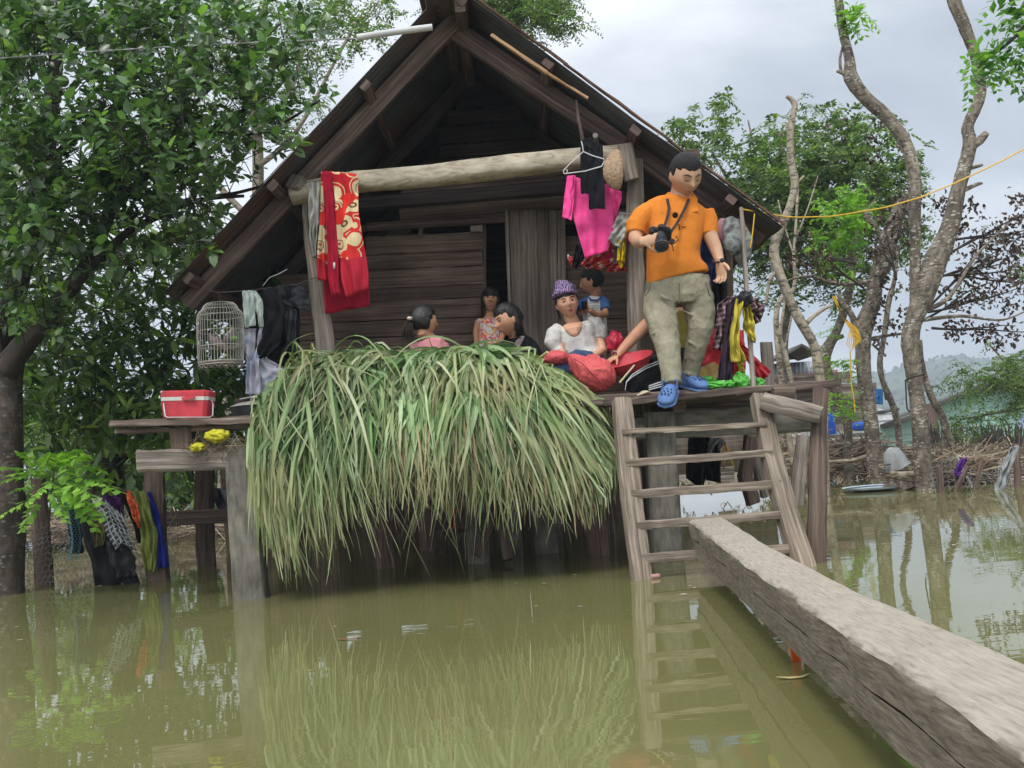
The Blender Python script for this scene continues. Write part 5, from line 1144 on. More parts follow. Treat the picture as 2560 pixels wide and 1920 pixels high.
mb = MB(); mb.blob(P(727, 962, 6.8), (.05, .045, .033), nz=.25, nf=2.5, seed=4); mb.blob(P(714, 967, 6.78), (.03, .04, .025), nz=.2, seed=9); mb.build('cloth_bundle', BE, label='small folded beige cloth bundle on the metal tray', cat='cloth', vox=.004, sm=2)
YEL = mat('yellow_bag', [(.62, .56, .02), (.78, .72, .06)], scale=(40, 40, 40), coord='Object', rough=.4, bump=.6, island=0, transl=.25)
mb = MB(); mb.blob(zl3 if False else P(543, 1090, 6.14), (.073, .04, .040), nz=.45, nf=3, seed=2, nu=40, nv=24); mb.blob(P(494, 1118, 6.12), (.045, .035, .026), nz=.45, nf=3, seed=6, nu=36, nv=20)
mb.build('plastic_bag', YEL, label='crumpled yellow plastic bag on the wooden beam below the cool box', cat='plastic bag', vox=.005, sm=1)
o = brush('dry_twigs', 'tuft of dry brown grass stalks under the yellow bag', [(480, 1110, 600, 1128, 6.1, 6.2)], 90, DRY, L=(.1, .28), r=.0016, seed=9)
rb = random.Random(12)
# bird cage
cg = thing('bird_cage', 'round domed wire bird cage hanging from the left eave', 'bird cage', P(551, 912, 6.5))
q = 6.5/FPX; prof = [(20, 757), (34, 759), (40, 764), (46, 775), (54, 783), (57, 795), (57.5, 830), (56.5, 870), (55, 908)]
cx_ = 551
def cpt(r, y, a): 
    c = P(cx_+(y-830)*.02, y, 6.5); return c+Vector((r*q*math.cos(a), r*q*math.sin(a), 0))
WIRE = flat('white_wire', (.50, .48, .42), .5, metal=.2)
mb = MB()
for i in range(44):
    a = 2*PI*i/44; mb.tube([cpt(r, y, a) for r, y in prof], .0013, 4, cap=False)
mb.build('bars', WIRE, cg)
for r, y, th in ((20, 757, .002), (46, 775, .0018), (57, 791, .0022), (57.5, 828, .0018), (56, 866, .0022), (55, 905, .0025), (55, 912, .003)):
    mb = MB(); mb.tube([cpt(r, y, 2*PI*i/32) for i in range(33)], th, 5, cap=False); mb.build('hoop', WIRE, cg)
mb = MB()
for i in range(20):
    a0 = 2*PI*i/20; mb.tube([cpt(54, 912, a0)+Vector((0, 0, -.022*math.sin(PI*k/6)))+(cpt(54, 912, a0+.31)-cpt(54, 912, a0))*(k/6) for k in range(7)], .0012, 4, cap=False)
mb.build('scallop_trim', WIRE, cg)
lathe([(.001, 0), (54*q, 0), (54*q, .006)], cpt(0, 908, 0)).build('floor', flat('cage_floor', (.35, .32, .27), .8), cg)
MB().tube([P(549, 728, 6.5), P(548, 740, 6.5), P(550, 757, 6.5)], .003, 6).build('hook', flat('dark_wire', (.05, .04, .035), .6), cg)
MB().tube([cpt(55, 868, PI), cpt(55, 868, 0)], .005, 6).build('perch', WPOST, cg)
MB().blob(cpt(30, 850, -.3)+Vector((.02, 0, 0)), (.03, .03, .018)).build('seed_cup', flat('green_cup', (.18, .3, .08), .5), cg)
DOV = mat('dove_feathers', [(.16, .12, .12), (.27, .21, .20)], scale=(40, 40, 90), coord='Object', island=0, blotch=.3)
for (x, y, flip, lab) in ((540, 855, 1, 'plump grey-brown dove perched on the left inside the wire cage'), (574, 846, -1, 'grey-brown dove perched behind on the right inside the wire cage')):
    b_ = thing('dove', lab, 'bird', P(x, y+14, 6.5)); c = P(x, y, 6.5+(.02 if flip < 0 else -.02)); mb = MB()
    mb.tube([c+Vector((flip*.075, 0, -.055)), c+Vector((flip*.045, 0, -.03)), c+Vector((0, 0, 0)), c+Vector((-flip*.026, 0, .022)), c+Vector((-flip*.032, 0, .04)), c+Vector((-flip*.038, 0, .052)), c+Vector((-flip*.046, 0, .052))], [(.006, .018), (.014, .022), (.034, .032), (.022, .022), (.013, .013), (.015, .015), (.004, .004)], 12, side=(0, 1, 0))
    mb.build('body', DOV, b_, vox=.004, sm=2)
    mb = MB(); mb.tube([c+Vector((-flip*.048, 0, .051)), c+Vector((-flip*.060, 0, .047))], [.003, .001], 5); mb.build('beak', BLACKM, b_)
# PVC pipe and electric wire
MB().tube([P(893, 94, 6.3), P(985, 80, 6.3), P(1081, 68, 6.3)], .021, 14).build('pvc_pipe', flat('white_pvc', (.5, .5, .49), .45), label='white plastic pipe sleeve round the wire below the gable peak', cat='pipe')
mb = MB(); W_ = [P(-60+955*i/60, 150-(54*(i/60))-5*math.sin(PI*i/60)*1.2, 6.0+.3*i/60) for i in range(61)]
mb.tube([w_+Vector((0, 0, .004*math.sin(i*1.9))) for i, w_ in enumerate(W_)], .0035, 5); mb.tube([w_-Vector((0, .004, .004*math.sin(i*1.9)+.003)) for i, w_ in enumerate(W_)], .0028, 5)
mb.build('electric_wire', flat('pale_cable', (.30, .30, .30), .5), label='thin twisted electric wire crossing in front of the citrus tree to the roof', cat='wire')
# yellow rope
ROPE = flat('yellow_rope', (.70, .42, .04), .7)
rp = [(1849, 522, 6.45), (1976, 544, 7.2), (2082, 541, 7.8), (2213, 519, 8.5), (2302, 493, 9), (2396, 454, 9.6), (2501, 404, 10.2), (2640, 330, 11)]
MB().tube([P(*p) for p in lerp_poly(rp, 30)], [.005+.0035*i/29 for i in range(30)], 6).build('yellow_rope', ROPE, label='long yellow rope strung from the eave pole to the trees at the right', cat='rope')
mb = MB()
for k in range(7):
    x = 2125+k*3; mb.tube([P(2080+k*1.5, 740, 12.2), P(2105, 790, 12.2), P(x, 822, 12.2), P(x-8+k*2.5, 860, 12.2), P(x+4, 878-k*4, 12.2), P(x+10, 850, 12.2), P(x+1, 823, 12.2)], .0055, 5)
mb.build('rope_coil', ROPE, label='yellow rope coil tied round the spotted trunk', cat='rope')
MB().tube([P(2126, 878, 12.3), P(2128, 960, 12.3), P(2134, 990, 12.3), P(2138, 1030, 12.3)], .007, 5).build('hanging_rope', ROPE, label='thin yellow rope end hanging down beside the spotted trunk', cat='rope')
MB().tube([P(2264, 950, 10.6), P(2266, 1000, 10.6), P(2268, 1022, 10.6), P(2275, 1030, 10.6)], .008, 5).build('black_cable', BLACKM, label='black cable hanging from the forked tree trunk', cat='cable')
MB().tube([P(2262, 952, 10.6), P(2285, 942, 10.58), P(2312, 936, 10.6)], .008, 5).build('cable_tie', BLACKM, label='black cable tied round the forked tree trunk', cat='cable')
MB().tube([P(*z6(1295, 460), 6.4), P(*z6(1285, 560), 6.4), P(*z6(1270, 660), 6.4)], .004, 5).build('thin_rope', ROPE, label='short yellow cord dangling from the eave pole', cat='cord')
# ------------------------------------------------------------------ hanging clothes
def ornate(nt, col):
    uv = nt('ShaderNodeTexCoord').outputs['UV']; sp = nt('ShaderNodeSeparateXYZ', {0: uv})
    nz_ = nt('ShaderNodeTexNoise', {'Vector': uv, 'Scale': 6.0, 'Detail': 2.0})
    wv = nt('ShaderNodeVectorMath', {0: uv, 1: nt('ShaderNodeVectorMath', {0: nz_.outputs[1], 1: (.07, .07, 0)}, operation='MULTIPLY').outputs[0]}, operation='ADD').outputs[0]
    v = nt('ShaderNodeTexVoronoi', {'Vector': wv, 'Scale': 8.0, 'Randomness': .9})
    rings = nt.ramp(v.outputs[0], [(0, (.5, .03, .02)), (.13, (.68, .55, .30)), (.2, (.5, .02, .02)), (.3, (.62, .5, .28)), (.36, (.10, .05, .02)), (.40, (.70, .58, .34)), (.56, (.58, .03, .025)), (.66, (.66, .52, .28)), (.70, (.45, .01, .02))], 'CONSTANT')
    n2 = nt('ShaderNodeTexNoise', {'Vector': uv, 'Scale': 5.0, 'Detail': 0.0})
    rings = nt.mix(nt.math('GREATER_THAN', n2.outputs[0], .60), rings, (.70, .03, .02))
    f = nt.math('LESS_THAN', sp.outputs[1], .60)
    return nt.mix(nt.math('MULTIPLY', f, .95), col, rings)
CRIM = cloth_mat('crimson_fleece', (.36, .012, .035), scale=(90, 90, 90), sheen=1)
ORN = mat('ornate_blanket', [(.40, .012, .03), (.46, .02, .04)], coord='Object', scale=(90, 90, 90), extra=ornate, island=0, bump=.4, blotch=.1)
bl = thing('fleece_blanket', 'red fleece blanket with cream scroll and flower pattern folded over the log beam', 'blanket', P(860, 600, 6.7))
garment('back_layer', [([z2(240, 1060), (803, 600), (812, 735), (815, 785)], [z2(440, 1060), (890, 600), (920, 690), (925, 765)], 6.82, dict(amp=.02, freq=2))], CRIM, None, parent=bl)
garment('patterned_fold', [([z2(300, 1015), z2(330, 1200), z2(340, 1450), z2(365, 1660), (866, 745)], [z2(460, 1030), z2(465, 1250), z2(500, 1450), z2(525, 1620), (922, 722)], 6.7, dict(amp=.018, freq=2))], ORN, None, parent=bl)
garment('patterned_fold', [([z2(245, 1020), z2(240, 1250), z2(225, 1500), (794, 700)], [z2(262, 1018), z2(275, 1250), z2(285, 1500), (832, 705)], 6.72, dict(amp=.015, freq=1.5))], ORN, None, parent=bl)
garment('plain_fold', [([z2(248, 1015), z2(268, 1250), z2(285, 1500), (822, 700), (830, 742)], [z2(305, 1012), z2(325, 1250), z2(345, 1500), (846, 700), (852, 736)], 6.69, dict(amp=.012, freq=1))], CRIM, None, parent=bl)
garment('care_label', [([(833, 656), (833, 672)], [(838, 656), (838, 672)], 6.665, dict(amp=0, rows=3, cols=3))], MATS['white_cloth'], None, parent=bl, solid=.002)
garment('grey_cloth', [([z2(155, 1085), z2(170, 1250), z2(170, 1400), z2(195, 1525)], [z2(240, 1080), z2(243, 1280), z2(225, 1360), z2(222, 1530)], 6.76, dict(amp=.03, freq=2.5))], cloth_mat('pale_grey_cloth', (.42, .41, .38)), 'twisted pale grey cloth hanging on the left post beside the red blanket', 'cloth')
mb = MB(); mb.tube([P(*zc(480, 300), 6.5), P(*zc(590, 325), 6.5), P(*zc(830, 312), 6.55), P(*zc(1300, 250), 6.75), P(*zc(1480, 185), 6.85)], .003, 5); mb.build('clothes_line', flat('old_cord', (.10, .09, .08), .8), label='thin clothes line from the left eave to the post', cat='clothes line')
G2 = 'clothes hanging on the line under the left eave'
garment('pale_trousers', [([zc(810, 308), zc(815, 450), zc(830, 640)], [zc(905, 308), zc(915, 450), zc(922, 620)], 6.52, dict(amp=.014, freq=2)), ([zc(870, 312), zc(905, 400), zc(960, 640)], [zc(925, 310), zc(985, 400), zc(990, 630)], 6.53, dict(amp=.014, freq=1.5))], cloth_mat('mint_cloth', (.50, .57, .53), var=.08), 'small pale mint trousers hanging beside the bird cage', 'trousers', G2)
def tie(nt, col):
    ob = nt('ShaderNodeTexCoord').outputs['Object']; n = nt('ShaderNodeTexNoise', {'Vector': ob, 'Scale': 9.0, 'Detail': 3.0}); n2 = nt('ShaderNodeTexNoise', {'Vector': ob, 'Scale': 14.0})
    col = nt.mix(nt.ramp(n.outputs[0], [(.5, (0,)*3), (.66, (.8,)*3)]), col, (.25, .30, .48))
    return nt.mix(nt.ramp(n2.outputs[0], [(.56, (0,)*3), (.68, (.7,)*3)]), col, (.40, .20, .30))
tw_ = garment('printed_sheet', [([zc(830, 650), zc(800, 800), zc(840, 900), zc(840, 1230)], [zc(990, 640), zc(1000, 760), zc(960, 900), zc(970, 1240)], 6.58, dict(amp=.03, freq=3)), ([zc(930, 860), zc(930, 1240)], [zc(1165, 990), zc(1168, 1215)], 6.62, dict(amp=.02, freq=1.5))], mat('floral_sheet', [(.45, .46, .53), (.52, .53, .58)], coord='Object', extra=tie, island=0, bump=.15, blotch=.1), 'pale lilac printed sheet hanging below the mint trousers', 'sheet', G2)
garment('black_trousers', [([zc(990, 300), zc(1000, 500), zc(940, 640), zc(915, 890)], [zc(1130, 290), zc(1200, 520), zc(1140, 800), zc(1000, 930)], 6.6, dict(amp=.02)), ([zc(1080, 280), zc(1100, 600), zc(1000, 900)], [zc(1300, 260), zc(1320, 600), zc(1300, 880)], 6.65, dict(amp=.03)), ([zc(1000, 860), zc(1060, 950), zc(1140, 1015)], [zc(1300, 850), zc(1300, 900), zc(1200, 990)], 6.66, dict(amp=.03))], MATS['black_cloth'], 'bunch of black and charcoal garments hanging left of the post', 'trousers', G2)
garment('charcoal_shirt', [([zc(1100, 270), zc(1090, 400), zc(1200, 440)], [zc(1330, 250), zc(1400, 350), zc(1410, 500)], 6.62, dict(amp=.02)), ([zc(1190, 450), zc(1200, 770)], [zc(1290, 480), zc(1290, 860)], 6.6, dict(amp=.02))], cloth_mat('charcoal_cloth', (.035, .035, .04)), 'charcoal shirt hanging against the left post', 'shirt', G2)
MB().tube([P(*zc(990, 265), 6.7), P(*zc(1050, 190), 6.7), P(*zc(1130, 160), 6.7), P(*zc(1205, 118), 6.7)], .003, 5).build('bent_wire', STEEL, label='loose bent wire under the left eave', cat='wire')
# right side clothes
PINK = cloth_mat('magenta_cotton', (.86, .085, .31), var=.06)
tsh = thing('pink_t_shirt', 'bright magenta t-shirt hanging sideways under the log beam', 't-shirt', P(1470, 640, 6.78))
garment('body', [([z6(190, 235), z6(205, 350), z6(225, 500), z6(292, 722)], [z6(430, 290), z6(455, 420), z6(465, 545), z6(425, 682)], 6.74, dict(amp=.016, freq=2.5))], PINK, None, parent=tsh)
garment('sleeve', [([z6(185, 235), z6(165, 380), z6(157, 480)], [z6(235, 235), z6(225, 380), z6(210, 502)], 6.71, dict(amp=.01, freq=1))], PINK, None, parent=tsh)
garment('sleeve', [([z6(415, 300), z6(420, 400), z6(470, 545)], [z6(505, 330), z6(508, 372), z6(475, 480)], 6.78, dict(amp=.012, freq=1))], PINK, None, parent=tsh)
garment('black_shorts', [([z6(265, 25), z6(262, 150), z6(266, 340)], [z6(330, 10), z6(335, 180), z6(320, 345)], 6.62, dict(amp=.012, freq=1.5)), ([z6(305, 120), z6(315, 432)], [z6(395, 50), z6(410, 435)], 6.6, dict(amp=.012, freq=1.5)), ([z6(285, 15), z6(300, 160)], [z6(388, 50), z6(400, 180)], 6.61, dict(amp=.01))], cloth_mat('black_knit', (.013, .013, .016)), 'black drawstring trousers hanging over the magenta t-shirt', 'trousers')
hg = MB(); H = [z6(268, 30), z6(275, 55), z6(280, 92), z6(205, 160), z6(162, 205), z6(165, 222), z6(183, 222), z6(186, 205), z6(178, 197)]
hg.tube([P(*p, 6.5) for p in H], .0035, 6); hg.tube([P(*p, 6.5) for p in (z6(280, 92), z6(330, 115), z6(398, 135), z6(405, 145))], .0035, 6); hg.tube([P(*p, 6.5) for p in (z6(168, 224), z6(290, 208), z6(388, 180), z6(405, 150))], .0035, 6)
hg.build('wire_hanger', flat('white_coated_wire', (.6, .6, .62), .4), label='tilted white wire coat hanger hooked on the peg', cat='hanger')
# woven hat
HAT = mat('woven_straw', [(.32, .20, .12), (.48, .33, .21), (.58, .43, .30)], scale=(60, 60, 60), coord='Object', bump=1, island=0, bd=.02)
hc = P(*z6(455, 210), 6.62); hat = MB()
def hatfn(d, p):
    p.z += 0; return p
hat.tube([P(*z6(490, 80), 6.64), P(*z6(470, 110), 6.62), P(*z6(450, 200), 6.6), P(*z6(465, 270), 6.6), P(*z6(490, 325), 6.62)], [(.01, .01), (.045, .03), (.078, .055), (.062, .04), (.015, .012)], 20, side=(1, 0, 0))
hat.build('straw_hat', HAT, label='brown woven straw hat hanging on its side at the right end of the log beam', cat='hat', ang=180, sub=1)
garment('crumpled_hat', [([z6(495, 450), z6(440, 560), z6(420, 610)], [z6(570, 460), z6(560, 520), z6(500, 670)], 6.72, dict(amp=.03))], MATS['pale_grey_cloth'], 'crumpled pale grey cap hanging on the right post', 'hat')
garment('yellow_cloth', [([z6(495, 560), z6(485, 650), z6(480, 740)], [z6(540, 570), z6(530, 640), z6(527, 745)], 6.74, dict(amp=.02)), ([z6(480, 720), z6(500, 782)], [z6(520, 730), z6(510, 785)], 6.75, dict(amp=.01))], cloth_mat('bright_yellow_cloth', (.68, .50, .02)), 'small yellow cloth hanging below the grey cap', 'cloth')
garment('red_cloth', [([z6(515, 520), z6(510, 600)], [z6(560, 520), z6(560, 640)], 6.76, dict(amp=.02))], cloth_mat('red_cloth', (.5, .02, .06)), 'red rag between the grey cap and the man', 'cloth')
garment('red_patterned_bag', [([z6(185, 700), z6(190, 740), z6(215, 770)], [z6(215, 720), z6(225, 750), z6(232, 785)], 6.85, dict(amp=.02)), ([z6(290, 720), z6(262, 770), z6(300, 788)], [z6(460, 640), z6(455, 740), z6(390, 790)], 6.86, dict(amp=.04)), ([z6(410, 760), z6(420, 810)], [z6(520, 720), z6(535, 800)], 6.87, dict(amp=.04))], mat('red_white_print', [(.38, .02, .05), (.5, .03, .07)], coord='Object', island=0, extra=blobs((.40, .02, .05), (.5, .10, .06), (.6, .5, .48), 20)), 'red printed cloth bag hanging behind the magenta t-shirt', 'bag')
garment('black_strap_bag', [([z6(240, 640), z6(220, 740), z6(215, 775)], [z6(290, 690), z6(275, 760), z6(245, 790)], 6.83, dict(amp=.02))], MATS['black_knit'], 'black bag strap hanging at the lower left of the magenta t-shirt', 'bag')
# clothes around the pole on the right
G3 = 'clothes tied around the pole at the right end of the deck'
def plaid(nt, col):
    uv = nt('ShaderNodeSeparateXYZ', {0: nt('ShaderNodeTexCoord').outputs['Object']})
    a_ = nt.math('GREATER_THAN', nt.math('FRACT', nt.math('MULTIPLY', uv.outputs[0], 30.0)), .6); b_ = nt.math('GREATER_THAN', nt.math('FRACT', nt.math('MULTIPLY', uv.outputs[2], 30.0)), .6)
    return nt.mix(nt.math('MULTIPLY', nt.math('ADD', a_, b_), .5), col, (.30, .20, .21))
PLA = mat('plaid_cloth', [(.045, .025, .03), (.06, .035, .04)], coord='Object', extra=plaid, island=0, bump=.2)
garment('plaid_shirt', [([z6(1140, 950), z6(1075, 1000), z6(1065, 1130), z6(1050, 1260)], [z6(1200, 945), z6(1165, 1050), z6(1150, 1150), z6(1110, 1270)], 6.35, dict(amp=.03))], PLA, 'brown plaid shirt hanging at the left of the pole bundle', 'shirt', G3)
garment('plaid_shirt', [([z6(1270, 945), z6(1255, 1050), z6(1300, 1115)], [z6(1320, 970), z6(1350, 1020), z6(1330, 1100)], 6.35, dict(amp=.04))], PLA, 'dark plaid cloth bunched at the right of the pole knot', 'shirt', G3)
garment('dark_trousers', [([z6(1140, 960), z6(1120, 1150), z6(1095, 1300), z6(1075, 1450)], [z6(1200, 960), z6(1175, 1150), z6(1175, 1300), z6(1170, 1448)], 6.32, dict(amp=.02))], cloth_mat('aubergine_cloth', (.04, .025, .04)), 'dark aubergine trousers hanging left of the pole', 'trousers', G3)
garment('yellow_shirt', [([z6(1190, 960), z6(1165, 1100), z6(1150, 1200), z6(1160, 1340)], [z6(1225, 970), z6(1210, 1100), z6(1200, 1250), z6(1235, 1340)], 6.28, dict(amp=.03)), ([z6(1215, 990), z6(1230, 1150), z6(1255, 1200)], [z6(1265, 1000), z6(1290, 1100), z6(1298, 1230)], 6.31, dict(amp=.03)), ([z6(1180, 1330), z6(1210, 1400)], [z6(1225, 1330), z6(1235, 1400)], 6.32, dict(amp=.02))], cloth_mat('mustard_cloth', (.50, .42, .06)), 'mustard yellow shirt hanging on the pole', 'shirt', G3)
MB().blob(P(*z6(1238, 965), 6.27), (.04, .035, .045), nz=.4, nf=3, nu=24, nv=16).build('black_bag_knot', BLACKM, label='black plastic bag knotted round the pole', cat='plastic bag', group=G3)
# hats
CAMO = mat('camouflage', [(.05, .055, .055), (.13, .14, .135), (.24, .25, .24), (.10, .11, .10)], scale=(16, 16, 16), coord='Object', island=0, bump=.1, detail=2)
ch = MB(); ch.tube([P(*z6(1135, 485), 6.5), P(*z6(1170, 540), 6.48), P(*z6(1205, 630), 6.46), P(*z6(1225, 720), 6.46), P(*z6(1215, 780), 6.48)], [(.03, .012), (.075, .028), (.09, .035), (.055, .028), (.012, .01)], 20, side=(1, 0, .35))
ch.blob(P(*z6(1160, 640), 6.42), (.055, .05, .07), nz=.1)
ch.build('camouflage_hat', CAMO, label='grey camouflage sun hat hanging by the right eave', cat='hat', vox=.006, sm=3)
MB().blob(P(*z6(1112, 565), 6.55), (.055, .04, .085), nz=.08).build('pink_hat', cloth_mat('dusty_pink', (.42, .22, .24)), label='dusty pink cap behind the camouflage hat', cat='hat')
garment('navy_garment', [([z6(960, 575), z6(965, 700), z6(1000, 880)], [z6(1050, 590), z6(1075, 720), z6(1080, 880)], 6.9, dict(amp=.03))], cloth_mat('navy_cloth', (.012, .02, .07)), 'navy blue garment hanging behind the man at the right', 'garment')
garment('blue_garment', [([z6(968, 720), z6(975, 770)], [z6(990, 730), z6(1000, 790)], 6.85, dict(amp=.02))], MATS['royal_blue_cloth'], 'bit of bright blue cloth behind the man below the navy garment', 'garment')
garment('black_garment', [([z6(1030, 800), z6(1040, 880), z6(1040, 1110)], [z6(1120, 790), z6(1125, 900), z6(1120, 1130)], 7.0, dict(amp=.03))], MATS['black_cloth'], 'black garment hanging in the shade right of the man', 'garment')
# sacks, basin, bags
def stripes(nt, col):
    ob = nt('ShaderNodeTexCoord').outputs['Object']; w1 = nt('ShaderNodeTexWave', {'Vector': ob, 'Scale': 22.0, 'Distortion': 3.0, 'Detail': 2.0, 'Detail Scale': 2.0}, wave_type='BANDS', bands_direction='DIAGONAL')
    return nt.mix(nt.ramp(w1.outputs[0], [(.0, (.35,)*3), (.5, (0,)*3)]), col, (.62, .16, .16))
SACK = mat('red_woven_sack', [(.60, .075, .085), (.72, .13, .13)], scale=(70, 70, 25), coord='Object', bump=.5, island=0, extra=stripes, rough=.6, bd=.02)
def sackfn(d, p):
    if d.x < -.5: p.z += .10*(-d.x-.5); p.x -= .05*max(0, d.z+.2)
    p.z *= 1-.10*abs(d.x)**3; p += Vector((0, 0, 1))*.003*math.sin(d.z*22+d.x*6)+d*.0035*math.sin(d.x*30+5*d.z); return p
MB().blob(P(*z6(335, 1410), 6.42), (.150, .16, .115), Matrix.Rotation(.28, 3, 'Y'), fn=sackfn, nz=.06, nf=2.2, nu=60, nv=40).build('woven_sack', SACK, label='full coral red woven sack lying on the deck right of the grass heap', cat='sack', ang=180)
s0 = bpy.data.objects['woven_sack']
mb = MB(); mb.tube([P(*z6(x, y), 6.42-.165) for x, y in ((225, 1320), (270, 1345), (320, 1395), (375, 1455), (420, 1500))], .0025, 5); mb.build('seam', flat('dark_seam', (.2, .02, .03), .8), s0)
OFF[s0.name] = s0.location.copy()
mb = MB(); mb.tube([P(*z6(x, y), 6.262) for x, y in ((300, 1400), (350, 1385), (400, 1372), (440, 1362))], [(.005, .001)]*4, 6); mb.build('yellow_band', flat('straw_band', (.62, .42, .14), .8), s0)
MB().blob(P(*z6(120, 1315), 6.75), (.085, .08, .05), nz=.12, nf=2.5, nu=36, nv=20).build('woven_sack', SACK, label='red sack behind the grass heap left of the woman in white', cat='sack', ang=180)
RB = flat('crimson_bag', (.42, .02, .045), .35, bump=.5, scale=(18, 18, 18))
MB().blob(P(*z6(475, 1235), 6.95), (.062, .06, .085), nz=.3, nf=2.5, nu=36, nv=24).build('plastic_bag', RB, label='crimson plastic bag against the right post', cat='plastic bag')
MB().blob(P(*z6(530, 1330), 6.85), (.06, .06, .06), nz=.3, nf=2.5, nu=36, nv=24, seed=5).build('plastic_bag', RB, label='crimson plastic bag lying below the reaching arm', cat='plastic bag')
bc = P(*z6(560, 1440), 6.5)
lathe([(.001, 0), (.07, 0), (.10, .03), (.15, .105), (.157, .11), (.15, .115), (.10, .04), (.001, .008)], (0, 0, 0), 36, ax=Matrix.Rotation(-.25, 3, 'Y') @ Matrix.Rotation(.25, 3, 'X')).build('x', RED, None, 'shiny red plastic basin behind the sack', 'basin')
o = bpy.data.objects['x']; o.name = 'plastic_basin'; o.location = bc
MB().tube([P(*z6(495, 1462), 6.28), P(*z6(583, 1358), 6.34)], .006, 6).build('stick', flat('pale_stick', (.5, .42, .26), .7), label='pale stick resting on the basin', cat='stick')
# green bags, mat, red sheet on the right
GB = mat('green_plastic', [(.10, .50, .05), (.20, .68, .12)], scale=(30, 30, 30), coord='Object', rough=.35, bump=.8, island=0, transl=.25, bd=.02)
for (x, y, a, b_, lab, Yb) in ((1215, 1450, .052, .052, 'upright green plastic bag at the foot of the pole', 6.32), (1140, 1470, .04, .025, 'flattened green bag right of the man', 6.3), (1070, 1475, .065, .024, 'pale green bag lying beside the blue clog', 6.28), (1310, 1465, .045, .035, 'small green bag right of the pole', 6.4), (1010, 1450, .055, .03, 'darker green bag behind the blue clog', 6.45)):
    MB().blob(P(*z6(x, y), Yb), (a, .05, b_), nz=.35, nf=2.4, nu=40, nv=24, seed=x).build('plastic_bag', GB, label=lab, cat='plastic bag', group='green plastic bags on the deck')
BAM = mat('bamboo_weave', [(.35, .22, .06), (.62, .44, .16)], scale=(90, 4, 4), coord='Object', island=0, bump=.8)
MB().beam(P(*z6(965, 1425), 6.6), P(*z6(1095, 1375), 6.6), .25, .012, side=(0, 1, .45), seg=6, jit=.001).build('bamboo_mat', BAM, label='tan woven bamboo tray right of the man', cat='tray')
RS = mat('red_sheet', [(.48, .02, .03), (.60, .04, .05)], scale=(6, 6, 6), coord='Object', rough=.45, bump=.4, island=0)
garment('red_tarp', [([z6(1060, 1140), z6(990, 1260), z6(900, 1430)], [z6(1230, 1150), z6(1240, 1300), z6(1240, 1450)], 6.75, dict(amp=.03))], RS, 'red plastic sheet piled behind the pole clothes', 'tarp')
garment('red_tarp', [([z6(1200, 1235), z6(1240, 1320), z6(1330, 1462)], [z6(1230, 1240), z6(1320, 1330), z6(1400, 1392)], 6.55, dict(amp=.02, freq=1))], RS, 'stiff red sheet sticking out past the pole at the right', 'tarp')
MB().tube([P(*z6(1270, 1380), 6.7), P(*z6(1390, 1395), 6.65)], .01, 6).build('tarp_pole', flat('white_tube', (.6, .55, .5), .5), label='pale thin tube under the red sheet', cat='tube')
garment('red_tarp', [([z6(830, 1300), z6(835, 1370)], [z6(960, 1290), z6(970, 1400)], 6.7, dict(amp=.03))], RS, 'fold of red sheet visible between the legs of the man', 'tarp')
# under the deck: hanging trousers, litter
garment('wet_trousers', [([zs(740, 475), zs(725, 640), zs(715, 780), zs(795, 840)], [zs(900, 470), zs(890, 640), zs(870, 780), zs(855, 840)], 7.1, dict(amp=.03)), ([zs(880, 475), zs(875, 650), zs(880, 800)], [zs(985, 475), zs(985, 640), zs(980, 820)], 7.12, dict(amp=.03))], MATS['black_cloth'], 'dark trousers hanging under the deck behind the ladder', 'trousers')
garment('grey_rag', [([zs(900, 480), zs(885, 600)], [zs(1000, 470), zs(900, 605)], 7.0, dict(amp=.02)), ([zs(985, 475), zs(965, 550)], [zs(1028, 510), zs(970, 575)], 7.0, dict(amp=.02))], GC, 'pale grey rag beside the trousers under the deck', 'rag')
MB().tube([P(*zs(1000, 510), 7.0), P(*zs(1025, 580), 7.0), P(*zs(1010, 720), 7.0), P(*zs(1035, 600), 7.0), P(*zs(1020, 515), 7.0), P(*zs(1070, 640), 7.0), P(*zs(1090, 700), 7.0)], .005, 5).build('thin_rope', ROPE, label='tangled yellow cord under the deck beside the grey rag', cat='cord')
garment('coral_rag', [([(1120, 1260), (1124, 1322)], [(1136, 1258), (1138, 1322)], 7.2, dict(amp=.01))], cloth_mat('coral_cloth', (.7, .08, .05)), 'small coral red rag hanging under the deck', 'rag')
LITW = flat('litter_white', (.5, .5, .48), .6)
MB().box(PZ(*zs(483, 1537), .012), (.055, .03, .022), Matrix.Rotation(.2, 3, 'Z'), bev=.2).build('litter_packet', flat('pink_packet', (.45, .25, .24), .5, scale=(60, 60, 60)), label='small pinkish packet floating at the foot of the ladder', cat='packet')
mb = MB(); mb.tube([PZ(2017, 1662, -.02)+Vector((-.03, 0, 0)), PZ(2017, 1662, .0)+Vector((-.035, -.0, .06)), PZ(2017, 1640, .0)+Vector((-.045, 0, .09))], [.014, .012, .009], 8, jit=.002); mb.build('orange_scrap', flat('orange_plastic', (.85, .13, .02), .5), label='small orange plastic scrap in the water beside the footbridge', cat='plastic scrap')
LB = flat('brown_leaf', (.20, .09, .03), .7)
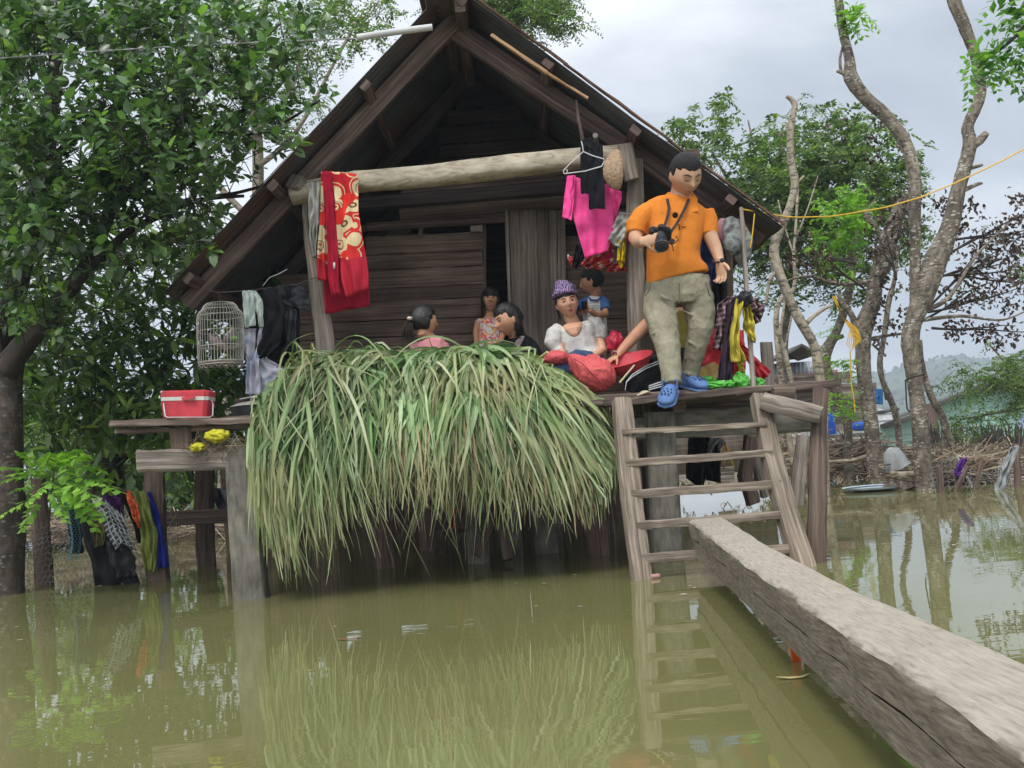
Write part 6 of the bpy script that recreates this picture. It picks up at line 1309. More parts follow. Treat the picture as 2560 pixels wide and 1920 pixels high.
for (x, y, L, m_, lab) in ((873, 1597, .055, LB, 'single curled brown leaf floating in front of the grass heap'), (1985, 1693, .05, flat('straw_blade', (.5, .42, .2), .8), 'thin straw floating beside the footbridge'), (1690, 1392, .045, LITW, 'white floating scrap behind the ladder')):
    c = PZ(x, y, .004); mb = MB(); mb.tube([c+Vector((-L, .005, .004)), c+Vector((-L*.3, 0, 0)), c+Vector((L*.4, 0, 0)), c+Vector((L, .01, .005))], [(.001, .001), (.012, .0015), (.011, .0015), (.001, .001)], 8, side=(0, 1, 0)); mb.build('floating_leaf' if 'leaf' in lab else 'floating_scrap', m_, label=lab, cat='leaf' if 'leaf' in lab else 'scrap')
rb = random.Random(77); V = []; F = []; 
for k in range(260):
    x = rb.uniform(1560, 2560) if rb.random() < .8 else rb.uniform(0, 1500); y = 1136-.081*(x-1280)+rb.choice([rb.uniform(120, 190), rb.uniform(150, 420)]); p = PZ(x, y, .003); s_ = rb.uniform(.003, .012); an = rb.random()*6
    b0 = len(V); 
    for i in range(5): V.append(p+Vector((math.cos(an+i*1.256)*s_*1.5, math.sin(an+i*1.256)*s_, rb.uniform(0, .002))))
    F.append([b0+i for i in range(5)])
mb = MB(); mb.add(V, F, [(0, 0)]*len(V)); o = mb.build('water_specks', mat('floating_specks', [(.25, .2, .1), (.5, .48, .4)], coord='Object', island=.5), smooth=False); tag(o, 'tiny flecks of floating debris on the water', kind='stuff')
# ------------------------------------------------------------------ people
def HR(yaw=0, pitch=0, roll=0):
    B = Matrix(((-1, 0, 0), (0, -1, 0), (0, 0, 1)))
    return Matrix.Rotation(yaw, 3, 'Z') @ Matrix.Rotation(pitch, 3, 'X') @ Matrix.Rotation(roll, 3, 'Y') @ B
def g(x, y, sx, sy): return math.exp(-((x/sx)**2+(y/sy)**2))
def hsurf(d, s, hair=0):
    x, y, z = d
    px, py, pz = x*.352, y*.43, z*.5
    if z < -.05:
        t = (-z-.05)/.95; px *= 1-.36*t*t-.10*t
        if y < 0: py *= 1-.55*t
        else: py *= 1-.10*t
    if y < 0: py *= 1.06
    if y > 0 and not hair:
        py += .115*g(x, z+.20, .15, .14)*(1 if z > -.42 else .6) + .045*g(x, z-.02, .09, .22)
        py -= .032*(g(x-.38, z-.06, .17, .12)+g(x+.38, z-.06, .17, .12))
        py += .014*g(abs(x)-.3, z-.26, .3, .10)
        py += .042*g(x, z+.47, .26, .06)+.036*g(x, z+.60, .22, .06)-.018*g(x, z+.535, .2, .025)
        py += .025*g(x, z+.86, .25, .14); px += math.copysign(.015, x)*g(abs(x)-.62, z+.12, .25, .25)
        py -= .02*g(abs(x)-.12, z+.28, .05, .06)
    return Vector((px, py, pz))*s
def add_head(mb, c, R, s, neck=None, nr=.055):
    nu, nv = 40, 34; V = []
    for j in range(nv+1):
        th = PI*j/nv
        for i in range(nu):
            ph = 2*PI*i/nu; V.append(c+R @ hsurf((math.sin(th)*math.cos(ph), math.sin(th)*math.sin(ph), math.cos(th)), s))
    F = [[j*nu+i, (j+1)*nu+i, (j+1)*nu+(i+1) % nu, j*nu+(i+1) % nu] for j in range(nv) for i in range(nu)]
    mb.add(V, F, [(0, 0)]*len(V))
    for sg in (-1, 1): mb.blob(c+R @ Vector((sg*.345*s, -.02*s, -.02*s)), (.035*s, .075*s, .13*s), R @ Matrix.Rotation(sg*.35, 3, 'Z'), nu=12, nv=8)
    if neck is not None: mb.tube([c+R @ Vector((0, -.08*s, -.10*s)), c+R @ Vector((0, -.10*s, -.38*s)), neck], [nr*.9, nr*.92, nr*1.15], 14)
def face_pt(c, R, s, x, z, o=0):
    y = math.sqrt(max(0, 1-x*x-z*z)); p = hsurf((x, y, z), s); p.y += o*s; return c+R @ p
EYEW = flat('eye_white', (.55, .52, .48), .3); IRIS = flat('iris', (.02, .012, .008), .2); HAIR = mat('black_hair', [(.006, .005, .005), (.018, .015, .014)], scale=(90, 90, 8), coord='Object', island=0, rough=.5, bump=.5, spec=.5, blotch=.2)
BROW = flat('eyebrow', (.02, .014, .012), .8); TEETH = flat('teeth', (.75, .72, .66), .3)
def skin_mat(name, c): return mat(name, [tuple(x*.86 for x in c), tuple(min(1, x*1.1) for x in c)], scale=(9, 9, 9), coord='Object', rough=.5, bump=.05, island=0, spec=.35, blotch=.1)
SK1 = skin_mat('tan_skin', (.54, .28, .165)); SK2 = skin_mat('light_tan_skin', (.64, .35, .22)); SK3 = skin_mat('brown_skin', (.48, .235, .135))
def face(c, R, s, parent, lip=(.32, .10, .08), closed=False, smile=False, browt=.012, look=(0, 0)):
    ex, ez = .37, .055
    for sg in (-1, 1):
        if not closed:
            MB().blob(face_pt(c, R, s, sg*ex, ez, -.022), (.072*s, .040*s, .030*s), R, nu=14, nv=10).build('eye', EYEW, parent, ang=180)
            MB().blob(face_pt(c, R, s, sg*ex+look[0]*.05, ez+look[1]*.03, .006), (.031*s, .014*s, .029*s), R, nu=12, nv=8).build('iris', IRIS, parent, ang=180)
        pts = [face_pt(c, R, s, sg*(ex+dx), ez+(.035 if not closed else -.025)+dz, .012) for dx, dz in (((-.15, -.02), (-.05, .02), (.07, .02), (.17, -.03)) if not closed else ((-.15, .02), (-.05, -.02), (.07, -.025), (.17, .01)))]
        MB().tube(pts, [.003*s, .009*s, .009*s, .003*s], 6).build('eyelid', BROW, parent)
        pts = [face_pt(c, R, s, sg*(ex+dx), ez+.20+dz, .008) for dx, dz in ((-.20, -.02), (-.05, .03), (.12, .035), (.25, -.03))]
        MB().tube(pts, [browt*s*.6, browt*s, browt*s, browt*s*.3], 6).build('eyebrow', BROW, parent)
    w_ = .34 if smile else .20; dz = .12 if smile else -.005
    LM = flat('lip_%d' % int(lip[0]*1000), lip, .4)
    for zz, th in ((-.50, .016), (-.585 if smile else -.555, .018)):
        pts = [face_pt(c, R, s, x, zz+dz*(abs(x)/w_)**1.5*(1 if zz > -.52 else 1.7), .004) for x in (-w_, -w_*.5, 0, w_*.5, w_)]
        MB().tube(pts, [.004*s, th*s, th*s*.9, th*s, .004*s], 7).build('lip', LM, parent)
    if smile: MB().blob(face_pt(c, R, s, 0, -.535, .0), (.10*s, .03*s, .026*s), R, nu=12, nv=8).build('teeth', TEETH, parent, ang=180)
def hair(c, R, s, parent, line, off_=.035, m=None, nz=.01, extra=None, vox=.005):
    nu, nv = 48, 36; V = []; idx = {}
    mb = MB(); F = []
    for j in range(nv+1):
        th = PI*j/nv
        for i in range(nu):
            ph = 2*PI*i/nu; d = (math.sin(th)*math.cos(ph), math.sin(th)*math.sin(ph), math.cos(th)); p = hsurf(d, s, 1); k = line(*d)
            o = off_*min(1, max(-.6, k*5))
            V.append(c+R @ (p*(1+o/.4*1.0)+Vector(d)*s*nz*mn.noise(Vector(d)*7)))
    F = [[j*nu+i, (j+1)*nu+i, (j+1)*nu+(i+1) % nu, j*nu+(i+1) % nu] for j in range(nv) for i in range(nu)]
    keep = []
    for f in F:
        ks = []
        for v in f:
            j, i = divmod(v, nu); th = PI*j/nv; ph = 2*PI*i/nu; ks.append(line(math.sin(th)*math.cos(ph), math.sin(th)*math.sin(ph), math.cos(th)))
        if max(ks) > -.08: keep.append(f)
    mb.add(V, keep, [(0, 0)]*len(V))
    if extra: extra(mb)
    return mb.build('hair', m or HAIR, parent, solid=.006, ang=180)
def strands(name, roots, tips, n, w_, m, parent, sag=.02, seed=1, mid=None):
    r = random.Random(seed); mb = MB()
    for k in range(n):
        t = r.random(); a = Vector(roots[0]).lerp(Vector(roots[1]), t); b = Vector(tips[0]).lerp(Vector(tips[1]), min(1, max(0, t+r.gauss(0, .12)))); b = b+Vector((r.gauss(0, .006), r.gauss(0, .006), r.uniform(-.01, .025)))
        c_ = a.lerp(b, .5)+Vector((r.gauss(0, .004), -sag*r.random(), 0)) + (Vector(mid) if mid else Vector((0, 0, 0)))
        mb.tube([a, a.lerp(c_, .6)+Vector((0, -sag*.3, 0)), c_, b], [(w_*.7, w_*.35), (w_, w_*.4), (w_*.8, w_*.3), (w_*.15, w_*.1)], 5)
    return mb.build(name, m, parent, ang=180)
def hand(mb, wr, d, n, s=1.0, curl=.4, thumb=1, spreadf=.10, fcurl=None):
    """wr wrist, d direction of the hand, n palm normal (curl towards n)"""
    d = Vector(d).normalized(); n = Vector(n); n = (n-d*n.dot(d)).normalized(); x = d.cross(n)
    mb.tube([wr-d*.02*s, wr+d*.02*s, wr+d*.055*s, wr+d*.088*s], [(.026*s, .019*s), (.034*s, .017*s), (.040*s, .015*s), (.037*s, .011*s)], 12, side=x)
    for k, (o, L) in enumerate(((-.029, .064), (-.010, .074), (.010, .069), (.028, .054))):
        p = wr+d*.082*s+x*o*s; a = 0; dd = (d+x*(o/.03)*spreadf).normalized(); pts = [p-dd*.012*s, p]; cu = (fcurl[k] if fcurl else curl*(.9+.15*k))
        for f in (.42, .32, .26): a += cu*.9; q = dd*math.cos(a)+n*math.sin(a); p = p+q*(L*f*s*1.15); pts.append(p)
        mb.tube(pts, [.0085*s, .009*s, .0085*s, .0078*s, .0065*s], 8)
    p = wr+d*.025*s-x*thumb*.028*s; q = (d*.55-x*thumb*.75+n*.35).normalized(); pts = [p-q*.01*s]
    for f, b_ in ((.034, 0), (.030, .3), (.022, .55)): q2 = (q*math.cos(b_)+(d*.8+n*.4).normalized()*math.sin(b_)).normalized(); p = p+q2*f*s; pts.append(p)
    mb.tube(pts, [.013*s, .012*s, .0095*s, .0075*s], 8)
def rings(mb, R_, Y, flat_=None, n=20, hem=True):
    pts = [P(r[0], r[1], r[4] if len(r) > 4 else Y) for r in R_]; sc = [(r[2]*(r[4] if len(r) > 4 else Y)/FPX, r[3]) for r in R_]
    mb.sweep(pts, [(math.cos(2*PI*i/n), math.sin(2*PI*i/n)) for i in range(n)], sc, side=(1, 0, .08))
def limb(mb, pts, n=12): mb.tube([P(p[0], p[1], p[3]) for p in pts], [p[2] for p in pts], n)
def person(label, base, group=None): return thing('person', label, 'person', base, group)
# --- the man
YM = 6.4
man = person('man in orange polo shirt and khaki trousers looking down at his camera, stepping down', P(1720, 985, 6.35))
SKM = skin_mat('mans_skin', (.50, .29, .18))
hc_ = P(1713, 438, 6.35); Rm_ = HR(.30, .62, -.03); hs = .265
mb = MB(); add_head(mb, hc_, Rm_, hs, P(1700, 520, 6.42), .066)
limb(mb, [(1612, 530, .050, 6.4), (1592, 575, .046, 6.38), (1588, 596, .043, 6.34), (1595, 606, .039, 6.24), (1608, 604, .031, 6.14)])
limb(mb, [(1770, 535, .048, 6.42), (1776, 590, .046, 6.4), (1790, 622, .040, 6.38), (1800, 655, .028, 6.34)])
hand(mb, P(1608, 604, 6.13), Vector((.86, -.42, .06)), Vector((.35, .9, -.1)), .98, .62, thumb=1)
hand(mb, P(1800, 654, 6.33), Vector((.02, -.1, -1)), Vector((-.75, -.65, 0)), 1.02, .42, thumb=1)
rings(mb, [(1695, 520, 40, .07), (1692, 600, 58, .10), (1692, 690, 62, .10), (1692, 735, 52, .07)], YM)
for L_ in (((1646, 760, .06, 6.38), (1660, 830, .06, 6.23), (1678, 940, .04, 6.1), (1681, 985, .035, 6.05)), ((1750, 760, .06, 6.42), (1750, 830, .06, 6.38), (1722, 930, .04, 6.42), (1718, 955, .035, 6.4))): limb(mb, L_)
mb.build('body', SKM, man, vox=.004, sm=1)
face(hc_, Rm_, hs, man, lip=(.36, .17, .13), closed=True, browt=.014)
def hl_man(x, y, z):
    if y > .15: return z-.44-.10*abs(x)-.10*(y > .6)
    return z-(.02+.42*max(0, y+.1)) if y > -.3 else z+.42
hair(hc_, Rm_, hs, man, hl_man, .028, m=mat('cropped_black_hair', [(.012, .011, .012), (.035, .032, .034)], scale=(160, 160, 160), coord='Object', bump=.8, island=0, rough=.7))
ORG = mat('orange_pique', [(.60, .185, .025), (.70, .235, .04)], scale=(220, 220, 220), coord='Object', bump=.5, island=0, rough=.95, spec=.1, blotch=.12, bscale=6)
mb = MB()
rings(mb, [(1699, 493, 34, .055, 6.42), (1697, 503, 58, .075, 6.42), (1694, 517, 79, .09, 6.42), (1690, 545, 76, .11, 6.41), (1686, 590, 69, .13, 6.4), (1682, 630, 66, .145, 6.39), (1684, 660, 70, .15, 6.39), (1691, 684, 79, .145, 6.4), (1694, 696, 81, .14, 6.4)], YM, n=28)
limb(mb, [(1628, 524, .060, 6.42), (1606, 543, .070, 6.40), (1591, 565, .068, 6.38), (1590, 584, .062, 6.37)], 16); limb(mb, [(1762, 528, .058, 6.42), (1770, 550, .060, 6.42), (1773, 586, .057, 6.41)], 16)
for k in range(5): pass
mb.build('polo_shirt', ORG, man, vox=.007, sm=3, disp=(.012, .11))
mb = MB()   # collar wings
for sg, q in ((-1, ((1670, 490), (1652, 496), (1654, 530), (1682, 528), (1697, 514))), (1, ((1728, 488), (1743, 494), (1746, 528), (1722, 531), (1703, 515)))):
    o = MB(); W_ = [P(x, y, 6.345-.03*(i in (2, 3))-.02*(i == 4)) for i, (x, y) in enumerate(q)]; Wb = [w_+Vector((0, .012, 0)) for w_ in W_]
    k = len(W_); o.add(W_+Wb, [list(range(k)), list(range(2*k-1, k-1, -1))]+[[i, k+i, k+(i+1) % k, (i+1) % k] for i in range(k)]); o.build('collar', ORG, man, ang=30)
MB().tube([P(1664, 496, 6.37), P(1672, 488, 6.44), P(1700, 484, 6.48), P(1728, 488, 6.44), P(1734, 496, 6.37)], [(.012, .02)]*5, 10).build('collar_band', ORG, man, ang=180)
mb = MB(); mb.beam(P(1700, 516, 6.318), P(1709, 566, 6.268), .026, .008, side=(1, 0, 0), seg=4, jit=0); mb.build('placket', ORG, man)
for y in (541, 560): MB().blob(P(1706+(y-541)*.2, y, 6.268), (.0055, .003, .0055)).build('button', flat('orange_button', (.5, .13, .02), .4), man)
KH = cloth_mat('khaki_twill', (.265, .245, .175), var=.12, scale=(120, 120, 120))
mb = MB()
rings(mb, [(1694, 688, 78, .125, 6.4), (1694, 715, 82, .135, 6.4), (1697, 745, 85, .135, 6.4), (1698, 762, 78, .12, 6.4)], YM, n=28)
mb.tube([P(1650, 740, 6.38), P(1649, 780, 6.33), P(1660, 825, 6.24), P(1670, 870, 6.17), P(1677, 920, 6.11), P(1681, 962, 6.07)], [.106, .100, .088, .074, .063, .058], 20)
mb.tube([P(1742, 740, 6.4), P(1751, 785, 6.38), P(1750, 825, 6.35), P(1739, 870, 6.37), P(1730, 910, 6.40), P(1724, 944, 6.42)], [.102, .094, .080, .066, .058, .054], 20)
leg = lambda x: .06 if x < 1695 else 0
for (x0, y0, x1, y1, Y0) in ((1700, 772, 1655, 800, 6.27), (1660, 812, 1625, 838, 6.22), (1690, 835, 1652, 850, 6.20), (1640, 870, 1680, 880, 6.22), (1655, 905, 1695, 915, 6.21), (1655, 945, 1700, 952, 6.19), (1705, 775, 1750, 792, 6.30), (1725, 820, 1780, 832, 6.29), (1715, 850, 1760, 870, 6.30), (1710, 895, 1745, 905, 6.35), (1702, 930, 1740, 935, 6.36), (1640, 730, 1690, 757, 6.285), (1755, 725, 1705, 757, 6.285)):
    mb.tube([P(x0, y0, Y0+.012-leg(x0)), P((x0+x1)/2, (y0+y1)/2+3, Y0+.002-leg(x0)), P(x1, y1, Y0+.02-leg(x0))], [.006, .010, .006], 8)
mb.build('trousers', KH, man, vox=.0065, sm=4, disp=(.014, .05))
MB().tube([P(1698, 706, 6.262), P(1699, 740, 6.258), P(1698, 758, 6.262)], .003, 5).build('fly_seam', flat('khaki_seam', (.16, .145, .10), .9), man)
for a, b_ in (((1628, 706), (1616, 742)), ((1764, 705), (1776, 742))): MB().tube([P(*a, 6.29), P(*b_, 6.32)], .0035, 5).build('pocket_seam', MATS['khaki_seam'], man)
CLOG = flat('blue_foam', (.09, .17, .36), .65, bump=.05); CLD = flat('blue_foam_dark', (.03, .055, .12), .7)
def clog(heel, toe, upv, wf, parent, s=1.0):
    heel = Vector(heel); toe = Vector(toe); d = (toe-heel).normalized(); L = (toe-heel).length; u = Vector(upv); u = (u-d*u.dot(d)).normalized(); x = d.cross(u); sh = thing_part = None
    mb = MB(); R_ = []; Q = []
    for t, w_, h_ in ((0, .020, .018), (.04, .036, .028), (.25, .042, .034), (.5, .048, .040), (.72, .053, .036), (.88, .050, .028), (.97, .036, .020), (1.0, .014, .010)):
        Q.append(heel+d*L*t+u*h_*.9*s); R_.append((w_*wf, h_*s))
    mb.tube(Q, R_, 18, side=x); o = mb.build('clog', CLOG, parent, vox=.005, sm=2)
    mb = MB(); mb.tube([heel+d*L*t-u*.002 for t in (0, .05, .3, .6, .85, .97, 1.02)], [(w_*wf, .010*s) for w_ in (.022, .042, .046, .052, .056, .040, .012)], 18, side=x); mb.build('sole', CLOG, o)
    OFF[o.name] = off(parent)
    for (t, k) in ((.60, -.6), (.60, 0), (.60, .6), (.72, -.75), (.72, -.25), (.72, .25), (.72, .75), (.84, -.5), (.84, 0), (.84, .5)):
        h_ = .072-.030*((t-.5)/.5)**2*2; a = k*.9; c = heel+d*L*t+x*math.sin(a)*.048*wf+u*(.040*s*.85+math.cos(a)*.036*s*(1.05-.45*(t-.6)))
        MB().blob(c, (.006, .008, .006), Matrix((x, d, u)).transposed(), nu=8, nv=6).build('vent_hole', CLD, o, ang=180)
    mb = MB(); mb.tube([heel+d*L*.42-x*.047*wf+u*.045, heel+d*L*.25-x*.043*wf+u*.075, heel+d*L*.02-x*.02*wf+u*.085, heel+d*L*.02+x*.02*wf+u*.085, heel+d*L*.25+x*.043*wf+u*.075, heel+d*L*.42+x*.047*wf+u*.045], [(.004, .011)]*6, 8, side=x); mb.build('strap', CLOG, o)
    return o
clog(P(1684, 973, 6.10), P(1662, 1016, 5.95), Vector((-.25, -.75, .55)), .98, man)
clog(P(1708, 964, 6.42), P(1764, 976, 6.25), Vector((.1, -.25, 1)), 1.0, man)
MB().tube([P(1791+9*math.cos(t), 649+3*math.sin(t)+4, 6.335-.028*math.sin(t)) for t in [2*PI*i/14 for i in range(15)]], (.007), 8).build('watch_strap', flat('brown_leather', (.05, .02, .018), .6), man)
MB().blob(P(1806, 652, 6.31), (.016, .012, .018)).build('watch_case', BLACKM, man)
# camera in his hand
ca = thing('camera', 'black digital camera with short lens held by the man, hanging from a dark neck strap', 'camera', P(1648, 610, 6.1))
CB = flat('camera_body', (.015, .015, .017), .4); lens_d = Vector((-.10, -.60, -.62)).normalized(); cc = P(1650, 585, 6.14)
Rc = Matrix.Rotation(.10, 3, 'Y') @ Matrix.Rotation(.55, 3, 'X')
MB().box(cc, (.135, .045, .075), Rc, bev=.18).build('body', CB, ca, ang=30)
MB().box(cc+Rc @ Vector((-.052, -.012, 0)), (.030, .062, .078), Rc, bev=.3).build('grip', CB, ca, ang=30)
MB().box(cc+Rc @ Vector((.008, 0, .044)), (.044, .045, .026), Rc, bev=.25).build('viewfinder', CB, ca, ang=30)
for dx in (.045, -.045, .028): MB().tube([cc+Rc @ Vector((dx, 0, .034)), cc+Rc @ Vector((dx, 0, .047))], .009, 12).build('dial', flat('grey_dial', (.10, .10, .105), .4), ca)
qx = (Rc @ Vector((0, -1, 0))); qa = qx.lerp(Vector((-.08, -.55, -.75)), .75).normalized()
lp = [cc+qx*.015, cc+qa*.045, cc+qa*.05, cc+qa*.085, cc+qa*.09, cc+qa*.122]
MB().tube(lp, [.034, .034, .037, .037, .040, .043], 28).build('lens', CB, ca, ang=40)
le = bpy.data.objects['lens']; OFF[le.name] = off(ca)
MB().tube([cc+qa*.123, cc+qa*.126], [.033, .030], 24).build('glass', flat('lens_glass', (.01, .012, .02), .08, spec=.9), le)
MB().tube([cc+qa*.118, cc+qa*.1245], [.0435, .0435], 28).build('rim', flat('dark_rim', (.05, .05, .055), .35), le)
STP = mat('strap_weave', [(.02, .015, .015), (.06, .03, .025)], scale=(60, 60, 60), coord='Object', island=0)
mb = MB(); mb.tube([P(1668, 497, 6.33), P(1673, 520, 6.29), P(1668, 545, 6.26), P(1659, 572, 6.2), P(1655, 580, 6.15)], [(.009, .002)]*5, 8, side=(1, 0, 0)); mb.build('strap', STP, ca)
mb = MB(); mb.tube([P(1722, 497, 6.33), P(1713, 520, 6.28), P(1700, 545, 6.25), P(1690, 562, 6.2), P(1676, 582, 6.14)], [(.009, .002)]*5, 8, side=(1, 0, 0)); mb.build('strap', STP, ca)
MB().tube([P(1690, 563, 6.2), P(1697, 560, 6.2), P(1700, 575, 6.21)], .004, 6).build('strap_end', STP, ca)
MB().tube([P(1690, 590, 6.13), P(1696, 600, 6.12), P(1680, 612, 6.12), P(1684, 628, 6.12)], .0035, 6).build('lens_cap_cord', BLACKM, ca)
MB().box(P(1679, 604, 6.12), (.03, .012, .035), Matrix.Rotation(.6, 3, 'Y')).build('lens_cap', CB, ca)
MB().blob(P(1688, 538, 6.235), (.018, .012, .018), nz=.15, nf=6).build('clip_microphone', flat('black_foam', (.006, .006, .006), 1), label='round black foam microphone clipped to the orange shirt', cat='microphone')
# --- woman in white
wm = person('woman in white puff-sleeved blouse and purple turban sitting with her head tilted', P(1450, 905, 7.1))
c = P(1418, 758, 7.05); Rw = HR(.06, .05, -.16); s = .212
mb = MB(); add_head(mb, c, Rw, s, P(1437, 818, 7.1), .046)
limb(mb, [(1396, 845, .032, 7.05), (1402, 880, .032, 7.0), (1416, 908, .024, 6.9)]); limb(mb, [(1494, 835, .035, 7.1), (1506, 876, .033, 7.03), (1480, 893, .028, 6.93), (1462, 898, .022, 6.88)])
hand(mb, P(1462, 898, 6.88), Vector((-.9, -.2, -.1)), Vector((0, 0, -1)), .85, .4, thumb=1); hand(mb, P(1416, 908, 6.9), Vector((.3, -.4, -.8)), Vector((0, .5, -1)), .85, .4)
rings(mb, [(1437, 815, 30, .05), (1440, 850, 38, .08), (1460, 900, 38, .09), (1470, 925, 40, .1)], 7.1)
mb.tube([P(1432, 812, 7.03), P(1434, 822, 6.995), P(1437, 834, 6.99), P(1442, 852, 7.0)], [(.072, .02), (.058, .02), (.034, .016), (.004, .006)], 14, side=(1, 0, .1))
mb.build('body', SK2, wm, vox=.004, sm=1)
face(c, Rw, s, wm, lip=(.45, .10, .10), look=(.2, 0))
hair(c, Rw, s, wm, lambda x, y, z: (z-.42-.1*abs(x)) if y > .25 else z-.0 if y > -.1 else z+.35, .03)
strands('hair_lock', (c+Rw @ Vector((.07, -.02, .03)), c+Rw @ Vector((.075, -.06, .0))), (c+Rw @ Vector((.072, -.02, -.10)), c+Rw @ Vector((.06, -.06, -.10))), 16, .006, HAIR, wm)
strands('hair_lock', (c+Rw @ Vector((-.07, -.02, .03)), c+Rw @ Vector((-.075, -.06, .0))), (c+Rw @ Vector((-.072, -.02, -.06)), c+Rw @ Vector((-.06, -.06, -.09))), 16, .006, HAIR, wm)
def turb(nt, col):
    w1 = nt('ShaderNodeTexWave', {'Vector': nt('ShaderNodeTexCoord').outputs['Object'], 'Scale': 26.0, 'Distortion': 9.0, 'Detail': 3.0, 'Detail Scale': 2.0})
    return nt.mix(nt.ramp(w1.outputs[0], [(.62, (0,)*3), (.8, (.8,)*3)]), col, (.50, .42, .55))
TURB = mat('purple_print', [(.07, .025, .14), (.13, .05, .22)], coord='Object', extra=turb, island=0, bump=.3)
mb = MB(); mb.tube([c+Rw @ Vector((0, -.005, .052)), c+Rw @ Vector((0, -.008, .085)), c+Rw @ Vector((.012, -.012, .118)), c+Rw @ Vector((.03, -.015, .148)), c+Rw @ Vector((.04, -.015, .162))], [(.079, .10), (.084, .102), (.062, .075), (.034, .04), (.008, .01)], 20, side=Rw @ Vector((1, 0, 0)))
mb.tube([c+Rw @ Vector((.08*math.cos(t), -.005+.10*math.sin(t), .052+.022*math.sin(t)+.012*math.cos(t))) for t in [2*PI*i/24 for i in range(25)]], .013, 8)
mb.build('turban', TURB, wm, vox=.005, sm=1, disp=(.012, .03))
BLS = cloth_mat('white_blouse', (.62, .60, .56), var=.05)
mb = MB(); rings(mb, [(1434, 812, 44, .055, 7.08), (1437, 822, 56, .082, 7.08), (1443, 850, 50, .10, 7.08), (1455, 880, 46, .10, 7.08), (1464, 902, 47, .11, 7.07), (1468, 915, 48, .11, 7.07)], 7.08, n=24)
mb.tube([P(1398, 820, 7.08), P(1386, 835, 7.05), P(1383, 856, 7.03), P(1393, 873, 7.02), P(1400, 882, 7.0)], [.045, .06, .062, .045, .038], 18)
mb.tube([P(1470, 808, 7.1), P(1488, 812, 7.1), P(1498, 826, 7.1), P(1500, 844, 7.08), P(1499, 850, 7.07)], [.045, .06, .062, .048, .042], 18)
mb.build('blouse', BLS, wm, vox=.006, sm=2, disp=(.010, .05))
for k, (x, y) in enumerate(((1452, 832), (1454, 838), (1449, 826))):   # faint printed lines of script on the lapel
    MB().tube([P(x-7+i*2.2, y-i*3.2+1.2*math.sin(i*2.3+k), 6.965) for i in range(9)], .0012, 4).build('printed_script', flat('ink', (.04, .04, .04), .8), wm)
for k in range(2): MB().tube([P(1478+i*3, 834+k*5-i*.9+.8*math.sin(i*2.1+k), 7.015-.0006*i) for i in range(9)], .0011, 4).build('printed_script', MATS['ink'], wm)
JN = cloth_mat('blue_denim', (.06, .10, .19), var=.25, scale=(90, 90, 90))
mb = MB(); mb.tube([P(1472, 915, 7.1), P(1440, 918, 6.95), P(1400, 925, 6.8), P(1385, 935, 6.75)], [.09, .08, .07, .06], 16); mb.tube([P(1490, 910, 7.05), P(1460, 898, 6.9), P(1440, 892, 6.86), P(1425, 900, 6.85)], [.08, .06, .05, .04], 16); mb.tube([P(1385, 935, 6.75), P(1376, 920, 6.8), P(1400, 960, 6.85)], [.05, .05, .04], 14)
mb.build('jeans', JN, wm, vox=.007, sm=2, disp=(.012, .05))
# --- toddler
tb_ = person('small boy in white and blue raglan shirt standing behind the woman in white', P(1486, 900, 7.35))
c = P(1480, 703, 7.35); Rw = HR(-1.75, .15, .05); s = .182
mb = MB(); add_head(mb, c, Rw, s, P(1488, 745, 7.38), .032)
limb(mb, [(1511, 765, .027, 7.32), (1513, 785, .026, 7.28), (1492, 788, .023, 7.22), (1474, 776, .018, 7.18)]); limb(mb, [(1462, 765, .025, 7.35), (1454, 780, .02, 7.25), (1454, 774, .016, 7.18)])
hand(mb, P(1474, 776, 7.18), Vector((-.8, -.2, .5)), Vector((-.3, .9, 0)), .55, .6); hand(mb, P(1452, 784, 7.2), Vector((0.3, -.2, .9)), Vector((.2, .9, 0)), .5, .4)
rings(mb, [(1488, 745, 16, .04), (1487, 780, 24, .06), (1488, 850, 26, .07)], 7.36); limb(mb, [(1478, 840, .05, 7.38), (1476, 950, .035, 7.38)]); limb(mb, [(1500, 840, .05, 7.38), (1502, 950, .035, 7.38)])
mb.build('body', SK3, tb_, vox=.004, sm=1); face(c, Rw, s, tb_, lip=(.25, .08, .07))
hair(c, Rw, s, tb_, lambda x, y, z: (z-.46) if y > .35 else (z-.10 if y > -.1 else z+.45), .03, m=MATS['cropped_black_hair'])
mb = MB(); rings(mb, [(1489, 742, 17, .04, 7.36), (1488, 750, 28, .055, 7.36), (1485, 770, 30, .075, 7.36), (1487, 800, 30, .08, 7.36), (1488, 850, 32, .085, 7.36)], 7.36)
mb.build('shirt', BLS, tb_, vox=.006, sm=2, disp=(.01, .05))
BL2 = cloth_mat('denim_blue_cotton', (.06, .13, .32), var=.1)
mb = MB(); mb.tube([P(1500, 747, 7.36), P(1509, 757, 7.34), P(1514, 776, 7.30)], [.036, .043, .040], 14); mb.build('sleeve', BL2, tb_, vox=.006, sm=2)
mb = MB(); mb.tube([P(1470, 750, 7.36), P(1462, 760, 7.34), P(1460, 770, 7.32)], [.034, .038, .033], 14); mb.build('sleeve', BL2, tb_, vox=.006, sm=2)
mb = MB(); mb.tube([P(1470, 742, 7.33), P(1478, 750, 7.29), P(1492, 751, 7.29), P(1504, 743, 7.33)], .007, 8); mb.build('neckband', BL2, tb_)
for k in range(6): MB().tube([P(1464, 757+k*6, 7.285), P(1480, 758+k*6, 7.272), P(1498, 757+k*6, 7.285)], .0012, 4).build('stripe', MATS['ink'], tb_)
gd = thing('toy_camera', 'black and bright blue toy camera held by the small boy', 'toy', P(1458, 775, 7.15))
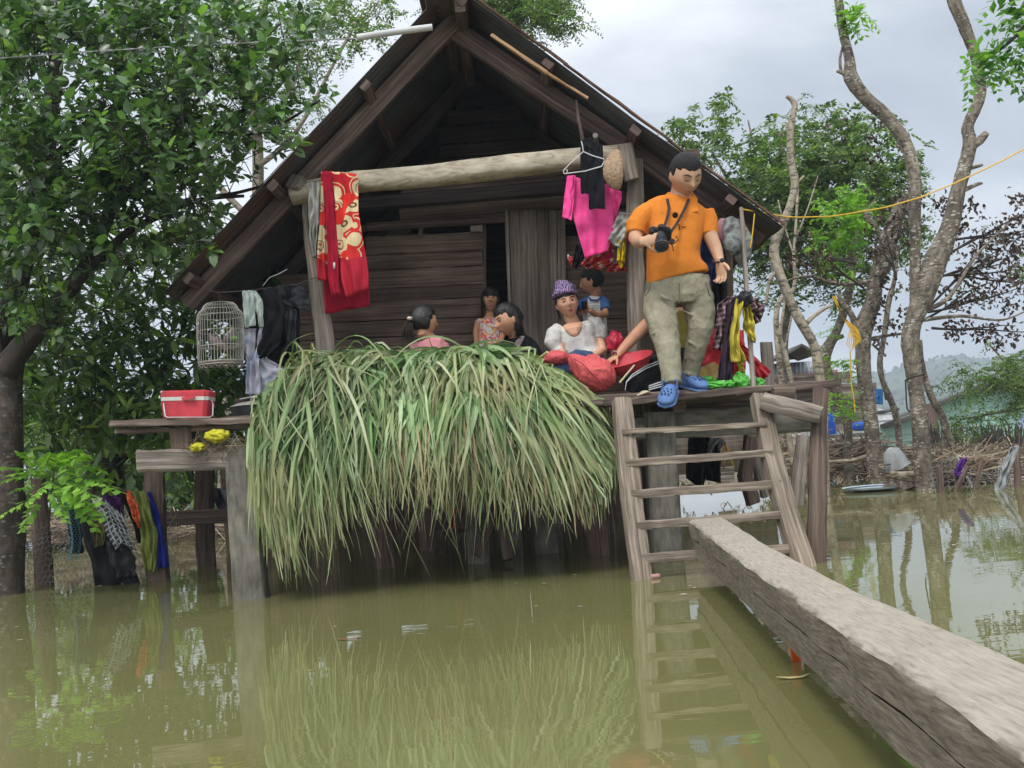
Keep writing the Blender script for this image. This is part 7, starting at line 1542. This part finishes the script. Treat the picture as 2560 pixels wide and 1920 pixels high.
MB().box(P(1459, 763, 7.15), (.045, .05, .058), Matrix.Rotation(.3, 3, 'Z'), bev=.2).build('body', BLACKM, gd, ang=30); MB().box(P(1450, 763, 7.16), (.014, .055, .062), Matrix.Rotation(.3, 3, 'Z'), bev=.2).build('rim', flat('bright_blue', (.02, .16, .7), .4), gd, ang=30)
# --- girl in the doorway
gl = person('laughing girl with dark fringe and printed sleeveless dress standing in the doorway', P(1224, 1000, 7.75))
c = P(1226, 750, 7.72); Rw = HR(.05, -.03, .06); s = .178
mb = MB(); add_head(mb, c, Rw, s, P(1224, 792, 7.75), .032)
limb(mb, [(1196, 802, .026, 7.75), (1190, 830, .024, 7.73), (1192, 865, .02, 7.7)]); limb(mb, [(1250, 802, .026, 7.75), (1258, 830, .024, 7.73), (1250, 862, .02, 7.66)])
hand(mb, P(1192, 865, 7.7), Vector((.1, -.1, -1)), Vector((1, 0, 0)), .6, .4); hand(mb, P(1250, 862, 7.66), Vector((-.4, -.3, -.8)), Vector((-1, 0, 0)), .6, .4)
rings(mb, [(1224, 792, 16, .035), (1224, 830, 24, .06), (1224, 900, 28, .07)], 7.75); limb(mb, [(1214, 890, .05, 7.75), (1214, 1020, .03, 7.75)]); limb(mb, [(1235, 890, .05, 7.75), (1235, 1020, .03, 7.75)])
mb.build('body', SK3, gl, vox=.004, sm=2); face(c, Rw, s, gl, lip=(.30, .08, .07), smile=True)
hair(c, Rw, s, gl, lambda x, y, z: (z-.26) if (y > .3 and abs(x) < .75) else z+.55, .05)
for sg in (-1, 1): strands('hair_lock', (c+Rw @ Vector((sg*.062, .02, .03)), c+Rw @ Vector((sg*.066, -.05, .03))), (c+Rw @ Vector((sg*.066, .015, -.11)), c+Rw @ Vector((sg*.06, -.06, -.12))), 26, .006, HAIR, gl, seed=sg+5)
strands('fringe', (c+Rw @ Vector((-.045, .075, .055)), c+Rw @ Vector((.045, .075, .055))), (c+Rw @ Vector((-.048, .082, .012)), c+Rw @ Vector((.048, .082, .016))), 26, .005, HAIR, gl, sag=.004)
DRS = mat('printed_dress', [(.52, .50, .46), (.60, .58, .54)], coord='Object', island=0, bump=.1, extra=blobs((.55, .53, .5), (.62, .10, .12), (.70, .42, .12), 26))
mb = MB(); rings(mb, [(1224, 796, 17, .036, 7.75), (1224, 803, 27, .05, 7.75), (1224, 830, 27, .068, 7.75), (1224, 880, 34, .085, 7.75), (1224, 960, 42, .10, 7.75)], 7.75)
mb.blob(P(1199, 803, 7.75), (.03, .04, .02), nz=.2); mb.blob(P(1249, 803, 7.75), (.03, .04, .02), nz=.2)
mb.build('dress', DRS, gl, vox=.006, sm=2, disp=(.014, .04))
# --- woman in black
bw = person('woman in black blouse with long black hair sitting in profile', P(1300, 940, 7.1))
c = P(1270, 801, 7.05); Rw = HR(-1.05, .22, -.05); s = .215
mb = MB(); add_head(mb, c, Rw, s, P(1291, 848, 7.12), .046)
rings(mb, [(1291, 848, 22, .05), (1297, 880, 36, .08), (1300, 940, 38, .1)], 7.12); limb(mb, [(1325, 870, .035, 7.1), (1335, 920, .03, 7.0), (1300, 945, .025, 6.9)]); limb(mb, [(1268, 875, .035, 7.05), (1262, 920, .03, 6.95), (1280, 945, .025, 6.88)])
hand(mb, P(1300, 945, 6.9), Vector((-1, 0, 0)), Vector((0, 0, -1)), .85, .4); hand(mb, P(1280, 945, 6.88), Vector((1, 0, 0)), Vector((0, 0, -1)), .85, .4)
mb.build('body', SK1, bw, vox=.004, sm=1); face(c, Rw, s, bw, lip=(.36, .12, .10))
hair(c, Rw, s, bw, lambda x, y, z: (z-.44-.1*abs(x)) if y > .30 else (z-.15 if y > .0 else z+.75), .06, nz=.03)
strands('hair_lock', (c+Rw @ Vector((-.05, -.07, .05)), c+Rw @ Vector((.06, -.08, .05))), (P(1290, 848, 7.0), P(1318, 852, 7.15)), 60, .008, HAIR, bw, sag=.03)
strands('hair_lock', (P(1285, 770, 7.0), P(1300, 785, 7.05)), (P(1296, 845, 6.98), P(1314, 848, 7.05)), 30, .008, HAIR, bw, sag=.02, seed=4)
mb = MB(); rings(mb, [(1290, 843, 24, .055, 7.12), (1294, 855, 40, .08, 7.12), (1298, 880, 46, .10, 7.11), (1300, 940, 48, .12, 7.1)], 7.1, n=24)
mb.tube([P(1325, 862, 7.12), P(1336, 885, 7.08), P(1340, 925, 7.0)], [.05, .055, .045], 14); mb.tube([P(1265, 862, 7.05), P(1258, 890, 7.0), P(1258, 920, 6.95)], [.05, .05, .045], 14)
mb.build('blouse', MATS['black_knit'], bw, vox=.006, sm=2, disp=(.012, .05))
garment('embroidery', [([(1303, 840), (1290, 852), (1286, 868)], [(1312, 840), (1306, 855), (1298, 872)], 6.985, dict(amp=.004, rows=10, cols=8))], mat('embroidered_patch', [(.12, .10, .10), (.34, .28, .26)], scale=(70, 70, 70), coord='Object', island=0, bump=.5), None, parent=bw, solid=.003)
# --- woman in pink, from behind
pw = person('woman in pink top seen from behind with a clipped black ponytail', P(1075, 940, 6.8))
c = P(1060, 803, 6.8); Rw = HR(2.15, .05, .08); s = .20
mb = MB(); add_head(mb, c, Rw, s, P(1073, 848, 6.84), .044)
rings(mb, [(1073, 848, 22, .05), (1075, 890, 34, .08), (1075, 950, 36, .1)], 6.84); limb(mb, [(1104, 870, .035, 6.85), (1112, 915, .03, 6.85)]); limb(mb, [(1045, 870, .035, 6.82), (1040, 915, .03, 6.8)])
mb.build('body', SK1, pw, vox=.004, sm=1); face(c, Rw, s, pw)
hair(c, Rw, s, pw, lambda x, y, z: (z-.42) if y > .35 else (z-.05 if y > .05 else z+.62), .05, nz=.02)
strands('ponytail', (P(1024, 792, 6.72), P(1030, 800, 6.72)), (P(1006, 850, 6.7), P(1040, 856, 6.7)), 70, .006, mat('brown_tipped_hair', [(.012, .009, .008), (.07, .045, .03)], scale=(60, 60, 10), coord='Object', island=.4), pw, sag=.01, mid=(-.012, 0, .006))
MB().blob(P(1024, 796, 6.70), (.018, .012, .012), nz=.3, nf=3).build('hair_clip', flat('cream_clip', (.6, .48, .38), .4), pw)
PKS = cloth_mat('pale_pink_cotton', (.60, .25, .27), var=.06)
mb = MB(); rings(mb, [(1072, 845, 22, .052, 6.84), (1075, 853, 36, .075, 6.84), (1076, 880, 44, .10, 6.84), (1076, 950, 46, .11, 6.84)], 6.84, n=24); mb.tube([P(1104, 862, 6.84), P(1112, 885, 6.84), P(1114, 905, 6.84)], [.045, .05, .045], 14); mb.tube([P(1044, 862, 6.83), P(1037, 885, 6.8), P(1036, 905, 6.8)], [.045, .05, .045], 14)
mb.build('top', PKS, pw, vox=.006, sm=2, disp=(.012, .05))
# --- kneeling person behind the man
kp = person('person in olive t-shirt and black striped track trousers kneeling behind the man, arm outstretched', P(1640, 985, 6.6))
c = P(1688, 728, 6.85); Rw = HR(-.5, .5, 0); s = .18
mb = MB(); add_head(mb, c, Rw, s, P(1698, 770, 6.9), .045)
mb.tube([P(1660, 792, 6.85), P(1615, 812, 6.8), P(1590, 838, 6.75), P(1572, 857, 6.7), P(1555, 876, 6.66), P(1543, 889, 6.63)], [.05, .042, .040, .036, .030, .022], 14)
hand(mb, P(1543, 889, 6.63), Vector((-.8, -.3, -.45)), Vector((-.2, .1, -1)), .85, .35, thumb=-1)
rings(mb, [(1698, 770, 22, .05), (1700, 820, 34, .08), (1700, 900, 36, .1)], 6.85); limb(mb, [(1735, 800, .045, 6.85), (1745, 860, .04, 6.8), (1710, 900, .03, 6.7)])
mb.build('body', SK1, kp, vox=.005, sm=2); hair(c, Rw, s, kp, lambda x, y, z: (z-.42) if y > .35 else (z-.05 if y > -.1 else z+.5), .04)
OLV = cloth_mat('olive_cotton', (.26, .21, .045), var=.1)
mb = MB(); rings(mb, [(1698, 772, 26, .055, 6.87), (1700, 785, 40, .08, 6.87), (1701, 830, 44, .10, 6.86), (1701, 895, 46, .12, 6.84)], 6.85, n=24); mb.tube([P(1672, 788, 6.86), P(1640, 800, 6.84), P(1617, 808, 6.82)], [.055, .058, .055], 14); mb.tube([P(1730, 788, 6.86), P(1742, 810, 6.85), P(1748, 830, 6.83)], [.05, .055, .05], 14)
mb.build('t_shirt', OLV, kp, vox=.007, sm=2, disp=(.015, .06))
TRK = cloth_mat('black_track_fabric', (.012, .012, .014), var=.2)
mb = MB(); mb.tube([P(1710, 905, 6.8), P(1665, 918, 6.68), P(1610, 942, 6.5), P(1578, 962, 6.4)], [.11, .095, .08, .06], 18); mb.tube([P(1580, 966, 6.4), P(1640, 972, 6.5), P(1700, 972, 6.6)], [.045, .055, .04], 14)
mb.build('track_trousers', TRK, kp, vox=.007, sm=2, disp=(.012, .05))
WST = flat('white_stripe', (.7, .7, .7), .7)
for k in range(2):
    MB().tube([P(1648, 902+k*6, 6.5), P(1615, 915+k*6, 6.42), P(1580, 937+k*5, 6.345), P(1566, 955, 6.335), P(1563, 975, 6.35)], [(.0035, .002)]*5, 6, side=(0, .3, 1)).build('side_stripe', WST, kp)
for k in range(3): MB().tube([P(1622, 975-k*5, 6.40), P(1660, 964-k*6, 6.44)], [(.0035, .002)]*2, 6, side=(0, .3, 1)).build('side_stripe', WST, kp)
MB().tube([P(1535+6*math.cos(t), 886+8*math.sin(t), 6.62-.02*math.cos(t+1)) for t in [2*PI*i/12 for i in range(13)]], .006, 6).build('watch', flat('steel_watch', (.3, .3, .3), .3, metal=.6), kp)
mb = MB(); mb.tube([P(1592, 990, 6.3), P(1610, 981, 6.32), P(1632, 987, 6.36)], [(.01, .006), (.045, .012), (.03, .008)], 12, side=(0, 1, 0)); mb.build('slipper', flat('beige_slipper', (.5, .42, .28), .7), label='beige slipper lying on the deck beside the kneeling person', cat='slipper')
